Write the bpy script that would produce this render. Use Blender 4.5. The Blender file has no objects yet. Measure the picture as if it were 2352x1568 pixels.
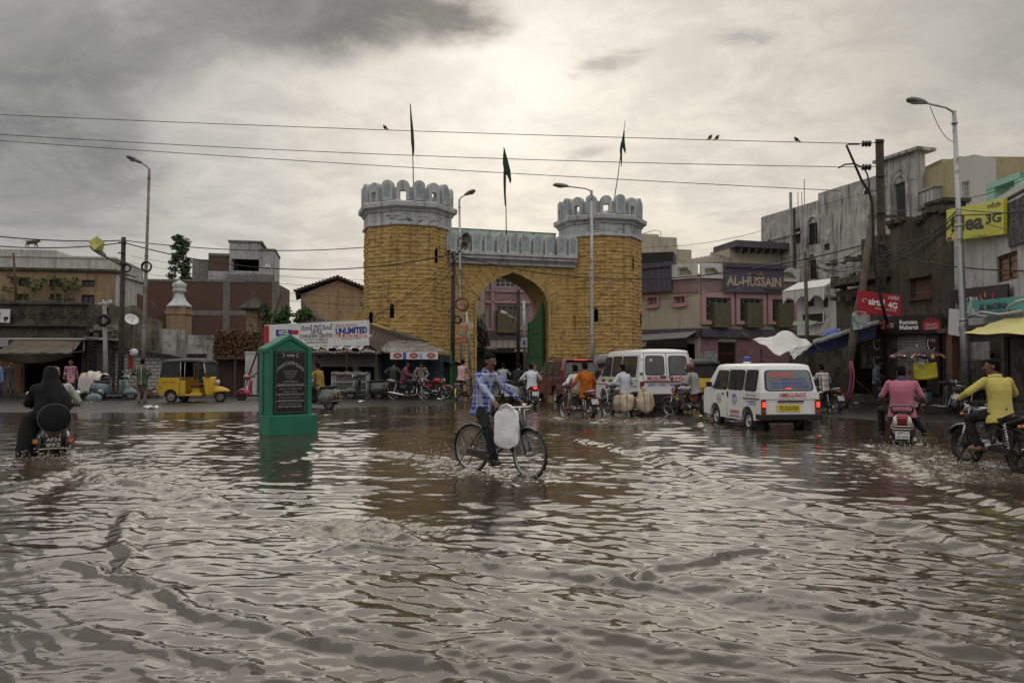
import bpy, math, random
import numpy as np
from mathutils import Vector as V, Matrix
R = math.radians
random.seed(7)
S = bpy.context.scene
COL = S.collection
# ------------------------------------------------------------------ camera
PITCH = R(1.69); F = 28/36*2352; CH = 1.5
cam = bpy.data.objects.new('camera', bpy.data.cameras.new('camera'))
COL.objects.link(cam); S.camera = cam
cam.location = (0, 0, CH); cam.rotation_euler = (math.pi/2+PITCH, 0, 0)
cam.data.lens = 28; cam.data.sensor_width = 36; cam.data.clip_start = .05; cam.data.clip_end = 3000

def ray(x, y):
    a = (x-1176)/F; b = (784-y)/F
    return V((a, math.cos(PITCH)-b*math.sin(PITCH), math.sin(PITCH)+b*math.cos(PITCH)))
def at(x, y, Y):          # point seen at photo position x, y standing Y metres away
    d = ray(x, y); d = d*(Y/d.y); return V((d.x, d.y, d.z+CH))
def gnd(x, y, z=0.):      # point of a level surface seen at photo position x, y
    d = ray(x, y); d = d*((z-CH)/d.z); return V((d.x, d.y, z))
# ------------------------------------------------------------------ sky, sun, exposure
class NT:
    def __init__(s, t): s.t = t; s.l = t.links
    def n(s, typ, **k):
        o = s.t.nodes.new(typ)
        for a, b in k.items(): setattr(o, a, b)
        return o
    def put(s, inp, v):
        if isinstance(v, bpy.types.NodeSocket): s.l.new(v, inp)
        elif v is not None:
            if hasattr(inp.default_value, '__len__') and not hasattr(v, '__len__'): v = [v]*len(inp.default_value)
            if hasattr(v, '__len__') and len(v) == 3 and len(inp.default_value) == 4: v = (*v, 1)
            inp.default_value = v
    def m(s, op, a, b=None, c=None, clamp=False):
        o = s.n('ShaderNodeMath', operation=op, use_clamp=clamp)
        for i, v in enumerate((a, b, c)):
            if v is not None: s.put(o.inputs[i], v)
        return o.outputs[0]
    def vm(s, op, a, b=None):
        o = s.n('ShaderNodeVectorMath', operation=op)
        s.put(o.inputs[0], a)
        if b is not None: s.put(o.inputs[1], b)
        return o.outputs['Value' if op in ('DOT_PRODUCT', 'LENGTH') else 'Vector']
    def mix(s, f, a, b, blend='MIX'):
        o = s.n('ShaderNodeMix', data_type='RGBA', blend_type=blend)
        s.put(o.inputs[0], f); s.put(o.inputs[6], a); s.put(o.inputs[7], b)
        return o.outputs[2]
    def noise(s, vec, sc, det=5, rough=.55, dist=0.):
        o = s.n('ShaderNodeTexNoise')
        if vec is not None: s.l.new(vec, o.inputs['Vector'])
        for k, v in (('Scale', sc), ('Detail', det), ('Roughness', rough), ('Distortion', dist)): o.inputs[k].default_value = v
        return o.outputs[0]
    def ss(s, v, lo, hi):
        o = s.n('ShaderNodeMapRange', interpolation_type='SMOOTHSTEP')
        s.put(o.inputs[0], v); o.inputs[1].default_value = lo; o.inputs[2].default_value = hi
        return o.outputs[0]
    def scale(s, vec, sc):
        o = s.n('ShaderNodeMapping'); s.l.new(vec, o.inputs[0]); o.inputs['Scale'].default_value = sc
        return o.outputs[0]

SUN = ray(1160, 215).normalized()
SUN_EL = math.asin(SUN.z); SUN_AZ = math.atan2(SUN.x, SUN.y)
w = bpy.data.worlds.new('World'); S.world = w; w.use_nodes = True
T = NT(w.node_tree); w.node_tree.nodes.clear()
sky = T.n('ShaderNodeTexSky', sky_type='NISHITA', sun_disc=False, sun_elevation=SUN_EL, sun_rotation=SUN_AZ)
D = T.vm('NORMALIZE', T.n('ShaderNodeTexCoord').outputs['Generated'])
sp = T.n('ShaderNodeSeparateXYZ'); T.l.new(D, sp.inputs[0])
dx, dy, dz = sp.outputs
zz = T.m('ADD', T.m('MAXIMUM', dz, 0.), .16)
cb = T.n('ShaderNodeCombineXYZ'); T.l.new(T.m('DIVIDE', dx, zz), cb.inputs[0]); T.l.new(T.m('DIVIDE', dy, zz), cb.inputs[1])
P = cb.outputs[0]
n1 = T.noise(P, 1.5, 9, .60, .5)
n2 = T.noise(P, 4.2, 8, .66, .4)
n3 = T.noise(P, .5, 3, .5)
def blob(x, y, k):        # soft cloud bank in one direction of the sky
    return T.m('POWER', T.m('MAXIMUM', T.vm('DOT_PRODUCT', D, tuple(ray(x, y).normalized())), 0.), k)
dens = T.m('ADD', T.m('ADD', T.m('MULTIPLY', n1, .72), T.m('MULTIPLY', n2, .55)), -.10)
for x, y, k, s_ in ((60, 60, 16, .20), (-200, 330, 40, .10), (150, 330, 150, .13), (640, -10, 260, .34), (800, 20, 300, .34), (960, 30, 300, .36), (1110, 30, 420, .34), (1200, 50, 900, .20), (420, 90, 260, .12),
                    (1160, 250, 40, -.30), (560, 210, 160, -.10), (700, 380, 60, -.10), (1650, 480, 14, -.2), (2352, 60, 30, .10)):
    dens = T.m('ADD', dens, T.m('MULTIPLY', blob(x, y, k), s_))
dark = T.ss(dens, .63, .92)
light = T.mix(T.ss(dx, -.45, .2), (.50, .495, .485), (.65, .61, .55))
light = T.mix(T.ss(n3, .35, .65), light, T.vm('MULTIPLY', light, (1.12, 1.12, 1.12)))
light = T.mix(T.ss(n2, .40, .62), T.vm('MULTIPLY', light, (.90, .90, .91)), light)
light = T.mix(T.m('MULTIPLY', T.ss(dx, .2, .6), T.ss(dz, .12, .34)), light, (.36, .35, .335))
glow = T.m('MULTIPLY', blob(1165, 200, 22), .54)
light = T.mix(glow, light, (.93, .88, .81)); light = T.mix(T.m('MULTIPLY', blob(1168, 190, 170), .65), light, (.98, .95, .90))
light = T.mix(T.m('MULTIPLY', T.ss(dz, .20, .0), T.m('MULTIPLY', T.ss(dx, -.25, .2), .75)), light, (.80, .715, .60))
c = T.mix(dark, light, T.mix(T.ss(dx, -.4, .1), T.mix(T.ss(n2, .35, .65), (.19, .193, .20), (.27, .272, .275)), (.135, .13, .125)))
c = T.vm('MULTIPLY', c, T.mix(T.ss(T.m('ADD', T.m('MULTIPLY', n2, .6), T.m('MULTIPLY', n1, .4)), .38, .60), (.90, .88, .84), (1.06, 1.035, .98)))
# small torn grey clouds right of the glow
wq = T.noise(T.scale(P, (1, 1.6, 1)), 11, 8, .7, .6)
az, el = T.m('DIVIDE', dx, dy), T.m('DIVIDE', dz, dy)
for x, y, ang, la, lb in ((1400, 146, 16, .050, .013), (1715, 92, -2, .040, .014), (1350, 350, 10, .03, .008)):
    q = ray(x, y); u0 = T.m('SUBTRACT', az, q.x/q.y); v0 = T.m('SUBTRACT', el, q.z/q.y); ca, sa = math.cos(R(ang)), math.sin(R(ang))
    u = T.m('ADD', T.m('MULTIPLY', u0, ca/la), T.m('MULTIPLY', v0, sa/la)); v = T.m('ADD', T.m('MULTIPLY', u0, -sa/lb), T.m('MULTIPLY', v0, ca/lb))
    g_ = T.m('POWER', 2.718, T.m('MULTIPLY', T.m('ADD', T.m('MULTIPLY', u, u), T.m('MULTIPLY', v, v)), -.5))
    c = T.mix(T.m('MULTIPLY', T.ss(T.m('MULTIPLY', g_, T.m('ADD', T.m('MULTIPLY', wq, 1.7), -.12)), .25, .85), T.m('MULTIPLY', T.ss(dy, .1, .3), .62)), c, (.30, .29, .275))
up_ = T.vm('MULTIPLY', T.mix(n1, (.86, .86, .88), (1.15, 1.13, 1.1)), (1.08, 1.06, 1.03))     # brighter overhead and behind the viewer
c = T.mix(T.m('MAXIMUM', T.ss(dz, .46, .80), T.m('MULTIPLY', T.ss(dy, .2, -.5), T.ss(dz, .12, .6))), T.mix(T.ss(dy, .2, -.4), c, (.40, .395, .385)), up_)   # the brighter half of the sky behind the viewer
c = T.mix(.04, T.vm('MULTIPLY', c, (10, 10, 10)), sky.outputs[0])
bg = T.n('ShaderNodeBackground'); T.l.new(c, bg.inputs[0]); bg.inputs[1].default_value = .1
T.l.new(bg.outputs[0], T.n('ShaderNodeOutputWorld').inputs[0])
sun = bpy.data.objects.new('sun', bpy.data.lights.new('sun', 'SUN')); COL.objects.link(sun)
sun.data.energy = .6; sun.data.angle = R(60); sun.data.color = (1, .92, .8)
sun.rotation_euler = SUN.to_track_quat('Z', 'Y').to_euler()
vs = S.view_settings; vs.view_transform = 'Standard'; vs.look = 'None'; vs.exposure = .06; vs.gamma = 1; vs.use_curve_mapping = False
# ------------------------------------------------------------------ materials
_M = {}
def M(key, c=(.5, .5, .5), r=.7, c2=None, sc=4, dirt=None, dsc=1.2, dlo=.52, dhi=.66, streak=None, bump=0, bsc=30, metal=0, emit=0, coat=0, pat=None, spec=.4):
    if key in _M: return _M[key]
    m = bpy.data.materials.new(key); m.use_nodes = True; t = NT(m.node_tree)
    p = m.node_tree.nodes['Principled BSDF']
    O = t.n('ShaderNodeTexCoord').outputs['Object']
    col = c
    if pat: col = pat(t, O, c)
    if c2: col = t.mix(t.ss(t.noise(O, sc, 6, .6), .36, .64), col, c2)
    if streak: col = t.mix(t.m('MULTIPLY', t.ss(t.noise(t.scale(O, (2.6, 2.6, .22)), 1.6, 5, .65), .47, .72), streak[1]), col, streak[0])
    if dirt: col = t.mix(t.ss(t.noise(O, dsc, 8, .68), dlo, dhi), col, dirt)
    t.put(p.inputs['Base Color'], col)
    p.inputs['Metallic'].default_value = metal; p.inputs['Specular IOR Level'].default_value = spec
    if coat: p.inputs['Coat Weight'].default_value = coat; p.inputs['Coat Roughness'].default_value = .08
    t.put(p.inputs['Roughness'], t.m('ADD', t.m('MULTIPLY', t.noise(O, 7, 4), .22), r-.11, clamp=True))
    if emit: t.put(p.inputs['Emission Color'], c); p.inputs['Emission Strength'].default_value = emit
    if bump:
        b = t.n('ShaderNodeBump'); b.inputs['Strength'].default_value = bump; b.inputs['Distance'].default_value = .02
        t.l.new(t.noise(O, bsc, 6, .6), b.inputs['Height']); t.l.new(b.outputs[0], p.inputs['Normal'])
    _M[key] = m; return m
def xz(t, O):             # (x+y, z) of a wall
    s_ = t.n('ShaderNodeSeparateXYZ'); t.l.new(O, s_.inputs[0])
    c_ = t.n('ShaderNodeCombineXYZ'); t.l.new(t.m('ADD', s_.outputs[0], s_.outputs[1]), c_.inputs[0]); t.l.new(s_.outputs[2], c_.inputs[1])
    return c_.outputs[0]
def bricks(c2, mortar, w=.24, h=.085, ms=.012):
    def f(t, O, c):
        b = t.n('ShaderNodeTexBrick'); t.l.new(xz(t, O), b.inputs['Vector'])
        for k, v in (('Color1', c), ('Color2', c2), ('Mortar', mortar)): t.put(b.inputs[k], v)
        b.inputs['Scale'].default_value = 1; b.inputs['Mortar Size'].default_value = ms; b.inputs['Brick Width'].default_value = w; b.inputs['Row Height'].default_value = h
        return b.outputs[0]
    return f
def bands(axis, period, lo, hi, c2, soft=.06, off=0., warp=0):   # woven or printed stripes
    def f(t, O, c):
        s_ = t.n('ShaderNodeSeparateXYZ'); t.l.new(O, s_.inputs[0])
        v = s_.outputs[axis] if axis < 3 else t.m('ADD', s_.outputs[0], t.m('MULTIPLY', s_.outputs[1], 1.))
        if warp: v = t.m('ADD', v, t.m('MULTIPLY', t.noise(O, 5, 3), warp))
        q = t.m('FRACT', t.m('ADD', t.m('DIVIDE', v, period), off+40))
        k = t.m('MULTIPLY', t.ss(q, lo-soft, lo+soft), t.ss(q, hi+soft, hi-soft))
        return t.mix(k, c(t, O) if callable(c) else c, c2)
    return f
def chain(*fs):
    def f(t, O, c):
        for g in fs: c = g(t, O, c)
        return c
    return f
def ribs(axis, period, depth=1.):   # corrugation as a bump, used with M2
    def f(m):
        t = NT(m.node_tree); p = m.node_tree.nodes['Principled BSDF']
        O = t.n('ShaderNodeTexCoord').outputs['Object']; s_ = t.n('ShaderNodeSeparateXYZ'); t.l.new(O, s_.inputs[0])
        b = t.n('ShaderNodeBump'); b.inputs['Strength'].default_value = depth; b.inputs['Distance'].default_value = .03
        t.l.new(t.m('SINE', t.m('MULTIPLY', s_.outputs[axis], 6.283/period)), b.inputs['Height']); t.l.new(b.outputs[0], p.inputs['Normal'])
        return m
    return f
# ------------------------------------------------------------------ mesh builder
X3, Y3, Z3 = V((1, 0, 0)), V((0, 1, 0)), V((0, 0, 1))
def basis(d):
    d = d.normalized(); a = Z3 if abs(d.z) < .9 else X3
    u = a.cross(d).normalized(); return u, d.cross(u)
class MB:
    def __init__(s): s.v = []; s.f = []; s.sm = []
    def add(s, vs, fs, smooth=False):
        o = len(s.v); s.v += [tuple(q) for q in vs]; s.f += [tuple(i+o for i in f) for f in fs]; s.sm += [smooth]*len(fs); return s
    def box(s, c, d, rz=0, R3=None):
        m = R3 if R3 is not None else Matrix.Rotation(R(rz), 3, 'Z'); c = V(c)
        vs = [c+m@V((x*d[0]/2, y*d[1]/2, z*d[2]/2)) for x in (-1, 1) for y in (-1, 1) for z in (-1, 1)]
        return s.add(vs, [(0, 1, 3, 2), (4, 6, 7, 5), (0, 4, 5, 1), (2, 3, 7, 6), (0, 2, 6, 4), (1, 5, 7, 3)])
    def bar(s, a, b, w, h=None, up=Z3):       # rectangular bar from a to b
        a, b = V(a), V(b); d = (b-a).normalized(); h = h or w
        if abs(d.dot(up)) > .95: up = X3
        u = d.cross(up).normalized(); q = u.cross(d)
        vs = [p+u*(i*w/2)+q*(j*h/2) for p in (a, b) for i, j in ((-1, -1), (1, -1), (1, 1), (-1, 1))]
        return s.add(vs, [(3, 2, 1, 0), (4, 5, 6, 7)]+[(i, (i+1) % 4, (i+1) % 4+4, i+4) for i in range(4)])
    def loft(s, rings, caps=True, smooth=True, closed=False):
        n = len(rings[0]); o = []; fs = []
        for r in rings: o += [V(q) for q in r]
        k = len(rings)
        for i in range(k if closed else k-1):
            a = i*n; b = ((i+1) % k)*n
            fs += [(a+j, a+(j+1) % n, b+(j+1) % n, b+j) for j in range(n)]
        if caps and not closed: fs += [tuple(range(n-1, -1, -1)), tuple(range((k-1)*n, k*n))]
        return s.add(o, fs, smooth)
    def tube(s, path, r, n=8, closed=False):
        path = [V(p) for p in path]; rs = r if hasattr(r, '__len__') else [r]*len(path); rings = []; u = None; k = len(path)
        for i, p in enumerate(path):
            d = (path[(i+1) % k]-path[i-1]) if closed else path[min(i+1, k-1)]-path[max(i-1, 0)]
            d = d.normalized()
            if u is None: u, _ = basis(d)
            u = (u-d*u.dot(d)).normalized(); q = d.cross(u)
            rings.append([p+(u*math.cos(6.2832*j/n)+q*math.sin(6.2832*j/n))*rs[i] for j in range(n)])
        return s.loft(rings, True, True, closed)
    def cyl(s, a, b, r0, r1=None, n=12): return s.tube([a, b], [r0, r0 if r1 is None else r1], n)
    def cap(s, a, b, r0, r1=None, n=10):      # round-ended tapered limb
        a, b = V(a), V(b); r1 = r0 if r1 is None else r1; d = b-a
        d = d.normalized() if d.length > 1e-6 else Z3
        u, q = basis(d); rings = []
        for p, r, t0, t1 in ((a, r0, -85, 0), (b, r1, 0, 85)):
            for k in range(4):
                t = R(t0+(t1-t0)*k/3)
                rings.append([p+d*(r*math.sin(t))+(u*math.cos(6.2832*j/n)+q*math.sin(6.2832*j/n))*(r*math.cos(t)) for j in range(n)])
        return s.loft(rings)
    def ell(s, c, r, B=None, n=14, k=9, tk=0):
        c = V(c); r = (r, r, r) if not hasattr(r, '__len__') else r
        B = B or (X3, Y3, Z3); rings = []
        for i in range(k+1):
            t = -math.pi/2+math.pi*(.015+.97*i/k)
            rings.append([c+B[0]*(r[0]*math.cos(t)*math.cos(6.2832*j/n))+B[1]*(r[1]*math.cos(t)*math.sin(6.2832*j/n))+B[2]*(r[2]*math.sin(t)) for j in range(n)])
        return s.loft(rings)
    def lathe(s, c, ax, prof, n=24, closed=False):   # prof: (radius, along axis)
        c, ax = V(c), V(ax).normalized(); u, q = basis(ax)
        rings = [[c+ax*h+(u*math.cos(6.2832*j/n)+q*math.sin(6.2832*j/n))*max(r, 1e-4) for j in range(n)] for r, h in prof]
        return s.loft(rings, not closed, True, closed)
    def torus(s, c, ax, Rr, r, n=32, k=8, sq=1.):
        return s.lathe(c, ax, [(Rr+r*math.cos(6.2832*j/k), r*sq*math.sin(6.2832*j/k)) for j in range(k)], n, True)
    def prism(s, poly, e):                    # planar outline pushed along e
        n = len(poly); a = [V(p) for p in poly]; e = V(e)
        return s.add(a+[p+e for p in a], [tuple(range(n-1, -1, -1)), tuple(range(n, 2*n))]+[(i, (i+1) % n, (i+1) % n+n, i+n) for i in range(n)])
    def quad(s, *q): return s.add(q, [tuple(range(len(q)))])
    def sheet(s, f, nu, nv, smooth=True):     # f(u,v) -> point
        vs = [f(i/nu, j/nv) for j in range(nv+1) for i in range(nu+1)]
        return s.add(vs, [(j*(nu+1)+i, j*(nu+1)+i+1, (j+1)*(nu+1)+i+1, (j+1)*(nu+1)+i) for j in range(nv) for i in range(nu)], smooth)
    def panel(s, q, th=.006, rd=.05, n=4):    # thin rounded plate on four corners (counter-clockwise seen from outside)
        q = [V(p) for p in q]; nr = (q[1]-q[0]).cross(q[3]-q[0]).normalized(); o = []
        for i in range(4):
            p, a, b = q[i], (q[i-1]-q[i]), (q[(i+1) % 4]-q[i]); ra = min(rd, a.length*.45, b.length*.45); a = a.normalized()*ra; b = b.normalized()*ra
            for k in range(n+1):
                t = k/n; o.append(p+a*(1-t)**2+b*t**2)
        return s.prism(o, nr*th)
    def build(s, name, mat, parent=None, bevel=0, seg=2, remesh=0, smooth=0, solid=0, sub=0):
        me = bpy.data.meshes.new(name); me.from_pydata(s.v, [], s.f)
        me.polygons.foreach_set('use_smooth', s.sm)
        if remesh == 0:
            import bmesh
            b = bmesh.new(); b.from_mesh(me); bmesh.ops.recalc_face_normals(b, faces=b.faces[:]) if len(s.f) < 60000 else None; b.to_mesh(me); b.free()
        me.materials.append(mat)
        o = bpy.data.objects.new(name, me); COL.objects.link(o); o.parent = parent
        if solid: q = o.modifiers.new('solid', 'SOLIDIFY'); q.thickness = solid; q.offset = 0
        if bevel: q = o.modifiers.new('bevel', 'BEVEL'); q.width = bevel; q.segments = seg; q.limit_method = 'ANGLE'; q.angle_limit = R(40); q.harden_normals = False
        if sub: q = o.modifiers.new('sub', 'SUBSURF'); q.levels = sub; q.render_levels = sub
        if remesh:
            q = o.modifiers.new('join', 'REMESH'); q.mode = 'VOXEL'; q.voxel_size = remesh; q.use_smooth_shade = True
            q = o.modifiers.new('smooth', 'SMOOTH'); q.iterations = smooth or 3; q.factor = .5
        return o
def tag(o, label=None, cat=None, group=None, kind=None):
    for k, v in (('label', label), ('category', cat), ('group', group), ('kind', kind)):
        if v: o[k] = v
    return o
def thing(name, label, cat, loc=(0, 0, 0), rz=0, group=None):
    o = bpy.data.objects.new(name, None); COL.objects.link(o); o.location = loc; o.rotation_euler = (0, 0, R(rz)); o.empty_display_size = .2
    return tag(o, label, cat, group)
def dup(root, loc, rz, label, group=None):
    r = root.copy(); COL.objects.link(r); r.location = loc; r.rotation_euler = (0, 0, R(rz)); r['label'] = label
    if group: r['group'] = group
    for ch in root.children:
        c = ch.copy(); COL.objects.link(c); c.parent = r
        for g in ch.children:
            d = g.copy(); COL.objects.link(d); d.parent = c
    return r
_tc = {}
def text(parent, name, st, mat, c, u, v, wd, ht, bold=.0, th=.004, arc=0, shear=0):
    """lettering: mesh letters fitted in a wd x ht rectangle centred on c, u to the right, v up"""
    key = (st, bold)
    if key not in _tc:
        cu = bpy.data.curves.new('t', 'FONT'); cu.body = st; cu.offset = bold; cu.resolution_u = 2; cu.align_x = 'CENTER'
        o = bpy.data.objects.new('t', cu); me = bpy.data.meshes.new_from_object(o)
        _tc[key] = ([tuple(q.co) for q in me.vertices], [tuple(p.vertices) for p in me.polygons])
        bpy.data.objects.remove(o); bpy.data.meshes.remove(me)
    vs, fs = _tc[key]
    if not vs: return None
    c, u, v = V(c), V(u).normalized(), V(v).normalized(); n = u.cross(v)
    xs = [p[0] for p in vs]; ys = [p[1] for p in vs]; x0, x1, y0, y1 = min(xs), max(xs), min(ys), max(ys)
    mb = MB(); out = []
    for p in vs:
        a = ((p[0]-x0)/(x1-x0+1e-9)-.5)*wd; b = ((p[1]-y0)/(y1-y0+1e-9)-.5)*ht
        a += shear*b
        if arc: b -= arc*(2*a/wd)**2
        out.append(c+u*a+v*b+n*th)
    mb.add(out, fs)
    return mb.build(name, mat, parent)
# ------------------------------------------------------------------ numpy noise
def vnoise(x, y, seed=0):
    xi = np.floor(x).astype(np.int64); yi = np.floor(y).astype(np.int64); fx = x-xi; fy = y-yi
    fx = fx*fx*fx*(fx*(fx*6-15)+10); fy = fy*fy*fy*(fy*(fy*6-15)+10)
    def h(a, b):
        q = (a*374761393+b*668265263+seed*974711) & 0x7fffffff
        q = ((q ^ (q >> 13))*1274126177) & 0x7fffffff
        return ((q ^ (q >> 16)) & 0xffff)/65535.
    return (h(xi, yi)*(1-fx)+h(xi+1, yi)*fx)*(1-fy)+(h(xi, yi+1)*(1-fx)+h(xi+1, yi+1)*fx)*fy
def fbm(x, y, o=4, seed=0, g=.5):
    a, s_, r = 1., 0., 0.
    for i in range(o): r = r+a*vnoise(x*2**i+i*17.3, y*2**i+i*9.1, seed+i); s_ += a; a *= g
    return r/s_
def grid_mesh(name, VX, VY, VZ, mat, keep=None, wrap=False, attr=None, smooth=True, parent=None):
    nj, ni = VX.shape
    co = np.stack([VX, VY, VZ], -1).reshape(-1, 3)
    j, i = np.mgrid[0:nj-1, 0:ni-(0 if wrap else 1)]
    a = j*ni+i; b = j*ni+(i+1) % ni
    q = np.stack([a, b, b+ni, a+ni], -1).reshape(-1, 4)
    if keep is not None: q = q[keep.reshape(-1)]
    me = bpy.data.meshes.new(name)
    me.vertices.add(len(co)); me.vertices.foreach_set('co', co.astype(np.float32).ravel())
    me.loops.add(q.size); me.loops.foreach_set('vertex_index', q.astype(np.int32).ravel())
    me.polygons.add(len(q)); me.polygons.foreach_set('loop_start', np.arange(0, q.size, 4, dtype=np.int32))
    me.polygons.foreach_set('use_smooth', np.full(len(q), smooth))
    me.update(calc_edges=True)
    if attr is not None:
        for k, A in attr.items():
            at_ = me.attributes.new(k, 'FLOAT', 'POINT'); at_.data.foreach_set('value', A.astype(np.float32).ravel())
    me.materials.append(mat)
    o = bpy.data.objects.new(name, me); COL.objects.link(o); o.parent = parent
    return o
glass = M('dusty_glass', (.035, .04, .045), .12, c2=(.06, .065, .065), sc=2)
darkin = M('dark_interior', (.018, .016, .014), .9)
wood = M('weathered_wood', (.11, .065, .04), .75, c2=(.06, .038, .025), sc=6)
rust = M('rusty_steel', (.10, .055, .035), .75, c2=(.05, .035, .03), sc=8)
# ------------------------------------------------------------------ ground and flood water
def shore(x):   # how far the flood reaches
    return np.interp(x, [-40, -11, -8, -5.5, -3, -1.5, 4, 6, 8.5, 10, 12, 14, 20], [25, 25.3, 26, 28.3, 29, 38, 38, 30, 25.5, 21.5, 20, 17, 12])
xs = np.concatenate([np.linspace(-900, -42, 12), np.linspace(-40, 40, 260), np.linspace(42, 900, 12)])
ys = np.concatenate([np.linspace(-900, -8, 10), np.linspace(-6, 70, 260), np.linspace(75, 1600, 14)])
GX, GY = np.meshgrid(xs, ys)
GZ = np.clip((GY-shore(GX))*.028, -.13, .06)+.016*(fbm(GX*.9, GY*.9, 3, 3)-.5)
asph = M('wet_asphalt', (.030, .027, .024), .30, c2=(.017, .016, .015), sc=.9, dirt=(.05, .042, .033), dsc=.8, dlo=.55, dhi=.7, bump=.5, bsc=60)
tag(grid_mesh('ground', GX, GY, GZ, asph), kind='structure')

wm = bpy.data.materials.new('flood_water'); wm.use_nodes = True
t = NT(wm.node_tree); p = wm.node_tree.nodes['Principled BSDF']
fo = t.n('ShaderNodeAttribute', attribute_name='foam').outputs['Fac']
O = t.n('ShaderNodeTexCoord').outputs['Object']
fn = t.noise(t.scale(O, (1, .55, 1)), 13, 9, .72, .6)
fk = t.m('MULTIPLY', t.ss(fo, .12, 1.), t.ss(t.m('ADD', fn, t.m('MULTIPLY', t.noise(t.scale(O, (1, .6, 1)), 34, 5, .7), .6)), .72, .95))
mud = t.mix(t.ss(t.noise(O, .35, 4), .35, .65), (.044, .034, .023), (.060, .046, .031))
t.put(p.inputs['Base Color'], t.mix(t.m('MULTIPLY', fk, .62), mud, (.34, .29, .225)))
t.put(p.inputs['Roughness'], t.m('ADD', t.m('MULTIPLY', fk, .35), .015))
p.inputs['IOR'].default_value = 1.5; p.inputs['Specular IOR Level'].default_value = .5
bp = t.n('ShaderNodeBump'); bp.inputs['Strength'].default_value = .22; bp.inputs['Distance'].default_value = .012
t.l.new(t.m('ADD', t.noise(O, 9, 4, .6, .4), t.m('MULTIPLY', fn, t.m('ADD', t.m('MULTIPLY', fo, 1.2), .12))), bp.inputs['Height'])
t.l.new(bp.outputs[0], p.inputs['Normal'])

yy = 2.2*np.exp(np.linspace(0, math.log(41/2.2), 1000))
aa = np.linspace(-.80, .80, 1150)
A, WY = np.meshgrid(aa, yy); WX = A*(WY+1.2)
rng = np.random.default_rng(11)
wx = WX+.35*(fbm(WX*.9, WY*.9, 3, 21)-.5); wy = WY+.35*(fbm(WX*.9+7, WY*.9, 3, 22)-.5)
H = np.zeros_like(WX)
sm = lambda q: np.clip((q-.30)*2.2, .04, 1.1)
patch = sm(fbm(WX*.34+3, WY*.34, 3, 31)); patch2 = sm(fbm(WX*.6, WY*.6+9, 3, 32))
near = np.clip((9-WY)/6, 0, 1)
for i in range(78):
    lam = math.exp(rng.uniform(math.log(.07), math.log(.85))); th = rng.normal(1.45, .48); ph = rng.uniform(0, 6.28)
    k = 6.2832/lam; q = k*(wx*math.cos(th)+wy*math.sin(th))+ph+3.*(patch if i % 2 else patch2)
    amp = .0026*lam**.84*(.16+1.55*(patch if i % 3 else patch2))*np.clip(lam/(.011*WY)-1, 0, 1)*((1+.55*near) if lam < .26 else (1-.35*near))
    sn = np.sin(q); H += amp*(.55*sn+.45*(1-1.6*np.abs(np.sin(q/2+.4)))) if i % 2 else amp*sn
FO = np.zeros_like(H)
def seg_dist(pts):
    best = np.full(WX.shape, 1e9); side = np.zeros_like(WX)
    for a, b in zip(pts, pts[1:]):
        ax, ay, bx, by = a.x, a.y, b.x, b.y; L2 = (bx-ax)**2+(by-ay)**2
        tt = np.clip(((WX-ax)*(bx-ax)+(WY-ay)*(by-ay))/L2, 0, 1)
        d = np.hypot(WX-ax-tt*(bx-ax), WY-ay-tt*(by-ay)); s_ = (bx-ax)*(WY-ay)-(by-ay)*(WX-ax)
        m_ = d < best; best = np.where(m_, d, best); side = np.where(m_, np.sign(s_), side)
    return best*side
# bow waves and wakes running over the junction: photo points, crest height, width, foam
for pts, hh, wd, ff in (
    ([(0, 1150), (90, 1105), (160, 1080), (260, 1100), (420, 1120), (520, 1160)], .035, .22, .35),
    ([(295, 1178), (290, 1260), (305, 1320), (420, 1388), (560, 1428), (720, 1470), (1000, 1530)], .030, .11, .22),
    ([(770, 1262), (850, 1248), (960, 1262), (1176, 1303), (1416, 1334), (1626, 1356), (1876, 1399), (2100, 1450), (2352, 1520)], .034, .12, .42),
    ([(720, 1215), (800, 1205), (900, 1212), (1000, 1262), (1080, 1272)], .030, .16, .5),
    ([(1340, 1010), (1500, 1050), (1640, 1110), (1800, 1150), (1950, 1190), (2100, 1210), (2352, 1290)], .035, .16, .3),
    ([(1420, 1330), (1530, 1300), (1640, 1282), (1745, 1266)], .028, .08, .05),
    ([(1176, 1430), (1400, 1466), (1650, 1505), (1900, 1550)], .022, .10, .0),
    ([(1176, 1508), (1350, 1545), (1500, 1575)], .022, .09, .0),
    ([(760, 1470), (1000, 1490), (1240, 1560)], .022, .09, .0),
    ([(0, 1480), (200, 1440), (340, 1490), (560, 1530)], .022, .10, .05),
    ([(0, 1320), (150, 1290), (300, 1340)], .020, .10, .05),
    ([(650, 1060), (760, 1035), (900, 1040), (1050, 1065)], .018, .14, .45),
    ([(1160, 1110), (1060, 1065), (1000, 1048), (860, 1040)], .020, .16, .3),
    ([(2060, 1040), (2160, 1110), (2300, 1160), (2420, 1200)], .03, .18, .4)):
    P3 = [gnd(*q) for q in pts]; d = seg_dist(P3)
    d = d+.10*(fbm(WX*2.2, WY*2.2, 3, 41)-.5)*2
    ad = np.abs(d)
    hh *= .85; wd *= .8
    H += hh*np.exp(-(ad/wd)**2)*(.55+.9*patch2)-hh*.35*np.exp(-((ad-2.1*wd)/wd)**2)
    H += hh*.25*np.cos(d/wd*2.1)*np.exp(-(ad/(wd*4))**2)*(1-near*.5)
    FO += ff*np.exp(-(ad/(wd*.9))**2)
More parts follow.
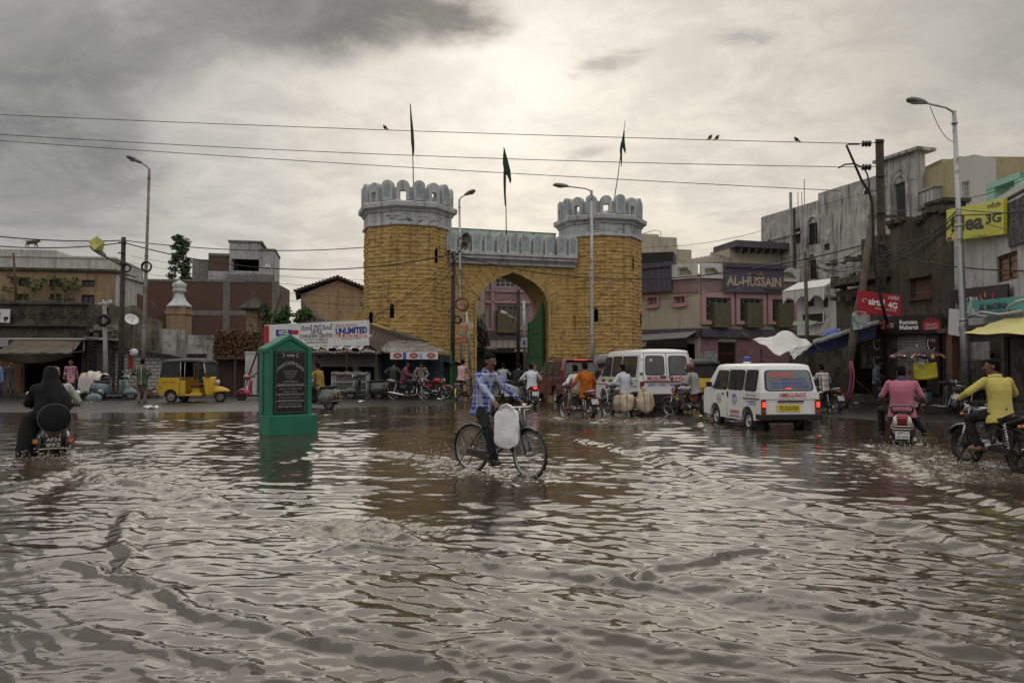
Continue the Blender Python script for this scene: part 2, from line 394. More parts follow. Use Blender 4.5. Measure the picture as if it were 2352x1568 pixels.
# churned water round the wheels
CH_SPOTS = [(118, 1050, 1.0, .75, .9), (250, 1085, 1.5, .9, .55), (430, 1115, 1.2, .8, .3), (1075, 1078, .6, .4, .75), (1005, 1062, .7, .45, .7), (1235, 1092, .5, .35, .85), (1140, 1085, .6, .4, .6),
            (1330, 962, 1.0, .7, 1.), (1380, 968, 1.3, .8, .8), (1270, 955, 1., .8, .6), (1450, 965, 1.5, .9, .75), (1520, 965, 1.2, .9, .5), (1225, 945, .8, .7, .6), (1610, 955, 1., .7, .6), (1640, 980, .7, .5, .5), (1725, 995, .8, .5, .5), (1850, 990, .8, .5, .45),
            (2070, 1030, .9, .75, .95), (2120, 1075, 1.1, .75, .7), (2010, 1050, .9, .6, .5), (2215, 1062, .7, .5, .85), (2300, 1085, .9, .55, .8), (2180, 1095, 1.1, .5, .5), (1905, 952, .8, .7, .7), (740, 1215, .5, .25, .5), (850, 1212, .6, .3, .55), (930, 1215, .5, .25, .4),
            (740, 945, .8, .6, .4), (900, 950, 1.2, .6, .35), (1000, 945, 1., .6, .35)]
for x, y, rx, ry, k in CH_SPOTS:
    g0 = gnd(x, y); g = np.exp(-((WX-g0.x)/rx)**2-((WY-g0.y)/(ry*1.6))**2)
    FO += k*g*.85
FO = np.clip(FO, 0, 1.2)
turb = fbm(WX*5.5, WY*4.2, 4, 51, .6)-.5
H += np.clip(FO, 0, 1)*turb*.085
dist = np.hypot(WX, WY)
H *= np.clip((WY-1.2)/1.2, .3, 1)
H *= np.clip((shore(WX)+1-WY)/5, .12, 1)
tag(grid_mesh('flood_water', WX, WY, H, wm, attr={'foam': FO}), kind='structure')
# ------------------------------------------------------------------ the old city gate
GP = V((-.255, 44.75, 0)); GA = 17.9
gate = thing('city_gate', 'old yellow stone gateway with two octagonal battlemented towers and a pointed arch', 'gate', GP, GA)
def stone_pat(t, O, c):
    return t.mix(t.ss(t.noise(O, 2.3, 4, .6), .3, .7), c, (.40, .255, .085))
ystone = M('yellow_painted_stone', (.52, .345, .125), .88, pat=stone_pat, dirt=(.15, .10, .045), dsc=2.2, dlo=.54, dhi=.74, streak=((.17, .12, .055), .75), bump=.5, bsc=38)
lime = M('grey_limewash', (.50, .505, .49), .85, c2=(.40, .42, .42), sc=1.6, streak=((.15, .145, .135), .85), dirt=(.52, .50, .45), dsc=5, dlo=.6, dhi=.7, bump=.3)
limed = M('blue_grey_limewash', (.24, .275, .32), .85, c2=(.36, .38, .39), sc=4)
dark = M('dark_void', (.012, .011, .010), .9)
def stone_disp(U, Z, seed=0, rough=1.):
    h = .205; Z = Z+.05*(fbm(U*1.1+seed, Z*.9, 3, 77)-.5); row = np.floor(Z/h); fz = Z/h-row
    rs = np.mod(np.sin((row+seed)*12.9898)*43758.5453, 1); wd = .42+.16*np.mod(rs*7.3, 1)
    q = U/wd+rs*3.7; col = np.floor(q); fu = q-col
    hb = np.mod(np.sin(row*78.233+col*37.719+seed)*43758.5453, 1); hc = np.mod(hb*57.3, 1)
    ez = np.minimum(fz, 1-fz)*h; eu = np.minimum(fu, 1-fu)*wd
    prof = np.clip(ez/.05, 0, 1)**.6*np.clip(.35+eu/.06, 0, 1)
    tilt = (fz-.35)*(hc-.35)*.05
    return rough*(prof*(.024+.040*hb)+tilt*.8+(fbm(U*5+seed, Z*8, 4, 5, .62)-.5)*.085)
def tower(cx, seed, zc=8.72):
    n = 8; Rr = 2.4; per = 30; ang = np.linspace(0, 2*math.pi, n*per+1)[:-1]+R(22.5)
    a = np.mod(ang-R(22.5), math.pi/4)-math.pi/8
    rad = Rr*math.cos(math.pi/8)/np.cos(a); U = (ang-R(22.5))/(math.pi/4)*1.837
    z = np.linspace(-.1, zc, 235)
    UU, ZZ = np.meshgrid(U, z); RR, _ = np.meshgrid(rad, z); AA, _ = np.meshgrid(ang, z)
    d = stone_disp(UU, ZZ, seed); RR = RR+d-.03
    keep = np.ones((len(z)-1, len(ang)), bool); mbd = MB()
    for face, off, zz, hh in ((6, .33, 7.25, .85), (5, -.35, 4.3, .8), (7, -.2, 4.1, .8), (6, .3, 1.75, .8), (4, .2, 3.9, .8)):
        # narrow pointed loopholes: real holes in the shell
        th = R(22.5)+(face-.5+.5)*math.pi/4-math.pi/8+0
        c0 = ((face*45+22.5+off*22)-22.5)/360*n*per
        ii = np.arange(len(ang)); du = np.abs(ii+.5-c0)*1.837/per
        zmid = (z[:-1]+z[1:])/2
        DU, ZM = np.meshgrid(du, zmid)
        keep &= ~((DU < .105) & (ZM > zz-hh/2) & (ZM < zz+hh/2-np.maximum(0, DU)*1.3))
    o = grid_mesh('tower_shaft', cx+RR*np.cos(AA), RR*np.sin(AA), ZZ, ystone, keep, wrap=True, parent=gate, smooth=False)
    core = MB(); core.lathe((cx, 0, 0), Z3, [(2.02, -.1), (2.02, zc)], 8); core.build('tower_core', dark, gate)
    fr = MB()
    def octa(r, z): return [V((cx+r*math.cos(R(22.5+45*k)), r*math.sin(R(22.5+45*k)), z)) for k in range(8)]
    fr.loft([octa(r, zz) for r, zz in ((2.30, zc-.03), (2.50, zc-.02), (2.50, zc+.10), (2.42, zc+.12), (2.42, zc+.66), (2.50, zc+.70), (2.54, zc+.80), (2.72, zc+.92), (2.74, zc+1.14), (2.62, zc+1.2), (2.0, zc+1.24))], True, False)
    f = fr.build('cornice', lime, gate, bevel=.015)
    cr = MB()   # flaking cracks in the frieze
    for k in range(26):
        a0 = R(random.uniform(225, 318)); zz = zc+random.uniform(.2, .55); pts = []
        for i in range(5):
            a1 = a0+i*.035; q = math.fmod(a1-R(22.5)+6.2832, math.pi/4)-math.pi/8
            r = 2.425*math.cos(math.pi/8)/math.cos(q); pts.append((cx+r*math.cos(a1), r*math.sin(a1), zz+random.uniform(-.04, .04)))
        cr.tube(pts, [.004, .012, .015, .010, .003], 4)
    cr.build('frieze_crack', M('crack', (.07, .065, .06), .95), f)
    bt = MB(); N = 18
    for k in range(N):
        th = R(-90+k*360/N+4); c, s_ = math.cos(th), math.sin(th); u = V((-s_, c, 0)); r_ = V((c, s_, 0))
        merlon(V((cx, 0, zc+1.22))+r_*2.30, u, r_, .66 if k % 2 else .60, 1.02+(.05 if k % 2 == 0 else 0)+random.uniform(-.03, .03), k % 2 == 1)
        th2 = th+R(180/N); c2, s2 = math.cos(th2), math.sin(th2)
        bt = MB(); bt.box(V((cx, 0, zc+1.22+.36))+V((c2, s2, 0))*2.2, (.16, .3, .72), math.degrees(th2)); bt.build('parapet_infill', lime, gate, bevel=.02)
def merlon(p, u, n, wd, h, hole):
    bt = MB(); ht = MB()
    """rounded battlement block at p, u along the wall, n outwards"""
    r = wd/2; pts = []; zt = h-r*.85
    for k in range(9):
        t = math.pi*k/8; pts.append((r*math.cos(t), zt+r*.85*math.sin(t)))
    th = .34
    if not hole:
        o = [p+u*x+Z3*z-n*th/2 for x, z in [(r, 0)]+pts+[(-r, 0)]]
        bt.prism(o, n*th)
        o = [p+u*x*.62+Z3*(.12+z*.74)+n*(th/2-.004) for x, z in [(r, .05)]+pts+[(-r, .05)]]
        ht.prism(o, n*.008)
    else:
        a, z0, z1 = r*.48, .06, .50
        bt.prism([p+u*x+Z3*z-n*th/2 for x, z in [(r, 0), (r, z1+.02)]+[(r*math.cos(math.pi*k/8), max(z1+.02, zt+r*.85*math.sin(math.pi*k/8))) for k in range(9)]+[(-r, z1+.02), (-r, 0), (-a, 0), (-a, z1), (a, z1), (a, 0)]], n*th)
    m_ = bt.build('merlon', lime, gate, bevel=.02)
    if ht.v: ht.build('panel', limed, m_)
tower(-5.69, 1); tower(5.69, 2)
# curtain wall with the pointed arch
ARC = [(0, 2.08), (4.55, 2.08), (4.95, 2.05), (5.35, 1.90), (5.7, 1.66), (6.0, 1.32), (6.22, .95), (6.42, .5), (6.60, 0)]
def arch_x(z): return np.interp(z, [a for a, b in ARC], [b for a, b in ARC])
def wall_half(s_):
    z = np.unique(np.concatenate([np.linspace(-.1, 6.0, 150), np.linspace(6.0, 6.6, 50), np.linspace(6.6, 7.05, 14)])); n = 110
    ZZ = np.repeat(z[:, None], n+1, 1); xa = arch_x(z)[:, None]; f = np.linspace(0, 1, n+1)[None, :]
    XX = xa+(4.0-xa)*f
    cx, cz = 0, 4.2; dr = np.maximum(np.hypot(XX-cx, (ZZ-cz)*.92)-np.hypot(2.06, .0), 0)
    ang = np.arctan2(ZZ-cz, XX)
    d1 = stone_disp(XX*s_+20, ZZ, 5, .8)
    q = ang/.155; fq = q-np.floor(q); d2 = np.clip(np.minimum(fq, 1-fq)*.155*np.hypot(XX, ZZ-cz)/.05, 0, 1)**.6*.045+(fbm(XX*5, ZZ*7, 4, 8)-.5)*.05
    lw = .75+.25*np.mod(np.floor(q)*.618, 1); ring = (dr < lw) & (ZZ > 4.55)
    d = np.where(ring, d2, d1); d = d*np.clip((XX-xa)/.06+.2, 0, 1)
    YY = -.95-d
    if s_ < 0: XX, YY, ZZ = -XX[:, ::-1], YY[:, ::-1], ZZ[:, ::-1]
    grid_mesh('arch_wall', XX, YY, ZZ, ystone, parent=gate, smooth=False)
wall_half(1); wall_half(-1)
trim = M('ochre_plaster', (.46, .33, .13), .85, c2=(.36, .25, .10), dirt=(.2, .14, .07))
prof = [(b, a) for a, b in ARC]; prof = [(x, z) for x, z in prof]+[(-x, z) for x, z in prof[-2::-1]]
mb = MB(); k = len(prof)
for y0, y1, off in ((-1.06, -.93, 0), (-.93, 1.9, .10)):        # arch edge, then the deep soffit one step back
    vs = [(x*(1+off/2.1), y, z+(off if z > 1 else 0)) for y in (y0, y1) for x, z in prof]
    mb.add(vs, [(i, i+1, k+i+1, k+i) for i in range(k-1)], False)
vs = [(x*(1+o/2.1), -1.06, z+(o if z > 1 else 0)) for o in (0, .10) for x, z in prof]; mb.add(vs, [(i, i+1, k+i+1, k+i) for i in range(k-1)])
mb.build('arch_soffit', trim, gate)
mb = MB()                                                        # rear wall of the passage, so the gate has its real depth
mb.prism([(x, 1.9, z) for x, z in [(-4.2, -.1)]+[(-x*1.05, z) for x, z in prof[:len(prof)//2+1]][:0]+[(-2.19, -.1)]+[(-b*1.05, a+.1) for a, b in ARC[1:]]+[(0, 7.0), (-4.2, 7.0)]], (0, .12, 0))
mb.prism([(2.19, 1.9, -.1), (4.2, 1.9, -.1), (4.2, 1.9, 7), (0, 1.9, 7.0)]+[(b*1.05, 1.9, a+.1) for a, b in ARC[:0:-1]], (0, .12, 0))
mb.box((0, .45, 7.0), (8.4, 2.8, .1)); mb.build('rear_wall', ystone, gate)
mb = MB()
for z0, z1, y in ((6.98, 7.16, -1.16), (7.16, 7.26, -1.24), (7.26, 7.44, -1.40), (7.44, 7.60, -1.5)):
    mb.box((0, (y+1.6)/2, (z0+z1)/2), (7.3, 1.6-y, z1-z0))
mb.build('wall_cornice', lime, gate, bevel=.012)
bt = MB()
for i in range(11):
    x = -3.55+i*.70; merlon(V((x, -1.18, 7.6)), X3, V((0, -1, 0)), .56, 1.14+random.uniform(-.02, .02), False)
bt.box((0, -1.08, 7.96), (7.3, .14, .72))
bt.build('parapet', lime, gate, bevel=.02)
# green door leaf folded back against the right jamb
green = M('green_gate_paint', (.030, .155, .045), .5, c2=(.022, .11, .035), sc=2, dirt=(.05, .06, .03), bump=.15)
dl = thing('gate_door', 'tall green iron-studded door leaf folded open in the right of the archway', 'door', GP+Matrix.Rotation(R(GA), 3, 'Z')@V((2.0, -.45, 0)), GA+95)
mb = MB(); mb.prism([(0, 0, .05), (2.0, 0, .05), (2.0, 0, 3.95), (1.6, 0, 4.02), (1.1, 0, 4.2), (.6, 0, 4.55), (.25, 0, 4.9), (0, 0, 5.1)], (0, .1, 0)); mb.build('leaf', green, dl, bevel=.01)
mb = MB()
for z in (.5, 1.95, 2.05, 3.3): mb.box((1.0, .05, z), (2.0, .16, .07))
mb.box((.05, .05, 2.5), (.1, .16, 4.9)); mb.box((1.93, .05, 2.0), (.12, .16, 3.9)); mb.build('rail', green, dl, bevel=.01)
mb = MB()
for z in (2.0, 1.0, 3.0, 3.6):
    for k in range(6): mb.ell((.3+k*.28, .13 if z != 2.0 else .14, z), .022, n=6, k=4); mb.ell((.3+k*.28, -.03, z), .022, n=6, k=4)
mb.build('stud', green, dl)
mb = MB()
for i, (a, b, c_, d_) in enumerate(((1.1, 1.45, 1.0, 1.6), (1.5, 1.85, .9, 1.35), (.75, 1.05, 1.1, 1.5), (1.2, 1.8, .55, .85))):
    mb.box(((a+b)/2, -.006, (c_+d_)/2), (b-a, .008, d_-c_)); mb.box(((a+b)/2, .106, (c_+d_)/2), (b-a, .008, d_-c_))
mb.build('poster', M('pasted_posters', (.50, .42, .40), .8, c2=(.45, .10, .14), sc=5, dirt=(.1, .12, .09)), dl)
# pale banner board behind the parapet
bb = thing('roof_banner', 'long pale green framed board standing behind the battlements over the arch', 'banner', GP+Matrix.Rotation(R(GA), 3, 'Z')@V((-.2, .6, 7.05)), GA)
mb = MB(); mb.box((0, 0, 1.15), (6.6, .05, 1.9)); pbm = M('pale_banner', (.46, .60, .55), .6, c2=(.62, .50, .49), sc=1.1); t = NT(pbm.node_tree); tr_ = t.n('ShaderNodeBsdfTranslucent'); tr_.inputs[0].default_value = (.62, .74, .68, 1); mx = t.n('ShaderNodeMixShader'); mx.inputs[0].default_value = .75; t.l.new(pbm.node_tree.nodes['Principled BSDF'].outputs[0], mx.inputs[1]); t.l.new(tr_.outputs[0], mx.inputs[2]); t.l.new(mx.outputs[0], pbm.node_tree.nodes['Material Output'].inputs[0]); mb.build('board', pbm, bb)
mb = MB(); mb.box((0, -.03, 2.1), (6.7, .05, .05)); [mb.box((-3.3+k*1.32, -.03, 1.05), (.05, .05, 2.1)) for k in range(6)]; mb.build('frame', M('dark_green_steel', (.04, .10, .07), .6), bb)
# ------------------------------------------------------------------ flags on the gate
fgreen = M('dark_green_flag', (.020, .040, .026), .85, c2=(.03, .055, .035), bump=.3)
polem = M('dark_pole', (.03, .028, .024), .7)
def flag(label, base, top, Y, cloth):
    b, tp = at(*base, Y), at(*top, Y); f = thing('flag', label, 'flag', b, 0, 'flags on the city gate')
    mb = MB(); d = tp-b; mb.tube([V((0, 0, 0)), d*.35+V((.03, 0, 0)), d*.7, d], [.030, .026, .022, .016], 7); mb.build('flagpole', polem, f)
    mb = MB()
    for part in cloth:       # hanging folds: a centre line with left and right half widths
        n = len(part); L = []
        for i, (x, y, wl, wr) in enumerate(part):
            c = at(x, y, Y)-b; w1 = wl*Y/F; w2 = wr*Y/F; L.append([c+V((-w1, 0, 0)), c+V(((w2-w1)*.3, -.07, 0)), c+V((w2, .02, 0)), c+V(((w2-w1)*.4, .06, 0))])
        mb.loft(L, True, False)
    mb.build('cloth', fgreen, f, bevel=.01)
flag('tall furled dark green flag on the left gate tower', (950, 440), (942, 238), 42.5, [[(942.5, 240, 1, 1), (943, 275, 1, 4), (945, 300, 2, 5), (946.5, 330, 2.5, 5.5), (948, 345, 1.5, 4), (948.5, 356, .5, 2)]])
flag('ragged dark green flag hanging over the middle of the arch', (1163, 540), (1157, 338), 45, [[(1158, 340, 1, 1), (1159, 358, 4, 5), (1160, 376, 5.5, 9), (1162, 392, 5, 11), (1167, 405, 2, 7), (1170, 414, 1, 5), (1171, 421, .5, 2)], [(1158, 392, 2, 5), (1158, 420, 2, 4.5), (1159, 445, 2, 3.2), (1159.5, 462, 1, 2), (1160, 474, .4, .8)]])
flag('split dark green flag on a leaning pole on the right gate tower', (1409, 470), (1436, 278), 46.5, [[(1434, 300, .8, 1), (1431, 318, 2.5, 4), (1431, 330, 4.5, 5), (1434, 345, 2, 4), (1436, 353, .3, 1)], [(1429, 326, 3, 3), (1426, 345, 3, 3.5), (1426, 360, 1.5, 3.5), (1426.5, 372, 1, 2.5), (1427, 383, .4, .8)]])
# ------------------------------------------------------------------ buildings
def wallgeo(mb, p0, p1, z0, z1, th, ops):
    """wall from p0 to p1 (left to right seen from outside) with real openings (a0,a1,b0,b1)"""
    p0, p1 = V((p0[0], p0[1], 0)), V((p1[0], p1[1], 0)); L = (p1-p0).length; u = (p1-p0)/L; n = V((u.y, -u.x, 0))
    ops = [(max(a, .02), min(b, L-.02), max(c, z0+.0), min(d, z1-.02)) for a, b, c, d in ops]
    xs_ = sorted({0., L, *[q for o in ops for q in o[:2]]}); zs = sorted({z0, z1, *[q for o in ops for q in o[2:]]})
    def pt(a, z, k): q = p0+u*a-n*(th if k else 0); return (q.x, q.y, z)
    def hole(i, j):
        a = (xs_[i]+xs_[i+1])/2; z = (zs[j]+zs[j+1])/2
        return any(o[0] < a < o[1] and o[2] < z < o[3] for o in ops)
    for i in range(len(xs_)-1):
        for j in range(len(zs)-1):
            a0, a1, b0, b1 = xs_[i], xs_[i+1], zs[j], zs[j+1]
            if hole(i, j):
                for (i2, j2, q) in ((i-1, j, ((a0, b0), (a0, b1))), (i+1, j, ((a1, b1), (a1, b0))), (i, j-1, ((a1, b0), (a0, b0))), (i, j+1, ((a0, b1), (a1, b1)))):
                    if not (0 <= i2 < len(xs_)-1 and 0 <= j2 < len(zs)-1) or not hole(i2, j2):
                        mb.quad(pt(*q[0], 0), pt(*q[1], 0), pt(*q[1], 1), pt(*q[0], 1))
            else:
                mb.quad(pt(a0, b0, 0), pt(a1, b0, 0), pt(a1, b1, 0), pt(a0, b1, 0)); mb.quad(pt(a1, b0, 1), pt(a0, b0, 1), pt(a0, b1, 1), pt(a1, b1, 1))
    mb.quad(pt(0, z1, 0), pt(L, z1, 0), pt(L, z1, 1), pt(0, z1, 1)); mb.quad(pt(0, z0, 0), pt(0, z1, 0), pt(0, z1, 1), pt(0, z0, 1)); mb.quad(pt(L, z0, 0), pt(L, z0, 1), pt(L, z1, 1), pt(L, z1, 0))
class Face:
    """a vertical facade plane: photo positions become distances along it"""
    def __init__(s, p0, p1):
        s.p0, s.p1 = V((p0[0], p0[1], 0)), V((p1[0], p1[1], 0)); s.L = (s.p1-s.p0).length; s.u = (s.p1-s.p0)/s.L; s.n = V((s.u.y, -s.u.x, 0))
    def az(s, x, y):
        d = ray(x, y); o = V((0, 0, CH)); t_ = (s.p0-o).dot(s.n)/d.dot(s.n); q = o+d*t_; return (q-s.p0).dot(s.u), q.z
    def rect(s, x0, y0, x1, y1):
        a0, _ = s.az(x0, (y0+y1)/2); a1, _ = s.az(x1, (y0+y1)/2); _, b1 = s.az((x0+x1)/2, y0); _, b0 = s.az((x0+x1)/2, y1); return (a0, a1, b0, b1)
    def pt(s, a, z, out=0.): q = s.p0+s.u*a+s.n*out; return V((q.x, q.y, z))
    def slab(s, mb, a0, a1, b0, b1, o0, o1):
        mb.prism([s.pt(a0, b0, o0), s.pt(a1, b0, o0), s.pt(a1, b1, o0), s.pt(a0, b1, o0)], s.n*(o1-o0)); return mb
def window(par, fc, r, fm, pm=None, nv=2, nh=1, bar=.06, back=.12, slat=0):
    a0, a1, b0, b1 = r; mb = MB()
    for x0, x1, y0, y1 in ((a0, a0+bar, b0, b1), (a1-bar, a1, b0, b1), (a0+bar, a1-bar, b0, b0+bar), (a0+bar, a1-bar, b1-bar, b1)): fc.slab(mb, x0, x1, y0, y1, -back-.03, -back+.04)
    for k in range(1, nv): x = a0+(a1-a0)*k/nv; fc.slab(mb, x-bar*.4, x+bar*.4, b0+bar, b1-bar, -back-.02, -back+.03)
    for k in range(1, nh): z = b0+(b1-b0)*k/nh; fc.slab(mb, a0+bar, a1-bar, z-bar*.3, z+bar*.3, -back-.015, -back+.025)
    w_ = mb.build('window', fm, par)
    mb = MB()
    if slat:
        n = max(4, int((b1-b0)/slat))
        for k in range(n):
            z = b0+bar+(b1-b0-2*bar)*(k+.5)/n; fc.slab(mb, a0+bar, a1-bar, z-.4*(b1-b0)/n, z+.38*(b1-b0)/n, -back-.06+.02*(k % 2), -back-.03+.02*(k % 2))
    else: fc.slab(mb, a0+bar, a1-bar, b0+bar, b1-bar, -back-.03, -back-.015)
    mb.build('pane' if not slat else 'shutter', pm or glass, w_)
    return w_
def block(name, label, cat, p0, p1, z0, z1, depth, wm_, ops=(), th=.25, roof=None, side=None, par=None):
    """one storey-block of a building: front wall with openings, plain sides, back and roof, dark inside"""
    fc = Face(p0, p1); b = par or thing(name, label, cat, fc.pt(fc.L/2, 0, -depth/2)*1.)
    if par is None: b.location = (0, 0, 0)
    mb = MB(); wallgeo(mb, p0, p1, z0, z1, th, ops)
    q0, q1 = fc.pt(0, 0, -depth), fc.pt(fc.L, 0, -depth)
    mb2 = mb if side is None else MB()
    fc.slab(mb2, 0, th, z0, z1, -depth, -th-.002); fc.slab(mb2, fc.L-th, fc.L, z0, z1, -depth, -th-.002)
    fc.slab(mb, th+.002, fc.L-th-.002, z0, z1, -depth, -depth+th)
    mb.build('wall', wm_, b)
    if side is not None: mb2.build('wall', side, b)
    mb = MB(); fc.slab(mb, th+.01, fc.L-th-.01, z1-.3, z1-.06, -depth+th+.01, -th-.01); mb.build('roof', roof or wm_, b)
    if ops:
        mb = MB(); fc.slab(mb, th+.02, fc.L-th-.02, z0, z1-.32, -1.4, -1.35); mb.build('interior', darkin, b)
    return b, fc
# ------------------------------------------------------------------ people
skin = M('brown_skin', (.155, .075, .042), .5, c2=(.13, .062, .035), sc=9)
hairm = M('black_hair', (.006, .0055, .005), .85, bump=.6, bsc=90, spec=.12)
def fab(key, c, c2=None, pat=None, sc=5, r=.85): return M(key, c, r, c2=c2, sc=sc, pat=pat, bump=.35, bsc=14, spec=.2)
blackcl = fab('black_cloth', (.016, .016, .018), (.024, .024, .026)); greycl = fab('grey_trousers', (.055, .055, .06), (.075, .073, .075))
jean = fab('dark_jeans', (.03, .036, .055), (.045, .05, .07)); khaki = fab('khaki_trousers', (.26, .205, .135), (.22, .17, .11))
whitecl = fab('white_cotton', (.62, .62, .64), (.54, .55, .58)); shoem = M('dark_sandal', (.03, .022, .018), .6)
eyem = M('eye', (.10, .09, .085), .3)
foldt = bpy.data.textures.new('folds', 'CLOUDS'); foldt.noise_scale = .11; foldt.noise_depth = 2
def ik(a, t, l1, l2, h):
    d = t-a; L = min(d.length, (l1+l2)*.998); dn = d.normalized(); t = a+dn*L
    x = (l1*l1-l2*l2+L*L)/(2*L); y = math.sqrt(max(l1*l1-x*x, 0)); hp = h-dn*h.dot(dn)
    return a+dn*x+hp.normalized()*y, t
def hand(mb, wr, d, n, curl, side, k=1.):
    """palm, four fingers of different length and a thumb; d to the fingers, n out of the palm"""
    d = d.normalized(); n = (n-d*n.dot(d)).normalized(); s_ = d.cross(n)*side
    for o in (-.026, 0, .026): mb.cap(wr+s_*o*.6+d*.012, wr+d*.088+s_*o, .017, .014, 8)
    for i, (o, L) in enumerate(((.033, .072), (.011, .082), (-.011, .076), (-.031, .060))):
        p = wr+d*.09+s_*o; a = R(curl*.45)
        for q in (.45, .30, .25):
            e = p+(d*math.cos(a)+n*math.sin(a)+s_*o*.6)*(L*q*1.12); mb.cap(p, e, .0098*k, .0088*k, 7); p = e; a += R(curl)
    p = wr+d*.028+s_*.030; a = d*.55+s_*.75+n*.25
    for L in (.042, .034, .026):
        e = p+a.normalized()*L; mb.cap(p, e, .012*k, .0105*k, 7); p = e; a = a*.6+d*.25+n*(.35*curl/60)-s_*.10
def person(label, loc, rz, hip, lean=8, hands=(), feet=(), shirt=None, pants=None, group=None, scale=1., girth=1., yaw=0, nod=0, sleeve=1., curl=62, vox=.014, skinm=None,
           hair='short', barefoot=False, kn=None, palm=None, shoe=None, rollL=1.0, collar=None, hem=0., elbow=None, tilt=0., turn=0):
    root = thing('person', label, 'person', loc, rz, group); k = scale
    hip = V(hip); la = R(lean); spn = V((math.sin(la), math.sin(R(tilt)), math.cos(la))).normalized(); sd = Matrix.Rotation(R(turn), 3, 'Z')@Y3; sd = (sd-spn*sd.dot(spn)).normalized(); fw = sd.cross(spn).normalized()
    def sp_(t_): return hip+spn*(t_*k)+fw*(-.05*k*math.sin(min(max(t_, 0)/.53, 1)*3.1)*.5+ (.045*k*max(0, t_-.35)/.18))
    def torso(mb, rows, ex=1.):
        mb.loft([[sp_(t_)+sd*(w_*ex*k*girth*math.cos(6.2832*j/18))+fw*(d_*ex*k*(girth*1.05 if t_ < .35 else girth)*math.sin(6.2832*j/18)) for j in range(18)] for t_, w_, d_ in rows])
    rows = [(-.11, .10, .08), (-.05, .150, .105), (.03, .155, .108), (.16, .138, .098), (.30, .152, .106), (.40, .166, .108), (.47, .145, .088), (.51, .085, .065), (.54, .055, .056)]
    body = MB(); torso(body, rows)
    neck = sp_(.52); hd = Matrix.Rotation(R(yaw), 3, spn)@fw; hsd = Matrix.Rotation(R(yaw), 3, spn)@sd
    up = (spn*.55+Z3*.45).normalized(); hd = (hd-up*hd.dot(up)).normalized(); hd = (hd*math.cos(R(nod))-up*math.sin(R(nod))).normalized(); hsd = up.cross(hd).normalized(); up = hd.cross(hsd)
    hc = neck+spn*(.03*k)+up*(.115*k)+hd*(.025*k); B = (hd, hsd, up)
    body.cap(sp_(.49), hc-up*.04*k-hd*.015*k, .058*k, .052*k)
    body.ell(hc+up*.022*k-hd*.008*k, (.096*k, .074*k, .098*k), B); body.ell(hc-up*.045*k+hd*.022*k, (.066*k, .056*k, .075*k), B)
    body.ell(hc-up*.098*k+hd*.062*k, (.024*k, .026*k, .020*k), B, 8, 6)
    body.cap(hc+hd*.086*k+up*.012*k, hc+hd*.110*k-up*.028*k, .009*k, .0165*k, 8)                 # nose
    for s_ in (-1, 1):
        body.ell(hc+hsd*(s_*.076*k)-hd*.012*k-up*.008*k, (.022*k, .010*k, .034*k), B, 8, 6)       # ears
        body.ell(hc+hd*.082*k+hsd*(s_*.034*k)+up*.022*k, (.014*k, .022*k, .008*k), B, 8, 6)       # brow
        body.ell(hc+hd*.070*k+hsd*(s_*.040*k)-up*.022*k, (.020*k, .022*k, .018*k), B, 8, 6)       # cheek
    body.ell(hc+hd*.086*k-up*.058*k, (.012*k, .024*k, .010*k), B, 8, 6)                           # lips
    sh = MB(); tr = MB(); so = MB(); kn = kn or (0, 0)
    torso(sh, [(-.15-hem, .200, .156), (-.05, .180, .132), (.03, .168, .120)]+[(a, b+.016, c_+.016) for a, b, c_ in rows[3:7]]+[(.505, .10, .082)])
    torso(tr, [(-.14, .10, .09), (-.06, .160, .116), (.04, .162, .114), (.08, .150, .104)])
    hands = list(hands) or [(.06, .27, .74), (.10, -.27, .75)]
    for i, s_ in ((0, 1), (1, -1)):
        S0 = sp_(.445)+sd*(s_*.172*k*girth); tg = V(hands[i])
        el_h = V((elbow[0], s_*elbow[1], elbow[2])) if elbow else V((-.5, s_*.75, -.75))
        reach = tg-S0; wr_t = tg-reach.normalized()*.075*k
        E, Wr = ik(S0, wr_t, .285*k, .255*k, el_h)
        body.cap(S0, E, .047*k, .039*k); body.cap(E, Wr, .038*k, .026*k)
        hand(body, Wr, ((tg-Wr).normalized()*.7+(Wr-E).normalized()*.5), V(palm[i]) if palm else V((.1, -s_*.25, -1)), curl, s_, 1.15)
        sh.ell(S0-sd*s_*.01, (.075*k, .068*k, .066*k), None, 12, 8); sh.cap(S0, S0+(E-S0)*min(1, sleeve*2 if sleeve < .5 else 1), .062*k, .055*k)
        if sleeve > .5: sh.cap(E, E+(Wr-E)*(sleeve-.5)*1.9, .053*k, .040*k)
        H0 = hip+sd*(s_*.088*k)-spn*.03*k; ft = V(feet[i]); kh = V((1, s_*.35+kn[i], .35))
        K_, An = ik(H0, ft+V((0, 0, .075*k)), .43*k, .42*k, kh)
        body.cap(H0, K_, .075*k, .05*k); body.cap(K_, K_+(An-K_)*.35, .050*k, .052*k); body.cap(K_+(An-K_)*.35, An, .052*k, .032*k)
        fd = V((math.cos(R(s_*8)), math.sin(R(s_*8)), -.08 if ft.z > .15 else -.0))
        body.cap(An-fd*.03*k-Z3*.035*k, An+fd*.14*k-Z3*.045*k, .032*k, .030*k, 8); body.cap(An+fd*.13*k-Z3*.048*k, An+fd*.18*k-Z3*.052*k, .028*k, .018*k, 8)
        tr.cap(H0, K_, .098*k*(.5+.5*girth), .070*k); tr.cap(K_, K_+(An-K_)*rollL*.97, .068*k, .058*k)
        so = MB()
        if barefoot: so.box(An+fd*.07*k-Z3*.078*k, (.26*k, .085*k, .018), math.degrees(math.atan2(fd.y, fd.x)))
        else: so.cap(An-fd*.03*k-Z3*.042*k, An+fd*.15*k-Z3*.046*k, .042*k, .040*k, 10)
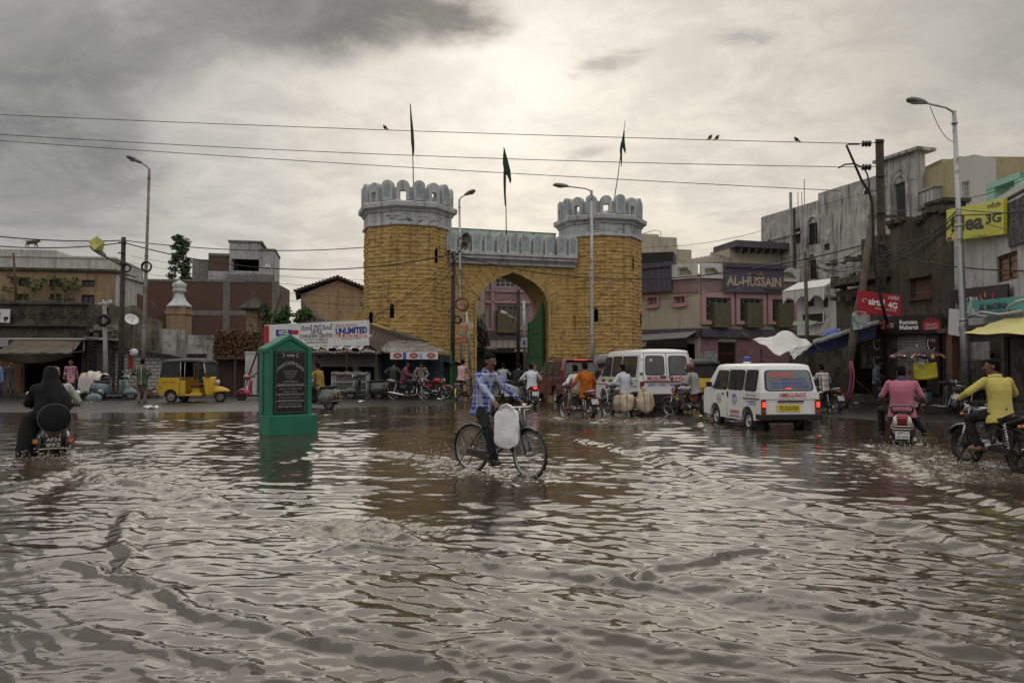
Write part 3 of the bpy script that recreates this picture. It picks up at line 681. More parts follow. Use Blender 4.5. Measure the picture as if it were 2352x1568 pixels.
        so.build('sandal' if barefoot else 'shoe', shoe or shoem, root, bevel=.006 if barefoot else 0)
    b = body.build('body', skinm or skin, root, remesh=vox*.8)
    sh.build('shirt', shirt, root, remesh=vox, smooth=4); tr.build('trousers', pants, root, remesh=vox, smooth=4)
    for o in (root.children[-2], root.children[-1]): q = o.modifiers.new('folds', 'DISPLACE'); q.texture = foldt; q.strength = .045*k; q.mid_level = .5; q.texture_coords = 'LOCAL'
    if collar is not None:
        cm = MB(); c0 = sp_(.505); n_ = 16; L = []
        for j in range(n_):
            a = 6.2832*j/n_; q = sd*(math.cos(a)*.078*k)+fw*(math.sin(a)*.072*k); front = max(0, math.sin(a))**3
            o = c0+q-spn*.035*k*front; L.append([o-spn*.012, o+q*.06+spn*.04*k*(1-front*.4), o+q*.16+spn*.045*k*(1-front*.4), o+q*.34-spn*.012*k])
        cm.loft(L, False, True, True); cm.build('collar', collar, root)
    if hair == 'helmet':
        mb = MB(); mb.ell(hc+up*.03*k-hd*.01, (.145*k, .122*k, .140*k), B, 20, 12); mb.ell(hc-up*.05*k+hd*.04*k, (.12*k, .105*k, .09*k), B, 16, 10); h_ = mb.build('helmet', M('helmet_shell', (.05, .035, .035), .25, c2=(.22, .03, .03), sc=3, coat=.5), root)
        mb = MB(); mb.ell(hc+up*.015*k+hd*.055*k, (.102*k, .105*k, .052*k), B, 20, 10); mb.build('visor', M('visor', (.008, .008, .01), .08), h_)
    elif hair:
        mb = MB(); mb.ell(hc+up*.040*k-hd*.022*k, (.099*k, .080*k, .090*k), B); mb.ell(hc-up*.005*k-hd*.045*k, (.072*k, .078*k, .085*k), B)
        mb.ell(hc+up*.086*k+hd*.018*k, (.064*k, .062*k, .030*k), B)
        for j in range(14): mb.ell(hc+up*random.uniform(.05, .11)*k-hd*random.uniform(-.03, .08)*k+hsd*random.uniform(-.055, .055)*k, (.028*k, .026*k, .022*k), B, 8, 6)
        mb.build('hair', hair if not isinstance(hair, str) else hairm, root, remesh=.011, smooth=2)
    if vox < .012:
        for s_ in (-1, 1): mb = MB(); mb.ell(hc+hd*.0835*k+hsd*(s_*.033*k)+up*.004*k, .0085*k, B, 8, 6); mb.build('eye', eyem, root); mb = MB()
        mb = MB(); mb.cap(hc+hd*.100*k-up*.043*k-hsd*.026*k, hc+hd*.104*k-up*.043*k+hsd*.026*k, .0065*k, .0065*k, 6); mb.build('moustache', hairm, root)
    root['_hc'] = tuple(hc); del root['_hc']
    return root
# ------------------------------------------------------------------ two-wheelers (all face +x, standing on z = 0)
rubber = M('tyre_rubber', (.014, .014, .014), .75, dirt=(.06, .05, .04), dsc=5, bump=.3)
blackp = M('black_paint', (.010, .010, .011), .28, coat=.6, dirt=(.045, .038, .03), dsc=3)
blackr = M('black_plastic', (.018, .018, .018), .6)
chrome = M('chrome', (.62, .61, .60), .2, metal=1., dirt=(.2, .17, .14), dsc=6)
alu = M('cast_aluminium', (.34, .34, .34), .42, metal=1., dirt=(.08, .07, .06), dsc=5)
seatm = M('black_vinyl', (.016, .016, .017), .5)
lampg = M('lamp_glass', (.55, .55, .52), .12); amber = M('amber_lens', (.55, .16, .02), .2)
redoff = M('red_lens', (.22, .012, .010), .15, coat=.5); redon = M('lit_tail_lamp', (1., .06, .025), .3, emit=1.1)
def paint(key, c=(.1, .1, .1), coat=.7): return M(key, c, .3, coat=coat, dirt=tuple(q*.55+.02 for q in c), dsc=2.2, dlo=.56, dhi=.75)
platew = M('number_plate_white', (.62, .61, .58), .5); plateb = M('number_plate_black', (.015, .015, .015), .5); platey = M('number_plate_yellow', (.70, .50, .03), .5)
ink = M('black_lettering', (.012, .012, .014), .6); inkw = M('white_lettering', (.78, .78, .77), .6); inkr = M('red_lettering', (.50, .018, .018), .55); inkb = M('blue_lettering', (.035, .07, .33), .55)
def numplate(par, c, u, v, wd, ht, lines, mat=None, im=None, lm=None):
    u, v = V(u).normalized(), V(v).normalized(); n = u.cross(v); c = V(c); mb = MB()
    mb.prism([c+u*(i*wd/2)+v*(j*ht/2)-n*.012 for i, j in ((-1, -1), (1, -1), (1, 1), (-1, 1))], n*.012); p_ = mb.build('number_plate', mat or platew, par)
    k = len(lines)
    for i, l in enumerate(lines): text(p_, 'plate_lettering', l, im or ink, c+v*(ht*(.5-(i+.5)/k)), u, v, wd*.84, ht*.66/k, .012, .003)
def wheel(par, c, r, tr, n=5, spokes='cast', col=None, steer=0, width=.09, hub=.05, fender=None):
    ax = V((-math.sin(R(steer)), math.cos(R(steer)), 0)); fw = V((math.cos(R(steer)), math.sin(R(steer)), 0)); c = V(c)
    mb = MB(); ri = r-tr*2
    mb.lathe(c, ax, [(ri-.022, -width*.26), (ri+.004, -width*.42), (ri+.010, -width*.42), (ri+.002, 0), (ri+.010, width*.42), (ri+.004, width*.42), (ri-.022, width*.26)], 36, True)
    mb.lathe(c, ax, [(.012, -.07), (hub, -.06), (hub, .06), (.012, .07)], 16)
    if spokes == 'cast':
        for k in range(n):
            a = 6.2832*k/n+.3; d = fw*math.cos(a)+Z3*math.sin(a); mb.bar(c+d*hub*.8, c+d*(ri-.012), .030, .026, ax)
    elif spokes == 'wire':
        for k in range(n):
            a = 6.2832*k/n; d = fw*math.cos(a)+Z3*math.sin(a); e = fw*math.cos(a+(.5 if k % 2 else -.5))+Z3*math.sin(a+(.5 if k % 2 else -.5)); mb.cyl(c+e*hub*.9+ax*(.04*(1 if k % 4 < 2 else -1)), c+d*(ri-.005), .0022, n=5)
    else: mb.lathe(c, ax, [(.02, -.04), (ri*.6, -.02), (ri, -.04), (ri, .04), (ri*.6, .02), (.02, .04)], 24)
    w_ = mb.build('wheel', col or alu, par)
    mb = MB(); mb.torus(c, ax, r-tr, tr, 40, 10, width/(2*tr)); mb.build('tyre', rubber, w_); return w_
def arcfender(mb, c, r, a0, a1, w_, th=.004, steer=0, n=14, drop=.03):
    fw = V((math.cos(R(steer)), math.sin(R(steer)), 0)); ax = V((-math.sin(R(steer)), math.cos(R(steer)), 0)); c = V(c); L = []
    for i in range(n+1):
        a = R(a0+(a1-a0)*i/n); d = fw*math.cos(a)+Z3*math.sin(a)
        out = [(-1, r-drop), (-.8, r-.006), (-.4, r+.004), (.4, r+.004), (.8, r-.006), (1, r-drop)]
        L.append([c+d*q+ax*(s_*w_/2) for s_, q in out]+[c+d*(q-th)+ax*(s_*w_/2*.96) for s_, q in out[::-1]])
    mb.loft(L, True, True)
def motorcycle(label, loc, rz, col, group=None, name_lines=('AP 11', 'E 4471'), lit=False, steer=0, wheelcol=None, cat='motorcycle', rack=True, spokes='cast', stripe=None, tiltx=0, helper=False, plate=True, tank2=None):
    b = thing('motorcycle', label, cat, loc, rz, group); b.rotation_euler.x = R(tiltx)
    fx, rx, wr = .64, -.63, .305
    wheel(b, (rx, 0, wr), wr, .05, 5, spokes, wheelcol, 0, .10); wheel(b, (fx, 0, wr), wr, .045, 5, spokes, wheelcol, steer, .085)
    cs, sn = math.cos(R(steer)), math.sin(R(steer)); piv = V((.50, 0, 0))
    def st(x, y, z): return piv+V(((x-.5)*cs-y*sn, (x-.5)*sn+y*cs, z))
    mb = MB()
    for s_ in (-1, 1): mb.tube([st(fx, s_*.085, wr), st(.53, s_*.085, .62)], [.026, .024], 10); mb.tube([st(.535, s_*.085, .60), st(.44, s_*.085, .90)], .017, 10)
    mb.bar(st(.50, -.1, .72), st(.50, .1, .72), .05); mb.bar(st(.45, -.1, .88), st(.45, .1, .88), .05); mb.build('fork', alu, b)
    mb = MB(); arcfender(mb, st(fx, 0, wr), wr+.035, 25, 175, .13, steer=steer); mb.build('front_fender', col, b)
    mb = MB(); hx = st(.42, 0, 0)
    mb.tube([st(.22, .37, .985), st(.30, .34, .99), st(.40, .20, 1.0), st(.44, .06, .92), st(.44, -.06, .92), st(.40, -.20, 1.0), st(.30, -.34, .99), st(.22, -.37, .985)], .012, 8); h_ = mb.build('handlebar', blackr, b)
    for s_ in (-1, 1): mb = MB(); mb.cyl(st(.215, s_*.385, .984), st(.31, s_*.335, .991), .019, n=10); mb.tube([st(.30, s_*.335, .99), st(.42, s_*.30, .985), st(.45, s_*.22, .98)], .006, 6); mb.build('grip', seatm, h_)
    for s_ in (-1, 1):
        mb = MB(); mb.tube([st(.33, s_*.30, 1.0), st(.36, s_*.36, 1.10), st(.36, s_*.40, 1.14)], .006, 6); mb.ell(st(.36, s_*.42, 1.17), (.018, .065, .042)); mb.build('mirror', blackr, b)
    mb = MB(); fwd = V((cs, sn, 0)); mb.lathe(st(.44, 0, .84), fwd, [(.03, -.02), (.075, .02), (.09, .08), (.095, .12), (.09, .125)], 18); hl = mb.build('headlamp', col, b)
    mb = MB(); mb.lathe(st(.44, 0, .84), fwd, [(.088, .122), (.06, .14), (.0, .148)], 18); mb.build('lamp_glass', lampg, hl)
    mb = MB(); mb.box(st(.40, 0, .97), (.07, .20, .06), steer); mb.build('gauge', blackr, b)
    # tank, seat, side panels, tail
    mb = MB(); L = []
    for x, w_, zb, zt in ((.38, .05, .74, .84), (.34, .10, .70, .90), (.22, .135, .68, .935), (.06, .13, .68, .925), (-.06, .085, .70, .87), (-.11, .05, .72, .82)):
        L.append([V((x, w_*math.cos(t_)*(1 if math.sin(t_) > 0 else .85), (zb+zt)/2+(zt-zb)/2*math.copysign(abs(math.sin(t_))**.7, math.sin(t_)))) for t_ in [6.2832*j/16 for j in range(16)]])
    mb.loft(L); mb.build('fuel_tank', tank2 or col, b, sub=1)
    mb = MB(); L = []
    for x, w_, zb, zt in ((.0, .06, .73, .81), (-.08, .10, .72, .80), (-.28, .135, .72, .785), (-.42, .14, .73, .81), (-.60, .13, .76, .845), (-.74, .10, .80, .86)):
        L.append([V((x, w_*math.copysign(abs(math.cos(t_))**.5, math.cos(t_)), (zb+zt)/2+(zt-zb)/2*math.copysign(abs(math.sin(t_))**.6, math.sin(t_)))) for t_ in [6.2832*j/16 for j in range(16)]])
    mb.loft(L); mb.build('seat', seatm, b)
    mb = MB()
    for s_ in (-1, 1): mb.prism([(.0, s_*.10, .70), (-.10, s_*.12, .55), (-.30, s_*.12, .52), (-.38, s_*.12, .70)], (0, s_*.025, 0))
    mb.build('side_panel', col, b, bevel=.008)
    mb = MB(); L = []
    for x, w_, zb, zt in ((-.40, .13, .68, .755), (-.60, .125, .71, .79), (-.80, .10, .755, .845), (-.90, .065, .79, .86)):
        L.append([V((x, w_*math.copysign(abs(math.cos(t_))**.7, math.cos(t_)), (zb+zt)/2+(zt-zb)/2*math.sin(t_))) for t_ in [6.2832*j/14 for j in range(14)]])
    mb.loft(L); mb.build('tail_cowl', tank2 or col, b)
    mb = MB(); mb.ell((-.90, 0, .80), (.045, .075, .045)); mb.build('tail_lamp', redon if lit else redoff, b)
    mb = MB(); mb.tube([(-.50, .145, .80), (-.72, .15, .87), (-.88, .11, .90), (-.92, 0, .905), (-.88, -.11, .90), (-.72, -.15, .87), (-.50, -.145, .80)], .012, 8); mb.build('grab_rail', chrome if rack else blackr, b)
    mb = MB(); arcfender(mb, (rx, 0, wr), wr+.06, 60, 190, .15); mb.prism([(-.86, -.08, .76), (-.86, .08, .76), (-.97, .085, .50), (-.97, -.085, .50)], (-.012, 0, -.004)); mb.build('rear_fender', blackr, b)
    if plate: numplate(b, (-.955, 0, .60), (0, -1, 0), (.36, 0, .93), .22, .15, name_lines)
    for s_ in (-1, 1):
        for x, z, q in ((-.86, .70, .13), (.45, .80, .16)):
            mb = MB(); mb.cyl((x, s_*.05, z), (x, s_*q, z), .008, n=6); mb.ell((x, s_*(q+.02), z), (.04, .026, .024), n=10, k=6); mb.build('indicator', amber, b)
    # frame, engine, exhaust, shocks
    mb = MB()
    mb.tube([(.44, 0, .84), (.30, 0, .56), (.20, 0, .30), (-.10, 0, .27)], .020, 8); mb.tube([(.42, 0, .86), (.0, 0, .70), (-.40, 0, .70), (-.80, 0, .76)], .020, 8)
    for s_ in (-1, 1): mb.tube([(-.05, s_*.08, .70), (-.16, s_*.09, .30), (-.20, s_*.10, .29)], .015, 8); mb.tube([(-.15, s_*.09, .32), (rx, s_*.10, wr)], .018, 8); mb.tube([(-.18, s_*.11, .40), (-.55, s_*.115, .74)], .010, 6)
    mb.build('frame', blackp, b)
    mb = MB(); mb.ell((.06, 0, .36), (.19, .125, .115)); mb.cyl((.12, -.15, .36), (.12, .14, .36), .085, n=18); mb.cyl((-.05, -.14, .35), (-.05, .15, .35), .065, n=18)
    for k in range(7): mb.box((.155+k*.006, 0, .47+k*.026), (.17, .19, .012))
    mb.box((.175, 0, .55), (.10, .11, .2)); mb.build('engine', alu, b)
    mb = MB(); mb.tube([(.24, -.05, .56), (.36, -.09, .50), (.35, -.12, .30), (.15, -.15, .235), (-.15, -.16, .25)], .018, 8); mb.tube([(-.12, -.16, .25), (-.20, -.165, .26), (-.60, -.185, .34), (-.84, -.19, .38)], [.02, .045, .048, .04], 12); mb.build('exhaust', chrome, b)
    for s_ in (-1, 1):
        mb = MB(); mb.cyl((-.50, s_*.125, .72), (-.60, s_*.125, .33), .012, n=8); mb.tube([V((-.50, s_*.125, .70))+V((-.09, 0, -.33))*(k/60)+V((math.cos(k*.9)*.03, math.sin(k*.9)*.03, 0)) for k in range(61)], .006, 5); mb.build('shock_absorber', chrome, b)
    mb = MB(); mb.bar((-.12, .13, .33), (rx, .135, wr+.02), .014, .085); mb.build('chain_guard', blackp, b)
    mb = MB()
    for s_ in (-1, 1): mb.cyl((.0, s_*.10, .27), (.0, s_*.28, .27), .014, n=8); mb.cyl((-.42, s_*.11, .40), (-.42, s_*.24, .40), .012, n=8); mb.tube([(.28, s_*.05, .5), (.29, s_*.27, .5), (.25, s_*.30, .38), (.2, s_*.06, .28)], .011, 7)
    mb.tube([(-.12, .20, .30), (-.78, .20, .30), (-.76, .20, .62), (-.34, .17, .66)], .009, 6); mb.build('footpeg', chrome if spokes == 'wire' else blackr, b)
    return b
def scooter(label, loc, rz, col, group=None, style='old', lines=('AP 24', '892'), pm=None, pim=None, lit=False, steer=0, spare=False, tiltx=0, cowl=True, cat='scooter', seat2=None, plate=True):
    b = thing('scooter', label, cat, loc, rz, group); b.rotation_euler.x = R(tiltx)
    wr = .235; fx, rx = .62, -.60; old = style == 'old'
    wheel(b, (rx, 0, wr), wr, .05, 5, 'disc', alu if old else blackr, 0, .10, .05); wheel(b, (fx, 0, wr), wr, .048, 5, 'disc' if old else 'cast', alu if old else blackr, steer, .095, .05)
    cs, sn = math.cos(R(steer)), math.sin(R(steer)); piv = V((.45, 0, 0))
    def st(x, y, z): return piv+V(((x-.45)*cs-y*sn, (x-.45)*sn+y*cs, z))
    mb = MB(); L = []     # front fender, a rounded shell over the wheel
    for x, w_, z0, z1 in ((.30, .09, .30, .40), (.38, .11, .24, .47), (.52, .115, .25, .52), (.66, .11, .27, .515), (.80, .085, .26, .43), (.90, .04, .24, .31)):
        L.append([st(x, w_*math.cos(t_), z0+(z1-z0)*max(0, math.sin(t_))**.75) for t_ in [math.pi*j/10 for j in range(11)]]+[st(x, w_*.9*math.cos(t_), z0+.0+(z1-z0-.012)*max(0, math.sin(t_))**.75) for t_ in [math.pi*(10-j)/10 for j in range(11)]])
    mb.loft(L); mb.build('front_fender', col, b)
    mb = MB(); mb.tube([st(fx, .07, wr), st(.50, .06, .5), st(.42, 0, .95)], .022, 8); mb.build('fork', alu, b)
    mb = MB()             # leg shield: curved plate
    def ls(u, v):
        y = (u-.5)*2; z = .24+v*.62; w_ = .215+.03*math.sin(v*3.1)-.05*max(0, v-.75)*4; return V((.42-.10*v-.10*abs(y)**2+(.10*(1-v)**3*-1), y*w_, z))
    mb.sheet(ls, 14, 12); mb.build('leg_shield', col, b, solid=.02)
    mb = MB(); mb.sheet(lambda u, v: V((-.30+.66*u, (v-.5)*.36, .235+.02*(u-.5)**2)), 8, 6); mb.bar((-.3, .17, .22), (.34, .17, .22), .03, .05); mb.bar((-.3, -.17, .22), (.34, -.17, .22), .03, .05); mb.build('floorboard', col if old else blackr, b, solid=.02)
    mb = MB(); L = []     # body and cowls
    rr = ((-.20, .09, .26, .70), (-.30, .17, .25, .74), (-.45, .225, .25, .76), (-.62, .235, .27, .765), (-.80, .20, .33, .75), (-.93, .12, .42, .70), (-.97, .05, .50, .62)) if old else \
         ((-.12, .12, .30, .70), (-.30, .16, .30, .74), (-.50, .185, .36, .77), (-.72, .18, .46, .79), (-.90, .14, .54, .80), (-.99, .09, .60, .79), (-1.02, .05, .66, .75))
    for x, w_, z0, z1 in rr:
        L.append([V((x, w_*math.copysign(abs(math.cos(t_))**.6, math.cos(t_))*(1 if math.sin(t_) < .3 else .9), (z0+z1)/2+(z1-z0)/2*math.copysign(abs(math.sin(t_))**.75, math.sin(t_)))) for t_ in [6.2832*j/20 for j in range(20)]])
    mb.loft(L); bd = mb.build('body', col, b)
    mb = MB()
    if old:
        for s_ in (-1, 1):
            if cowl or s_ > 0: mb.ell((-.60, s_*.19, .42), (.33, .075, .19), n=20)
        if cowl: mb.build('side_cowl', col, b)
        else:
            mb.build('side_cowl', col, b); mb = MB(); mb.ell((-.52, -.17, .38), (.15, .09, .12)); mb.cyl((-.55, -.24, .36), (-.55, -.1, .36), .08); mb.box((-.40, -.2, .38), (.1, .1, .16)); mb.build('engine', alu, b)
    else:
        for s_ in (-1, 1): mb.box((rx+.1, s_*.10, .34), (.42, .05, .16))
        mb.build('engine', alu, b, bevel=.02)
    mb = MB(); L = []
    for x, w_, zb, zt in ((-.10, .10, .74, .79), (-.22, .15, .73, .815), (-.45, .16, .74, .82), (-.66, .16, .75, .845), (-.84, .12, .76, .85)):
        L.append([V((x, w_*math.copysign(abs(math.cos(t_))**.5, math.cos(t_)), (zb+zt)/2+(zt-zb)/2*math.copysign(abs(math.sin(t_))**.6, math.sin(t_)))) for t_ in [6.2832*j/16 for j in range(16)]])
    mb.loft(L); mb.build('seat', seat2 or seatm, b)
    mb = MB(); mb.tube([st(.30, .36, .985), st(.36, .28, 1.0), st(.40, .10, .99), st(.40, -.10, .99), st(.36, -.28, 1.0), st(.30, -.36, .985)], .013, 8); h_ = mb.build('handlebar', chrome if old else blackr, b)
    for s_ in (-1, 1): mb = MB(); mb.cyl(st(.27, s_*.40, .98), st(.345, s_*.30, .996), .02, n=10); mb.tube([st(.345, s_*.30, .99), st(.40, s_*.38, .97)], .007, 6); mb.build('grip', seatm, h_)
    mb = MB(); mb.ell(st(.42, 0, .98), (.12, .12, .085), n=16); hs = mb.build('headset', col, b)
    mb = MB(); mb.lathe(st(.50, 0, .985), V((cs, sn, 0)), [(.07, -.03), (.075, .02), (.05, .045), (0, .055)], 18); mb.build('headlamp', lampg, hs)
    for s_ in (-1, 1):
        mb = MB(); mb.tube([st(.36, s_*.26, 1.0), st(.38, s_*.32, 1.12), st(.38, s_*.35, 1.15)], .006, 6); mb.ell(st(.38, s_*.37, 1.19), (.014, .055, .055)); mb.build('mirror', chrome if old else blackr, b)
    if old:
        mb = MB(); mb.box((-.955, 0, .60), (.07, .15, .075)); tl = mb.build('tail_lamp', M('tail_lamp_housing', (.30, .14, .09), .4), b, bevel=.015)
        mb = MB(); mb.ell((-.99, 0, .60), (.022, .065, .03)); mb.build('lens', redon if lit else redoff, tl)
        for s_ in (-1, 1):
            mb = MB(); mb.box((-.88, s_*.25, .46), (.07, .11, .10)); q_ = mb.build('indicator', blackr, b, bevel=.012); mb = MB(); mb.box((-.92, s_*.25, .46), (.02, .075, .065)); mb.build('lens', M('orange_lens', (.62, .15, .035), .3), q_, bevel=.006)
        mb = MB(); mb.tube([(-.82, .20, .30), (-1.0, .20, .34), (-1.03, 0, .35), (-1.0, -.20, .34), (-.82, -.20, .30)], .014, 8); mb.tube([(-.90, .11, .74), (-1.0, .09, .52), (-1.0, .07, .40)], .012, 7); mb.tube([(-.90, -.11, .74), (-1.0, -.09, .52), (-1.0, -.07, .40)], .012, 7); mb.build('bumper', M('cream_bumper', (.30, .26, .16), .5), b)
        if plate: numplate(b, (-1.02, 0, .45), (0, -1, 0), (.1, 0, 1), .24, .17, lines, pm, pim)
        mb = MB(); mb.tube([(-.4, -.12, .22), (-.7, -.17, .22), (-.85, -.17, .24)], .03, 8); mb.build('exhaust', rust, b)
        if spare:
            mb = MB(); ax = V((-1, 0, .25)).normalized(); mb.lathe(V((-.93, -.01, .80))+Z3*.02, ax, [(0, .09), (.20, .085), (.235, .06), (.245, .0), (.235, -.05), (.15, -.06), (0, -.06)], 36); mb.build('spare_wheel', M('spare_wheel_cover', (.010, .010, .011), .75, bump=.2, spec=.12), b)
            mb = MB(); mb.torus(V((-.93, -.01, .80))+Z3*.02+ax*.055, ax, .238, .010, 40, 6); mb.build('cover_rim', M('cover_piping', (.05, .05, .052), .6), b)
    else:
        mb = MB(); mb.box((-1.0, 0, .70), (.05, .17, .06)); mb.build('tail_lamp', redon if lit else redoff, b, bevel=.02)
        for s_ in (-1, 1): mb = MB(); mb.ell((-.97, s_*.115, .66), (.05, .042, .085)); mb.build('indicator', M('clear_lens', (.60, .57, .50), .2), b)
        mb = MB(); mb.tube([(-.55, .17, .80), (-.80, .19, .90), (-.95, .13, .945), (-1.0, 0, .95), (-.95, -.13, .945), (-.80, -.19, .90), (-.55, -.17, .80)], .020, 8); mb.build('grab_rail', M('grey_rail', (.16, .16, .165), .4, metal=.6), b)
        mb = MB()
        for z in (.52, .57): mb.tube([(-.80, .20, z+.02), (-1.0, .17, z), (-1.05, 0, z), (-1.0, -.17, z), (-.80, -.20, z+.02)], .009, 7)
        for s_ in (-1, 1): mb.tube([(-1.0, s_*.17, .52), (-1.02, s_*.16, .60), (-1.0, s_*.13, .72), (-.98, s_*.07, .78)], .008, 7); m2 = MB(); m2.tube([(-.2, s_*.19, .30), (.28, s_*.21, .27), (.40, s_*.22, .60)], .010, 7); m2.build('side_rail', chrome, b)
        mb.build('crash_guard', chrome, b)
        mb = MB(); mb.prism([(-.93, -.10, .52), (-.93, .10, .52), (-1.0, .11, .28), (-1.0, -.11, .28)], (.02, 0, 0)); mb.build('rear_fender', blackr, b)
        if plate: numplate(b, (-1.02, 0, .41), (0, -1, 0), (.12, 0, 1), .23, .14, lines, pm, pim)
        mb = MB(); mb.tube([(-.3, -.15, .25), (-.55, -.19, .26), (-.85, -.2, .31)], [.03, .05, .045], 10); mb.build('exhaust', alu, b)
    return b
def bicycle(label, loc, rz, group=None, col=None, steer=0, yellowtip=False, wires=36, white=False):
    b = thing('bicycle', label, 'bicycle', loc, rz, group); wr = .345; fx, rx = .56, -.56; z = wr; col = col or blackp
    wheel(b, (rx, 0, z), wr, .020, wires, 'wire', M('steel_rim', (.30, .29, .28), .35, metal=.8, dirt=(.06, .05, .04)), 0, .038, .03); wheel(b, (fx, 0, z), wr, .020, wires, 'wire', M('steel_rim'), steer, .038, .03)
    cs, sn = math.cos(R(steer)), math.sin(R(steer)); piv = V((.40, 0, 0))
    def st(x, y, z): return piv+V(((x-.40)*cs-y*sn, (x-.40)*sn+y*cs, z))
    bb = V((-.12, 0, .28)); stp = V((-.30, 0, .77)); hd0, hd1 = V((.44, 0, .62)), V((.38, 0, .86))
    mb = MB(); mb.cyl(bb, stp, .016); mb.cyl(stp+V((.02, 0, -.05)), hd1+V((0, 0, -.03)), .016); mb.cyl(bb, hd0, .018); mb.cyl(hd0, hd1, .022)
    for s_ in (-1, 1): mb.tube([bb+V((-.03, s_*.035, 0)), (rx, s_*.06, z)], .010, 8); mb.tube([stp+V((.01, s_*.02, -.06)), (rx, s_*.06, z)], .009, 8)
    mb.build('frame', col, b)
    mb = MB()
    for s_ in (-1, 1): mb.tube([st(.44, s_*.05, .64), st(.48, s_*.05, .52), st(fx, s_*.05, z)], .012, 8)
    mb.box(st(.44, 0, .65), (.05, .12, .04)); mb.build('fork', col, b)
    mb = MB(); arcfender(mb, (rx, 0, z), wr+.022, 40, 215, .062, drop=.016, n=24); mb.build('rear_fender', col, b)
    mb = MB(); arcfender(mb, st(fx, 0, z), wr+.022, 62, 178, .062, drop=.016, n=20, steer=steer); mb.build('front_fender', col, b)
    if yellowtip: mb = MB(); arcfender(mb, (rx, 0, z), wr+.026, 150, 215, .070, drop=.018); mb.build('fender_tip', M('yellow_reflector_paint', (.70, .52, .05), .5), b)
    mb = MB(); mb.lathe(V((-.35, -.062, .31)), Y3, [(0, 0)]*2, 3) if False else None
    L = []
    for x, h in ((-.60, .035), (-.56, .055), (-.40, .06), (-.22, .075), (-.10, .115), (-.02, .11), (.02, .06)):
        zc = .315-(x+.6)*.07; L.append([V((x, -.045, zc-h)), V((x, -.085, zc-h)), V((x, -.085, zc+h*.75)), V((x, -.045, zc+h*.75))])
    mb.loft(L, True, False); mb.build('chain_case', col, b, bevel=.006)
    mb = MB(); mb.cyl(bb+V((0, -.10, 0)), bb+V((0, .10, 0)), .02); ca = R(-40); d = V((math.cos(ca), 0, math.sin(ca)))
    mb.bar(bb+V((0, -.10, 0)), bb+d*.17+V((0, -.11, 0)), .022, .014); mb.bar(bb+V((0, .09, 0)), bb-d*.17+V((0, .10, 0)), .022, .014); cr = mb.build('crank', chrome, b)
    for s_, q in ((-1, d*.17), (1, -d*.17)): mb = MB(); mb.box(bb+q+V((0, s_*.155, 0)), (.10, .085, .028)); mb.build('pedal', seatm, b, bevel=.006)
    mb = MB(); mb.cyl(stp, stp+V((-.02, 0, .08)), .012); L = []
    for x, w_, z0, z1 in ((-.46, .07, .86, .895), (-.42, .105, .855, .91), (-.34, .105, .86, .905), (-.24, .05, .865, .895), (-.14, .022, .86, .885)):
        L.append([V((x, w_*math.cos(t_), (z0+z1)/2+(z1-z0)/2*math.sin(t_))) for t_ in [6.2832*j/12 for j in range(12)]])
    mb.loft(L); [mb.tube([V((-.40, s_*.06, .86))+V((math.cos(k*.8)*.02, math.sin(k*.8)*.02, -.05*k/30)) for k in range(31)], .004, 5) for s_ in (-1, 1)]; mb.build('saddle', seatm, b)
    mb = MB()       # upright roadster handlebar with rod brakes
    mb.cyl(st(.38, 0, .84), st(.37, 0, .97), .013)
    bar_ = [st(.17, .26, .955), st(.28, .27, .97), st(.38, .22, .985), st(.43, .10, .975), st(.43, -.10, .975), st(.38, -.22, .985), st(.28, -.27, .97), st(.17, -.26, .955)]
    mb.tube(bar_, .012, 8)
    for s_ in (-1, 1): mb.tube([st(.18, s_*.24, .925), st(.30, s_*.25, .935), st(.39, s_*.19, .95), st(.43, s_*.04, .93)], .006, 6)
    mb.tube([st(.44, .02, .94), st(.47, .02, .70)], .005, 6); h_ = mb.build('handlebar', chrome, b)
    for s_ in (-1, 1): mb = MB(); mb.cyl(st(.165, s_*.26, .954), st(.28, s_*.27, .970), .017, n=10); mb.build('grip', seatm, h_)
    mb = MB(); mb.lathe(st(.36, .09, .985), Z3, [(.0, 0), (.032, .003), (.030, .022), (.012, .036), (0, .038)], 16); mb.build('bell', chrome, b)
    mb = MB()
    for y in (-.07, -.025, .025, .07): mb.tube([(-.36, y, .735), (-.86, y, .735)], .005, 6)
    for x in (-.38, -.62, -.86): mb.tube([(x, -.08, .735), (x, .08, .735)], .005, 6)
    for s_ in (-1, 1): mb.tube([(-.80, s_*.075, .735), (rx, s_*.075, z)], .005, 6)
    mb.build('carrier', chrome if white else blackp, b)
    mb = MB(); [mb.tube([(rx, s_*.07, z), (-.74, s_*.12, .10), (-.82, s_*.10, .09)], .009, 6) for s_ in (-1, 1)]; mb.tube([(-.76, -.12, .10), (-.76, .12, .10)], .009, 6); mb.build('stand', blackp, b)
    return b
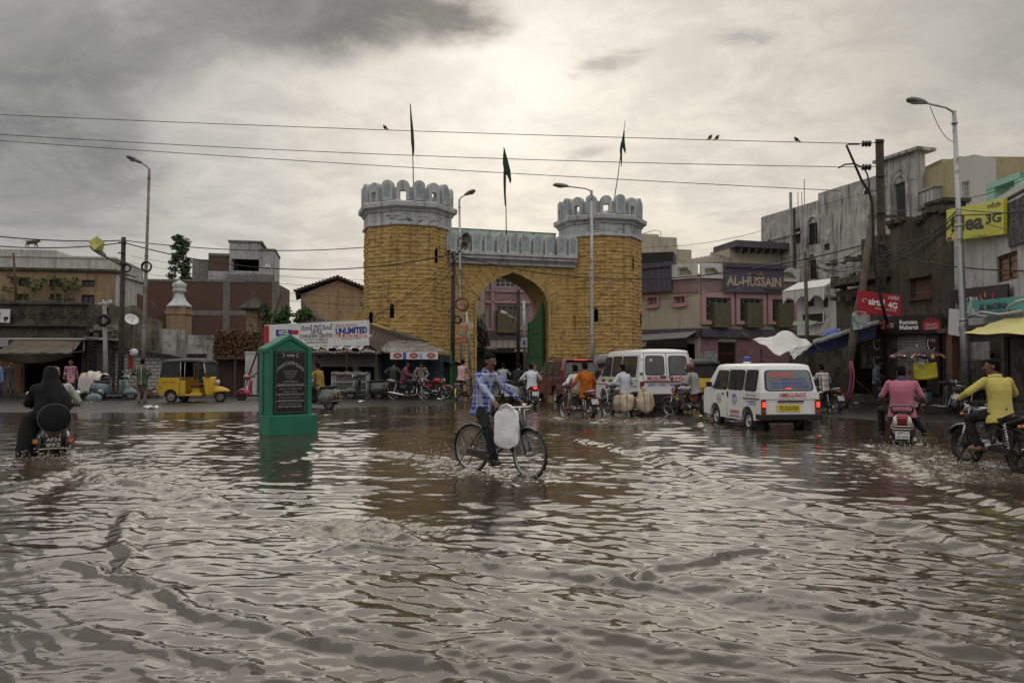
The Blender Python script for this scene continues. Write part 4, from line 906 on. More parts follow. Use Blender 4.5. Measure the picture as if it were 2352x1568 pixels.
# ------------------------------------------------------------------ cars (face +x, rear bumper at x = 0)
carglass = M('car_window_glass', (.028, .034, .036), .07, c2=(.045, .05, .05), sc=1.5, spec=.6)
trimk = M('window_rubber', (.012, .012, .012), .6)
seam = M('panel_gap', (.03, .03, .03), .8)
class Car:
    def __init__(s, root, L, W, belt, H, tum, xr, xf, paintm, bev=.04):
        s.r, s.L, s.W, s.belt, s.H, s.tum, s.xr, s.xf, s.p, s.bev = root, L, W, belt, H, tum, xr, xf, paintm, bev
    def lower(s, prof):
        mb = MB(); mb.prism([(x, -s.W/2, z) for x, z in prof], (0, s.W, 0)); o = mb.build('body', s.p, s.r, bevel=s.bev, seg=3); return o
    def upper(s, roofcrown=.07):
        """greenhouse from the belt line to the roof: xr, xf = (belt, roof) x positions of rear and front"""
        (r0, r1), (f0, f1) = s.xr, s.xf; w0 = s.W/2-.012; w1 = s.W/2-s.tum; mb = MB(); L = []
        def ring(x0, x1, w_, z, c):
            o = []
            for cx, cy, a0 in ((x1-c, w_-c, 0), (x0+c, w_-c, 90), (x0+c, -w_+c, 180), (x1-c, -w_+c, 270)):
                for k in range(5): a = R(a0+k*22.5); o.append(V((cx+c*math.cos(a), cy+c*math.sin(a), z)))
            return o
        h = s.H-roofcrown
        for t_, c in ((-.06, .06), (0, .06), (.5, .07), (1, .09)): L.append(ring(r0+(r1-r0)*max(t_, 0), f0+(f1-f0)*max(t_, 0), w0+(w1-w0)*max(0, t_), s.belt+(h-s.belt)*t_, c))
        L.append(ring(r1+.04, f1-.05, w1-.035, h+.035, .10)); L.append(ring(r1+.14, f1-.2, w1-.15, h+.06, .14)); L.append(ring(r1+.4, f1-.6, w1-.4, s.H, .2))
        mb.loft(L); s.h = h; return mb.build('roof', s.p, s.r)
    def side(s, x, z, sgn, out=0.):
        t_ = max(0, (z-s.belt)/(s.h-s.belt)); return V((x, sgn*(s.W/2-(.012 if t_ > 0 else 0)-(s.tum-.012)*t_+out), z))
    def rear(s, y, z, out=0.):
        t_ = max(0, (z-s.belt)/(s.h-s.belt)); return V((s.xr[0]+(s.xr[1]-s.xr[0])*t_-out, y, z))
    def front(s, y, z, out=0.):
        t_ = max(0, (z-s.belt)/(s.h-s.belt)); return V((s.xf[0]+(s.xf[1]-s.xf[0])*t_+out, y, z))
    def pane(s, q, name='window', rd=.06, trim=.025, gl=None):
        q = [V(p) for p in q]; c = sum(q, V())/4; n = (q[1]-q[0]).cross(q[3]-q[0]).normalized()
        mb = MB(); mb.panel([p+(p-c).normalized()*trim*1.3+n*.002 for p in q], .010, rd+.02); o = mb.build(name, trimk, s.r)
        mb = MB(); mb.panel([p+n*.0125 for p in q], .005, rd); mb.build('pane', gl or carglass, o); return o
    def sidewin(s, x0, x1, z0, z1, sg, name='window', rd=.06, sl0=0., sl1=0.):
        q = [s.side(x0+sl0*0, z0, sg), s.side(x1, z0, sg), s.side(x1+sl1, z1, sg), s.side(x0+sl0, z1, sg)]
        return s.pane(q if sg < 0 else [q[1], q[0], q[3], q[2]], name, rd)
    def line(s, pts, w_=.012, name='panel_gap', m=None):
        mb = MB(); mb.tube(pts, w_/2, 5); return mb.build(name, m or seam, s.r)
    def axle(s, x, r, w_, cap=True, tr=.07):
        for sg in (-1, 1): wheel(s.r, (x, sg*(s.W/2-w_*.5-.015), r), r, tr, 5, 'disc', M('steel_wheel', (.42, .42, .42), .45, metal=.5, dirt=(.08, .07, .06), dsc=6), 0, w_, .06)
        mb = MB(); mb.cyl((x, -s.W/2+.1, r), (x, s.W/2-.1, r), .05); mb.build('axle', blackr, s.r)
def arch(x, r, z0, n=9): return [(x+r*math.cos(math.pi*k/n), z0+r*math.sin(math.pi*k/n)) for k in range(n+1)]   # from +r to -r over the top
whitep = M('white_car_paint', (.70, .70, .68), .32, coat=.5, dirt=(.50, .47, .42), dsc=1.6, dlo=.55, dhi=.85)
def lettered(par, items, u, v):
    for st, m, c, wd, ht, bold in items: text(par, 'lettering', st, m, c, u, v, wd, ht, bold, .004)
def ambulance(loc, rz):
    r = thing('ambulance', 'white microvan ambulance with blue roof beacon and lit tail lamps standing in the flood', 'ambulance', loc, rz)
    L, W, H = 3.37, 1.42, 1.62; c = Car(r, L, W, .96, H, .11, (.03, .20), (3.30, 2.72), whitep)
    wr = .27
    c.lower([(0, .40), (.02, .96), (3.30, .96), (3.36, .70), (3.36, .32), (2.93, .30)]+arch(2.60, .33, .29)+[(2.27, .28), (1.05, .28)]+arch(.72, .33, .29)+[(.39, .30), (.02, .34)])
    c.upper(); c.axle(.72, wr, .15); c.axle(2.60, wr, .15)
    mb = MB(); mb.box((L/2, 0, .42), (L-.3, W-.42, .26)); mb.build('underbody', blackr, r)
    c.pane([c.rear(.56, 1.0), c.rear(-.56, 1.0), c.rear(-.52, 1.45), c.rear(.52, 1.45)], 'rear_window', .09, .03, M('dusty_rear_glass', (.13, .14, .145), .12, c2=(.20, .21, .215), sc=1.2))
    for sg in (-1, 1):
        c.sidewin(.30, .86, .99, 1.45, sg, 'window', .06); c.sidewin(1.0, 1.80, .99, 1.45, sg, 'window', .06); w_ = c.sidewin(1.93, 2.74, .98, 1.43, sg, 'window', .05, 0, -.24)
        c.line([c.side(.93, .33, sg, .004), c.side(.93, 1.0, sg, .004), c.side(.93, 1.50, sg, .003)]); c.line([c.side(1.87, .33, sg, .004), c.side(1.87, 1.0, sg, .004), c.side(1.87, 1.50, sg, .003)])
        c.line([c.side(.93, .33, sg, .004), c.side(1.87, .33, sg, .004)]); c.line([c.side(.1, .80, sg, .004), c.side(.93, .80, sg, .004)], .03, 'slide_rail', trimk)
        c.line([c.side(1.4, .99, sg, .012), c.side(1.4, 1.45, sg, .012)], .03, 'window_divider', trimk)
        for x, d in ((1.80, (.03, .03, .13)), (2.10, (.11, .03, .03))): mb = MB(); mb.box(c.side(x, .86, sg, .012), d); mb.build('handle', blackr, r)
        mb = MB(); mb.box((-.005, sg*(W/2-.055), .62), (.05, .11, .36)); tl = mb.build('tail_lamp', M('dark_red_lens', (.16, .015, .012), .2, coat=.4), r, bevel=.012)
        mb = MB(); mb.box((-.033, sg*(W/2-.055), .68), (.012, .085, .12)); mb.build('lit_lens', redon, tl, bevel=.005)
        mb = MB(); mb.box((-.033, sg*(W/2-.055), .53), (.012, .085, .08)); mb.build('indicator_lens', M('amber_dim', (.22, .07, .015), .3), tl)
        mb = MB(); mb.box((.33, sg*(W/2-.12), .16), (.02, .22, .24)); mb.build('mud_flap', blackr, r)
        mb = MB(); mb.box((2.78, sg*(W/2+.09), 1.08), (.05, .15, .13)); mb.bar((2.78, sg*W/2-.05*sg, 1.02), (2.78, sg*(W/2+.05), 1.05), .03); mb.build('mirror', blackr, r, bevel=.01)
    mb = MB(); mb.box((-.05, 0, .40), (.13, W+.03, .13)); mb.box((.10, W/2+.005, .40), (.3, .03, .12)); mb.box((.10, -W/2-.005, .40), (.3, .03, .12)); mb.build('rear_bumper', blackr, r, bevel=.02)
    mb = MB(); mb.box((L+.03, 0, .36), (.12, W+.02, .16)); mb.build('front_bumper', blackr, r, bevel=.02)
    c.pane([c.front(-.58, 1.0), c.front(.58, 1.0), c.front(.52, 1.47), c.front(-.52, 1.47)], 'windscreen', .08)
    for sg in (-1, 1): mb = MB(); mb.lathe((L-.01, sg*.5, .66), X3, [(.10, 0), (.10, .02), (0, .035)], 18); mb.build('headlamp', lampg, r)
    yv = V((0, -1, 0)); tv = V((.17, 0, .57))
    c.line([(-.012, -W/2+.02, .80), (-.012, W/2-.02, .80)], .012, 'hatch_gap', M('maroon_line', (.16, .03, .03), .5))
    mb = MB(); mb.box((-.015, .0, .755), (.03, .62, .035)); mb.build('hatch_handle', blackr, r)
    numplate(r, (-.012, .05, .60), yv, Z3, .56, .15, ['TS12UA1824'], platey)
    lettered(r, [('AMBULANCE', inkr, (-.008, -.05, .90), .64, .105, .012)], yv, Z3)
    q = lambda y, z: c.rear(y, z, .019); yy_ = V((0, -1, 0))
    lettered(r, [('RUNNING', M('orange_red_lettering', (.62, .10, .05), .6), q(.16, 1.35), .60, .095, .03), ('AMBULANCE SERVICE', inkb, q(-.12, 1.255), .60, .045, .01), ('Tel: 9848295312', inkb, q(-.0, 1.165), .88, .07, .012), ('Cel: 9291562538', inkb, q(-.02, 1.08), .90, .07, .012)], yy_, tv)
    mb = MB(); mb.box(c.rear(.03, 1.045, .022), (.02, .13, .022)); mb.build('stop_lamp', redon, r)
    for sg in (1,):
        u = V((1, 0, 0))*(-1 if sg > 0 else 1); y = W/2
        P_ = lambda x, z: (x, y+.003, z)
        lettered(r, [('RUNNING', inkr, P_(1.40, .45), .52, .085, .02), ('AMBULANCE SERVICE', inkb, P_(1.40, .36), .54, .045, .01), ('OXYGEN AVAILABLE', M('grey_lettering', (.2, .2, .22), .6), P_(.52, .88), .56, .05, .008), ('TEL: 9848295312', inkb, P_(.52, .73), .54, .05, .015), ('9291562538', inkb, P_(.46, .67), .40, .04, .01), ('24', M('grey_lettering'), P_(2.35, .73), .12, .10, .015)], u, Z3)
        for x, z, ra, m_ in ((2.35, .74, .11, 'grey_lettering'), (1.43, .76, .125, 'blue_lettering')): mb = MB(); mb.torus((x, y+.003, z), Y3, ra, .009, 28, 6); mb.build('emblem', M(m_), r)
        mb = MB(); mb.box((1.43, y+.004, .76), (.012, .006, .20)); mb.tube([(1.43+math.sin(k*.9)*.03, y+.006, .68+k*.012) for k in range(12)], .006, 5); [mb.box((1.43+s_*.04, y+.004, .83), (.07, .006, .025)) for s_ in (-1, 1)]; mb.build('emblem', inkb, r)
    mb = MB(); mb.cyl((2.0, .1, H-.01), (2.0, .1, H+.04), .10, .10, 20); bq = mb.build('beacon', M('chrome'), r)
    mb = MB(); mb.lathe((2.0, .1, H+.04), Z3, [(.085, 0), (.085, .09), (.07, .125), (0, .135)], 20); mb.build('dome', M('blue_dome', (.02, .03, .30), .15, coat=.6), bq)
    return r
def minibus(loc, rz):
    r = thing('minibus', 'tall white van with twin rear doors and red sign lettering beside the sack-laden scooter', 'van', loc, rz)
    L, W, H = 4.5, 1.86, 2.12; c = Car(r, L, W, 1.16, H, .13, (.03, .16), (4.05, 3.40), whitep, .05)
    c.lower([(0, .46), (.03, 1.16), (4.1, 1.16), (4.44, .98), (4.48, .40), (4.05, .38)]+arch(3.62, .40, .36)+[(3.20, .36), (1.45, .36)]+arch(1.02, .40, .36)+[(.60, .36), (0, .40)])
    c.upper(.09); c.axle(1.02, .33, .19); c.axle(3.62, .33, .19)
    mb = MB(); mb.box((L/2, 0, .5), (L-.4, W-.5, .3)); mb.build('underbody', blackr, r)
    for s_ in (-1, 1):
        y0, y1 = s_*.10, s_*.70
        a, b = (max(y0, y1), min(y0, y1)); c.pane([c.rear(a, 1.30), c.rear(b, 1.30), c.rear(b+(.03 if s_ < 0 else 0), 1.87), c.rear(a-(.03 if s_ > 0 else 0), 1.87)], 'rear_window', .08, .03, M('grey_van_glass', (.075, .078, .078), .1, c2=(.12, .12, .12), sc=1.3))
        c.line([c.rear(s_*.80, .45, .006), c.rear(s_*.80, 1.16, .006), c.rear(s_*.74, 1.98, .004)])
        for z in (.62, 1.1, 1.8): mb = MB(); mb.box(c.rear(s_*.83, z, .012), (.03, .07, .06)); mb.build('hinge', whitep, r)
        mb = MB(); mb.box((-.012, s_*.86, .95), (.04, .13, .26)); mb.build('tail_lamp', M('dark_red_lens', (.16, .015, .012), .2, coat=.4), r, bevel=.012)
        mb = MB(); mb.box((.05, s_*(W/2-.2), .30), (.02, .3, .3)); mb.build('mud_flap', blackr, r)
    c.line([c.rear(0, .45, .006), c.rear(0, 1.16, .006), c.rear(0, 1.98, .004)], .016)
    c.line([c.rear(-.8, 1.985, .004), c.rear(.8, 1.985, .004)])
    mb = MB(); mb.box((-.012, 0, 1.075), (.008, 1.62, .045)); mb.build('stripe', M('maroon_stripe', (.14, .02, .03), .5), r)
    for y, d in ((.14, (.03, .20, .05)), (-.10, (.03, .03, .17))): mb = MB(); mb.box(c.rear(y, 1.23, .02), d); mb.build('handle', blackr, r, bevel=.006)
    yv = V((0, -1, 0)); tv = V((.13, 0, .87))
    lettered(r, [('MUSKAN', inkr, c.rear(.36, 1.185, .022), .62, .125, .02), ('TRAVELS', inkr, c.rear(-.36, 1.185, .022), .62, .125, .02), ('9490117090', inkb, (-.006, .36, .975), .62, .085, .015), ('9666287880', inkb, (-.006, -.36, .975), .62, .085, .015), ('II', inkw, c.rear(.52, 1.76, .022), .08, .08, .03)], yv, tv)
    mb = MB(); mb.box((-.04, 0, .52), (.12, W-.06, .34)); mb.build('rear_bumper', blackr, r, bevel=.03)
    numplate(r, (-.104, -.36, .60), yv, Z3, .54, .17, ['AP28 TE 4471'], platey)
    for s_, m_ in ((1, (.03, .22, .10)), (-1, (.55, .03, .02))): mb = MB(); mb.lathe(c.rear(s_*.86, 1.32, .0), V((-1, 0, 0)), [(.055, -.01), (.055, .012), (0, .014)], 18); mb.build('round_sticker', M('sticker_%d' % s_, m_, .5), r)
    for sg in (-1, 1):
        c.sidewin(.45, 1.72, 1.22, 1.88, sg, 'window', .06); c.sidewin(1.9, 2.72, 1.22, 1.88, sg, 'window', .06); c.sidewin(2.9, 3.78, 1.22, 1.86, sg, 'window', .05, 0, -.30)
        c.line([c.side(1.15, 1.22, sg, .012), c.side(1.15, 1.88, sg, .012)], .03, 'window_divider', trimk)
        for x in (.30, 1.80, 2.82): c.line([c.side(x, .42, sg, .004), c.side(x, 1.16, sg, .004), c.side(x, 1.95, sg, .003)])
        mb = MB(); mb.prism([c.side(x, z, sg, .003) for x, z in ((.3, 1.09), (.3, 1.14), (3.9, 1.14), (3.9, 1.09))], (0, sg*.004, 0)); mb.build('stripe', M('yellow_stripe', (.62, .43, .03), .5), r)
        mb = MB(); mb.prism([c.side(x, z, sg, .003) for x, z in ((.3, .90), (.3, .925), (4.2, .925), (4.2, .90))], (0, sg*.008, 0)); mb.build('rub_strip', trimk, r)
        for x in (2.9, 2.66): mb = MB(); mb.box(c.side(x, 1.05, sg, .012), (.13, .03, .04)); mb.build('handle', blackr, r)
        mb = MB(); mb.ell((3.75, sg*(W/2+.18), 1.30), (.05, .09, .15)); mb.bar((3.75, sg*(W/2-.05), 1.25), (3.75, sg*(W/2+.14), 1.28), .03); mb.build('mirror', blackr, r)
        mb = MB(); mb.lathe((4.44, sg*.66, .75), X3, [(.11, 0), (.11, .04), (0, .06)], 18); mb.build('headlamp', lampg, r)
    c.pane([c.front(-.76, 1.22), c.front(.76, 1.22), c.front(.66, 1.90), c.front(-.66, 1.90)], 'windscreen', .08)
    return r
def suv(loc, rz):
    mp = paint('maroon_car_paint', (.115, .012, .014)); r = thing('suv', 'boxy maroon sport utility car with chrome ringed tail lamps waiting before the arch', 'car', loc, rz)
    L, W, H = 4.5, 1.70, 1.84; c = Car(r, L, W, 1.12, H, .15, (.04, .24), (3.45, 2.75), mp, .06)
    c.lower([(-.02, .50), (.02, 1.12), (3.45, 1.12), (4.3, 1.02), (4.48, .85), (4.48, .42), (4.05, .40)]+arch(3.62, .41, .36)+[(3.2, .36), (1.35, .36)]+arch(.92, .41, .36)+[(.50, .38), (0, .42)])
    c.upper(.08); c.axle(.92, .34, .2); c.axle(3.62, .34, .2)
    mb = MB(); mb.box((L/2, 0, .5), (L-.4, W-.5, .3)); mb.build('underbody', blackr, r)
    c.pane([c.rear(.66, 1.20), c.rear(-.66, 1.20), c.rear(-.58, 1.66), c.rear(.58, 1.66)], 'rear_window', .10, .03, M('grey_suv_glass', (.06, .075, .075), .08))
    mb = MB(); mb.box((.20, 0, 1.775), (.12, 1.15, .05)); sp_ = mb.build('spoiler', mp, r, bevel=.015)
    mb = MB(); [mb.box((.135, y, 1.775), (.012, .08, .022)) for y in (-.22, -.11, 0, .11, .22)]; mb.build('stop_lamp', redon, sp_)
    c.line([c.rear(.5, 1.24, .02), c.rear(-.05, 1.34, .02)], .02, 'wiper', trimk)
    for s_ in (-1, 1):
        mb = MB(); mb.box(c.rear(s_*.80, 1.16, -.02), (.10, .15, .50)); tl = mb.build('tail_lamp', M('dark_red_lens', (.16, .015, .012), .2, coat=.4), r, bevel=.02)
        mb = MB(); mb.tube([c.rear(s_*y, z, .04) for y, z in ((.87, .92), (.73, .92), (.73, 1.40), (.86, 1.40))], .012, 6, True); mb.build('chrome_ring', chrome, tl)
        if s_ < 0: mb = MB(); mb.box(c.rear(s_*.80, 1.05, .04), (.02, .10, .12)); mb.build('lit_lens', redon, tl, bevel=.005)
        c.sidewin(.42, 1.15, 1.16, 1.68, s_, 'window', .06); c.sidewin(1.25, 2.12, 1.16, 1.70, s_, 'window', .05); c.sidewin(2.24, 3.05, 1.16, 1.70, s_, 'window', .05, 0, -.28)
        for x in (1.2, 2.18): c.line([c.side(x, .45, s_, .004), c.side(x, 1.12, s_, .004), c.side(x, 1.7, s_, .003)])
        for x in (1.35, 2.32): mb = MB(); mb.box(c.side(x, 1.0, s_, .015), (.16, .03, .035)); mb.build('handle', chrome, r)
        mb = MB(); mb.ell((3.05, s_*(W/2+.13), 1.22), (.06, .11, .09)); mb.build('mirror', mp, r)
        mb = MB(); mb.tube([(.5, s_*.62, H-.03), (.55, s_*.62, H+.03), (2.5, s_*.62, H+.03), (2.55, s_*.62, H-.04)], .018, 7); mb.build('roof_rail', trimk, r)
        mb = MB(); mb.lathe((4.42, s_*.68, .78), X3, [(.13, 0), (.13, .06), (0, .09)], 18); mb.build('headlamp', lampg, r)
    mb = MB(); mb.box((-.04, 0, .55), (.14, W-.02, .22)); mb.build('rear_bumper', mp, r, bevel=.04)
    mb = MB(); mb.box((-.0, 0, .95), (.02, .72, .05)); mb.build('tailgate_trim', chrome, r, bevel=.008)
    numplate(r, (-.012, 0, .80), V((0, -1, 0)), Z3, .5, .13, ['AP 28 DK 7742'])
    c.pane([c.front(-.7, 1.18), c.front(.7, 1.18), c.front(.58, 1.66), c.front(-.58, 1.66)], 'windscreen', .08)
    return r
def auto_rickshaw(label, loc, rz, yel, group=None):
    r = thing('auto_rickshaw', label, 'auto rickshaw', loc, rz, group); W = 1.26
    can = M('black_canopy', (.022, .022, .024), .75, c2=(.035, .035, .037), bump=.2); top = M('grey_canopy_top', (.06, .06, .063), .7, c2=(.04, .04, .042), sc=3, bump=.4)
    mb = MB(); prof = [(0, .42), (-.05, .62), (.06, .98), (.86, .98), (.86, .40), (.78, .30)]+arch(.50, .27, .26)+[(.20, .30)]
    mb.prism([(x, -W/2, z) for x, z in prof], (0, W, 0)); bd = mb.build('body', yel, r, bevel=.02)
    mb = MB(); mb.box((1.25, 0, .31), (.92, W-.06, .08)); mb.box((1.5, W/2-.06, .36), (.45, .05, .07)); mb.box((1.5, -W/2+.06, .36), (.45, .05, .07)); mb.build('floor', yel, r, bevel=.01)
    for s_ in (-1, 1): mb = MB(); mb.box((.98, s_*(W/2-.04), .60), (.20, .07, .52)); mb.build('door_post', yel, r, bevel=.01)
    mb = MB()             # front nose: curved cab front and the beak over the front wheel
    def nose(u, v):
        z = .28+v*.72; y = (u-.5)*2; w_ = (W/2-.02)*(1-.10*(1-v)); return V((1.78+.32*(1-y*y)*(.65-.3*abs(v-.4)) + .10*(1-v), y*w_, z))
    mb.sheet(nose, 16, 10); mb.build('nose', yel, r, solid=.03)
    mb = MB(); L = []
    for x, w_, z0, z1 in ((1.95, .26, .36, .66), (2.15, .22, .40, .64), (2.35, .17, .42, .60), (2.52, .10, .42, .53), (2.60, .04, .42, .47)): L.append([V((x, w_*math.cos(t_), z0+(z1-z0)*max(0, math.sin(t_)))) for t_ in [math.pi*j/10 for j in range(11)]])
    mb.loft(L); mb.build('front_fender', yel, r)
    wheel(r, (2.22, 0, .235), .235, .05, 5, 'disc', M('auto_hub', (.22, .21, .20), .6), 0, .11, .05)
    for s_ in (-1, 1): wheel(r, (.50, s_*(W/2-.10), .235), .235, .05, 5, 'disc', M('auto_hub'), 0, .11, .05)
    mb = MB(); mb.cyl((.5, -.5, .235), (.5, .5, .235), .04); mb.box((.55, 0, .30), (.6, .8, .15)); mb.build('axle', blackr, r)
    # canopy: rear hood with side curtains, long roof, windscreen frame
    mb = MB()
    for s_ in (-1, 1): mb.prism([(.06, s_*(W/2-.02), .985), (.16, s_*(W/2-.04), 1.56), (.80, s_*(W/2-.04), 1.60), (.84, s_*(W/2-.02), .985)], (0, -s_*.02, 0))
    mb.prism([(.06, -W/2+.045, .985), (.06, W/2-.045, .985), (.15, W/2-.06, 1.56), (.15, -W/2+.06, 1.56)], (.02, 0, 0)); mb.build('hood', can, r)
    mb = MB(); L = []
    for x, w_, z, h in ((.10, .55, 1.53, .10), (.22, .62, 1.58, .12), (.9, .64, 1.62, .13), (1.5, .64, 1.62, .12), (1.80, .60, 1.58, .11), (1.86, .56, 1.55, .06)):
        L.append([V((x, w_*math.cos(t_), z+h*max(-.35, math.sin(t_)))) for t_ in [6.2832*j/18 for j in range(18)]])
    mb.loft(L); mb.build('canopy', top, r)
    mb = MB()
    for s_ in (-1, 1): mb.tube([(1.86, s_*.52, 1.0), (1.82, s_*.54, 1.3), (1.78, s_*.55, 1.58)], .022, 7); mb.tube([(.88, s_*.59, .98), (.88, s_*.59, 1.6)], .018, 7); mb.tube([(1.04, s_*.59, .86), (1.06, s_*.59, 1.6)], .012, 6)
    mb.build('canopy_frame', M('grey_tube', (.25, .24, .22), .5), r)
    mb = MB(); mb.quad((1.92, -.50, 1.0), (1.92, .50, 1.0), (1.82, .50, 1.54), (1.82, -.50, 1.54)); mb.build('windscreen', M('clear_screen', (.05, .06, .06), .08), r, solid=.01)
    mb = MB(); mb.box((.55, 0, .70), (.45, 1.0, .14)); mb.box((.34, 0, .95), (.10, 1.0, .42)); mb.build('rear_seat', M('maroon_seat', (.14, .02, .035), .6), r, bevel=.04)
    mb = MB(); mb.box((1.36, 0, .66), (.36, .80, .12)); mb.build('driver_seat', M('maroon_seat'), r, bevel=.03)
    mb = MB(); mb.box((1.36, 0, .48), (.30, .6, .26)); mb.build('seat_box', yel, r)
    mb = MB(); mb.tube([(1.80, 0, .55), (1.72, 0, .95), (1.68, .28, 1.0)], .015, 7); mb.tube([(1.72, 0, .95), (1.68, -.28, 1.0)], .015, 7); mb.build('handlebar', blackr, r)
    mb = MB(); mb.lathe((2.12, 0, .80), X3, [(.05, -.12), (.09, 0), (.09, .05), (0, .07)], 16); mb.build('headlamp', lampg, r)
    for s_ in (-1, 1): mb = MB(); mb.ell((1.92, s_*.62, 1.12), (.03, .05, .08)); mb.tube([(1.86, s_*.5, 1.05), (1.92, s_*.6, 1.1)], .008, 5); mb.build('mirror', blackr, r)
    for s_ in (-1, 1): text(r, 'lettering', 'AP 09 X 7203', inkr, (.44, s_*(W/2+.003), .80), (-s_, 0, 0), Z3, .46, .07, .01)
    for s_ in (-1, 1): mb = MB(); mb.box((-.05, s_*.5, .55), (.04, .10, .09)); mb.build('tail_lamp', redoff, r, bevel=.008)
    return r
# ------------------------------------------------------------------ plants
leafm = M('leaf_green', (.040, .085, .022), .6, c2=(.075, .13, .035), sc=2.2, spec=.3)
leafd = M('dark_leaf', (.020, .050, .016), .65, c2=(.045, .085, .028), sc=1.8, spec=.3)
barkm = M('bark', (.07, .05, .035), .9, c2=(.10, .08, .06), bump=.5)
def foliage(mb, clumps, n, size, rnd):
    for c, r in clumps:
        c = V(c)
        for k in range(n):
            d = V((rnd.gauss(0, 1), rnd.gauss(0, 1), rnd.gauss(0, 1))).normalized(); p = c+V((d.x*r[0], d.y*r[1], d.z*r[2]))*rnd.uniform(.35, 1.05)
            s_ = size*rnd.uniform(.6, 1.3); a = V((rnd.gauss(0, 1), rnd.gauss(0, 1), rnd.gauss(0, .6))).normalized(); b = a.cross(V((rnd.gauss(0, 1), rnd.gauss(0, 1), rnd.gauss(0, 1)))).normalized()
            mb.add([p-a*s_*.5, p+b*s_*.28, p+a*s_*.5-Z3*s_*.12, p-b*s_*.28], [(0, 1, 2, 3)])
def plant(name, label, cat, base, limbs, clumps, n, size, lm, seed, group=None):
    rnd = random.Random(seed); r = thing(name, label, cat, base, 0, group); B0 = V(base); mb = MB(); rel = lambda q: V(q)-B0
    for path, r0, r1 in limbs: mb.tube([rel(q) for q in path], [r0+(r1-r0)*i/(len(path)-1) for i in range(len(path))], 7)
    mb.build('trunk', barkm, r)
    mb = MB(); foliage(mb, [(rel(c), q) for c, q in clumps], n, size, rnd); mb.build('crown', lm, r); return r
def on(fc, x, y, out=0.): a, z = fc.az(x, y); return fc.pt(a, z, out)
def P2(x, Y): q = at(x, 838, Y); return (q.x, q.y)
def sign(name, label, cat, fc, q, bm, items=(), th=.06, out=.0, frame=None, group=None):
    """board on a facade: photo corners (tl, tr, br, bl); items are (text, material, x0, y0, x1, y1, bold)"""
    r = thing(name, label, cat, group=group); c = [on(fc, x, y, out) for x, y in q]; mb = MB(); mb.prism([c[3], c[2], c[1], c[0]], fc.n*th); bd = mb.build('board', bm, r, bevel=.006)
    sl = (c[1]-c[0]).normalized(); up = (c[0]-c[3]).normalized()
    for st, m_, x0, y0, x1, y1, b in items:
        a0, a1, b0, b1 = fc.rect(x0, y0, x1, y1); p = on(fc, (x0+x1)/2, (y0+y1)/2, out+th+.004); text(r, 'lettering', st, m_, p, sl, up, a1-a0, b1-b0, b, .004)
    if frame:
        mb = MB(); o = [p+fc.n*(th*.5) for p in c]
        for i in range(4): mb.bar(o[i], o[(i+1) % 4], .05, th+.04, fc.n)
        mb.build('frame', frame, r)
    return r
def onboard(r, fc, m_, x0, y0, x1, y1, o, name='printed_patch', th=.004):
    mb = MB(); mb.prism([on(fc, x0, y1, o), on(fc, x1, y1, o), on(fc, x1, y0, o), on(fc, x0, y0, o)], fc.n*th); return mb.build(name, m_, r)
def disc(r, fc, m_, x, y, rad, o, name='printed_dot'):
    p = on(fc, x, y, o); rr = rad*p.y/F; mb = MB(); mb.prism([p+fc.u*(rr*math.cos(6.2832*k/20))+Z3*(rr*math.sin(6.2832*k/20)) for k in range(20)], fc.n*.004); return mb.build(name, m_, r)
# ------------------------------------------------------------------ left side
tan = M('tan_plaster', (.31, .215, .125), .9, c2=(.265, .18, .105), sc=1.5, dirt=(.13, .085, .05), dsc=.9, dlo=.55, dhi=.75, streak=((.09, .065, .045), .5))
wplast = M('old_white_plaster', (.52, .52, .50), .9, c2=(.42, .42, .41), sc=1.2, streak=((.16, .15, .135), .8), dirt=(.24, .225, .20), dsc=1.6, dlo=.54, dhi=.72, bump=.25)
gplast = M('grey_stained_plaster', (.46, .44, .41), .9, c2=(.30, .29, .275), sc=.9, streak=((.05, .047, .043), 1.), dirt=(.56, .54, .50), dsc=1.1, dlo=.55, dhi=.72, bump=.25)
blackened = M('soot_black_wall', (.040, .035, .029), .9, c2=(.085, .072, .055), sc=2.5, dirt=(.022, .019, .016), dsc=1.8, streak=((.14, .115, .085), .5), bump=.6)
ruinm = M('crumbling_brown_wall', (.088, .070, .052), .9, c2=(.055, .044, .034), sc=1.1, dirt=(.035, .029, .023), dsc=.9, dlo=.5, dhi=.68, streak=((.20, .165, .125), .55), bump=.6)
brickm = M('dark_red_brick', (.125, .052, .034), .9, pat=bricks((.095, .040, .028), (.09, .075, .062)), dirt=(.055, .035, .027), dsc=.7, dlo=.55, dhi=.75, bump=.3)
concm = M('raw_concrete', (.20, .19, .175), .9, c2=(.15, .14, .13), streak=((.07, .065, .06), .6), bump=.3)
mossw = M('mossy_stained_wall', (.20, .18, .145), .9, c2=(.10, .085, .055), sc=1.4, streak=((.035, .03, .024), .95), dirt=(.17, .125, .04), dsc=1.7, dlo=.56, dhi=.7, bump=.5)
wbrick = M('whitewashed_brick', (.46, .45, .43), .9, pat=bricks((.38, .37, .35), (.11, .10, .09), .34, .17, .022), dirt=(.20, .18, .155), dsc=1.5, dlo=.55, dhi=.75, bump=.4)
tin = M('corrugated_tin', (.30, .29, .28), .5, c2=(.17, .15, .135), sc=1.8, metal=.5, dirt=(.12, .065, .04), dsc=1.3)
b, fc = block('tan_building', 'two storey tan house with a white roof parapet behind the dark old shops', 'building', P2(-90, 46.5), P2(259, 48), 0, 7.1, 6, tan,
    [Face(P2(-90, 46.5), P2(259, 48)).rect(*q) for q in ((187, 643, 218, 659), (187, 677, 217, 700), (42, 637, 68, 657), (113, 642, 143, 660), (40, 675, 66, 697), (115, 675, 141, 697))], side=wplast)
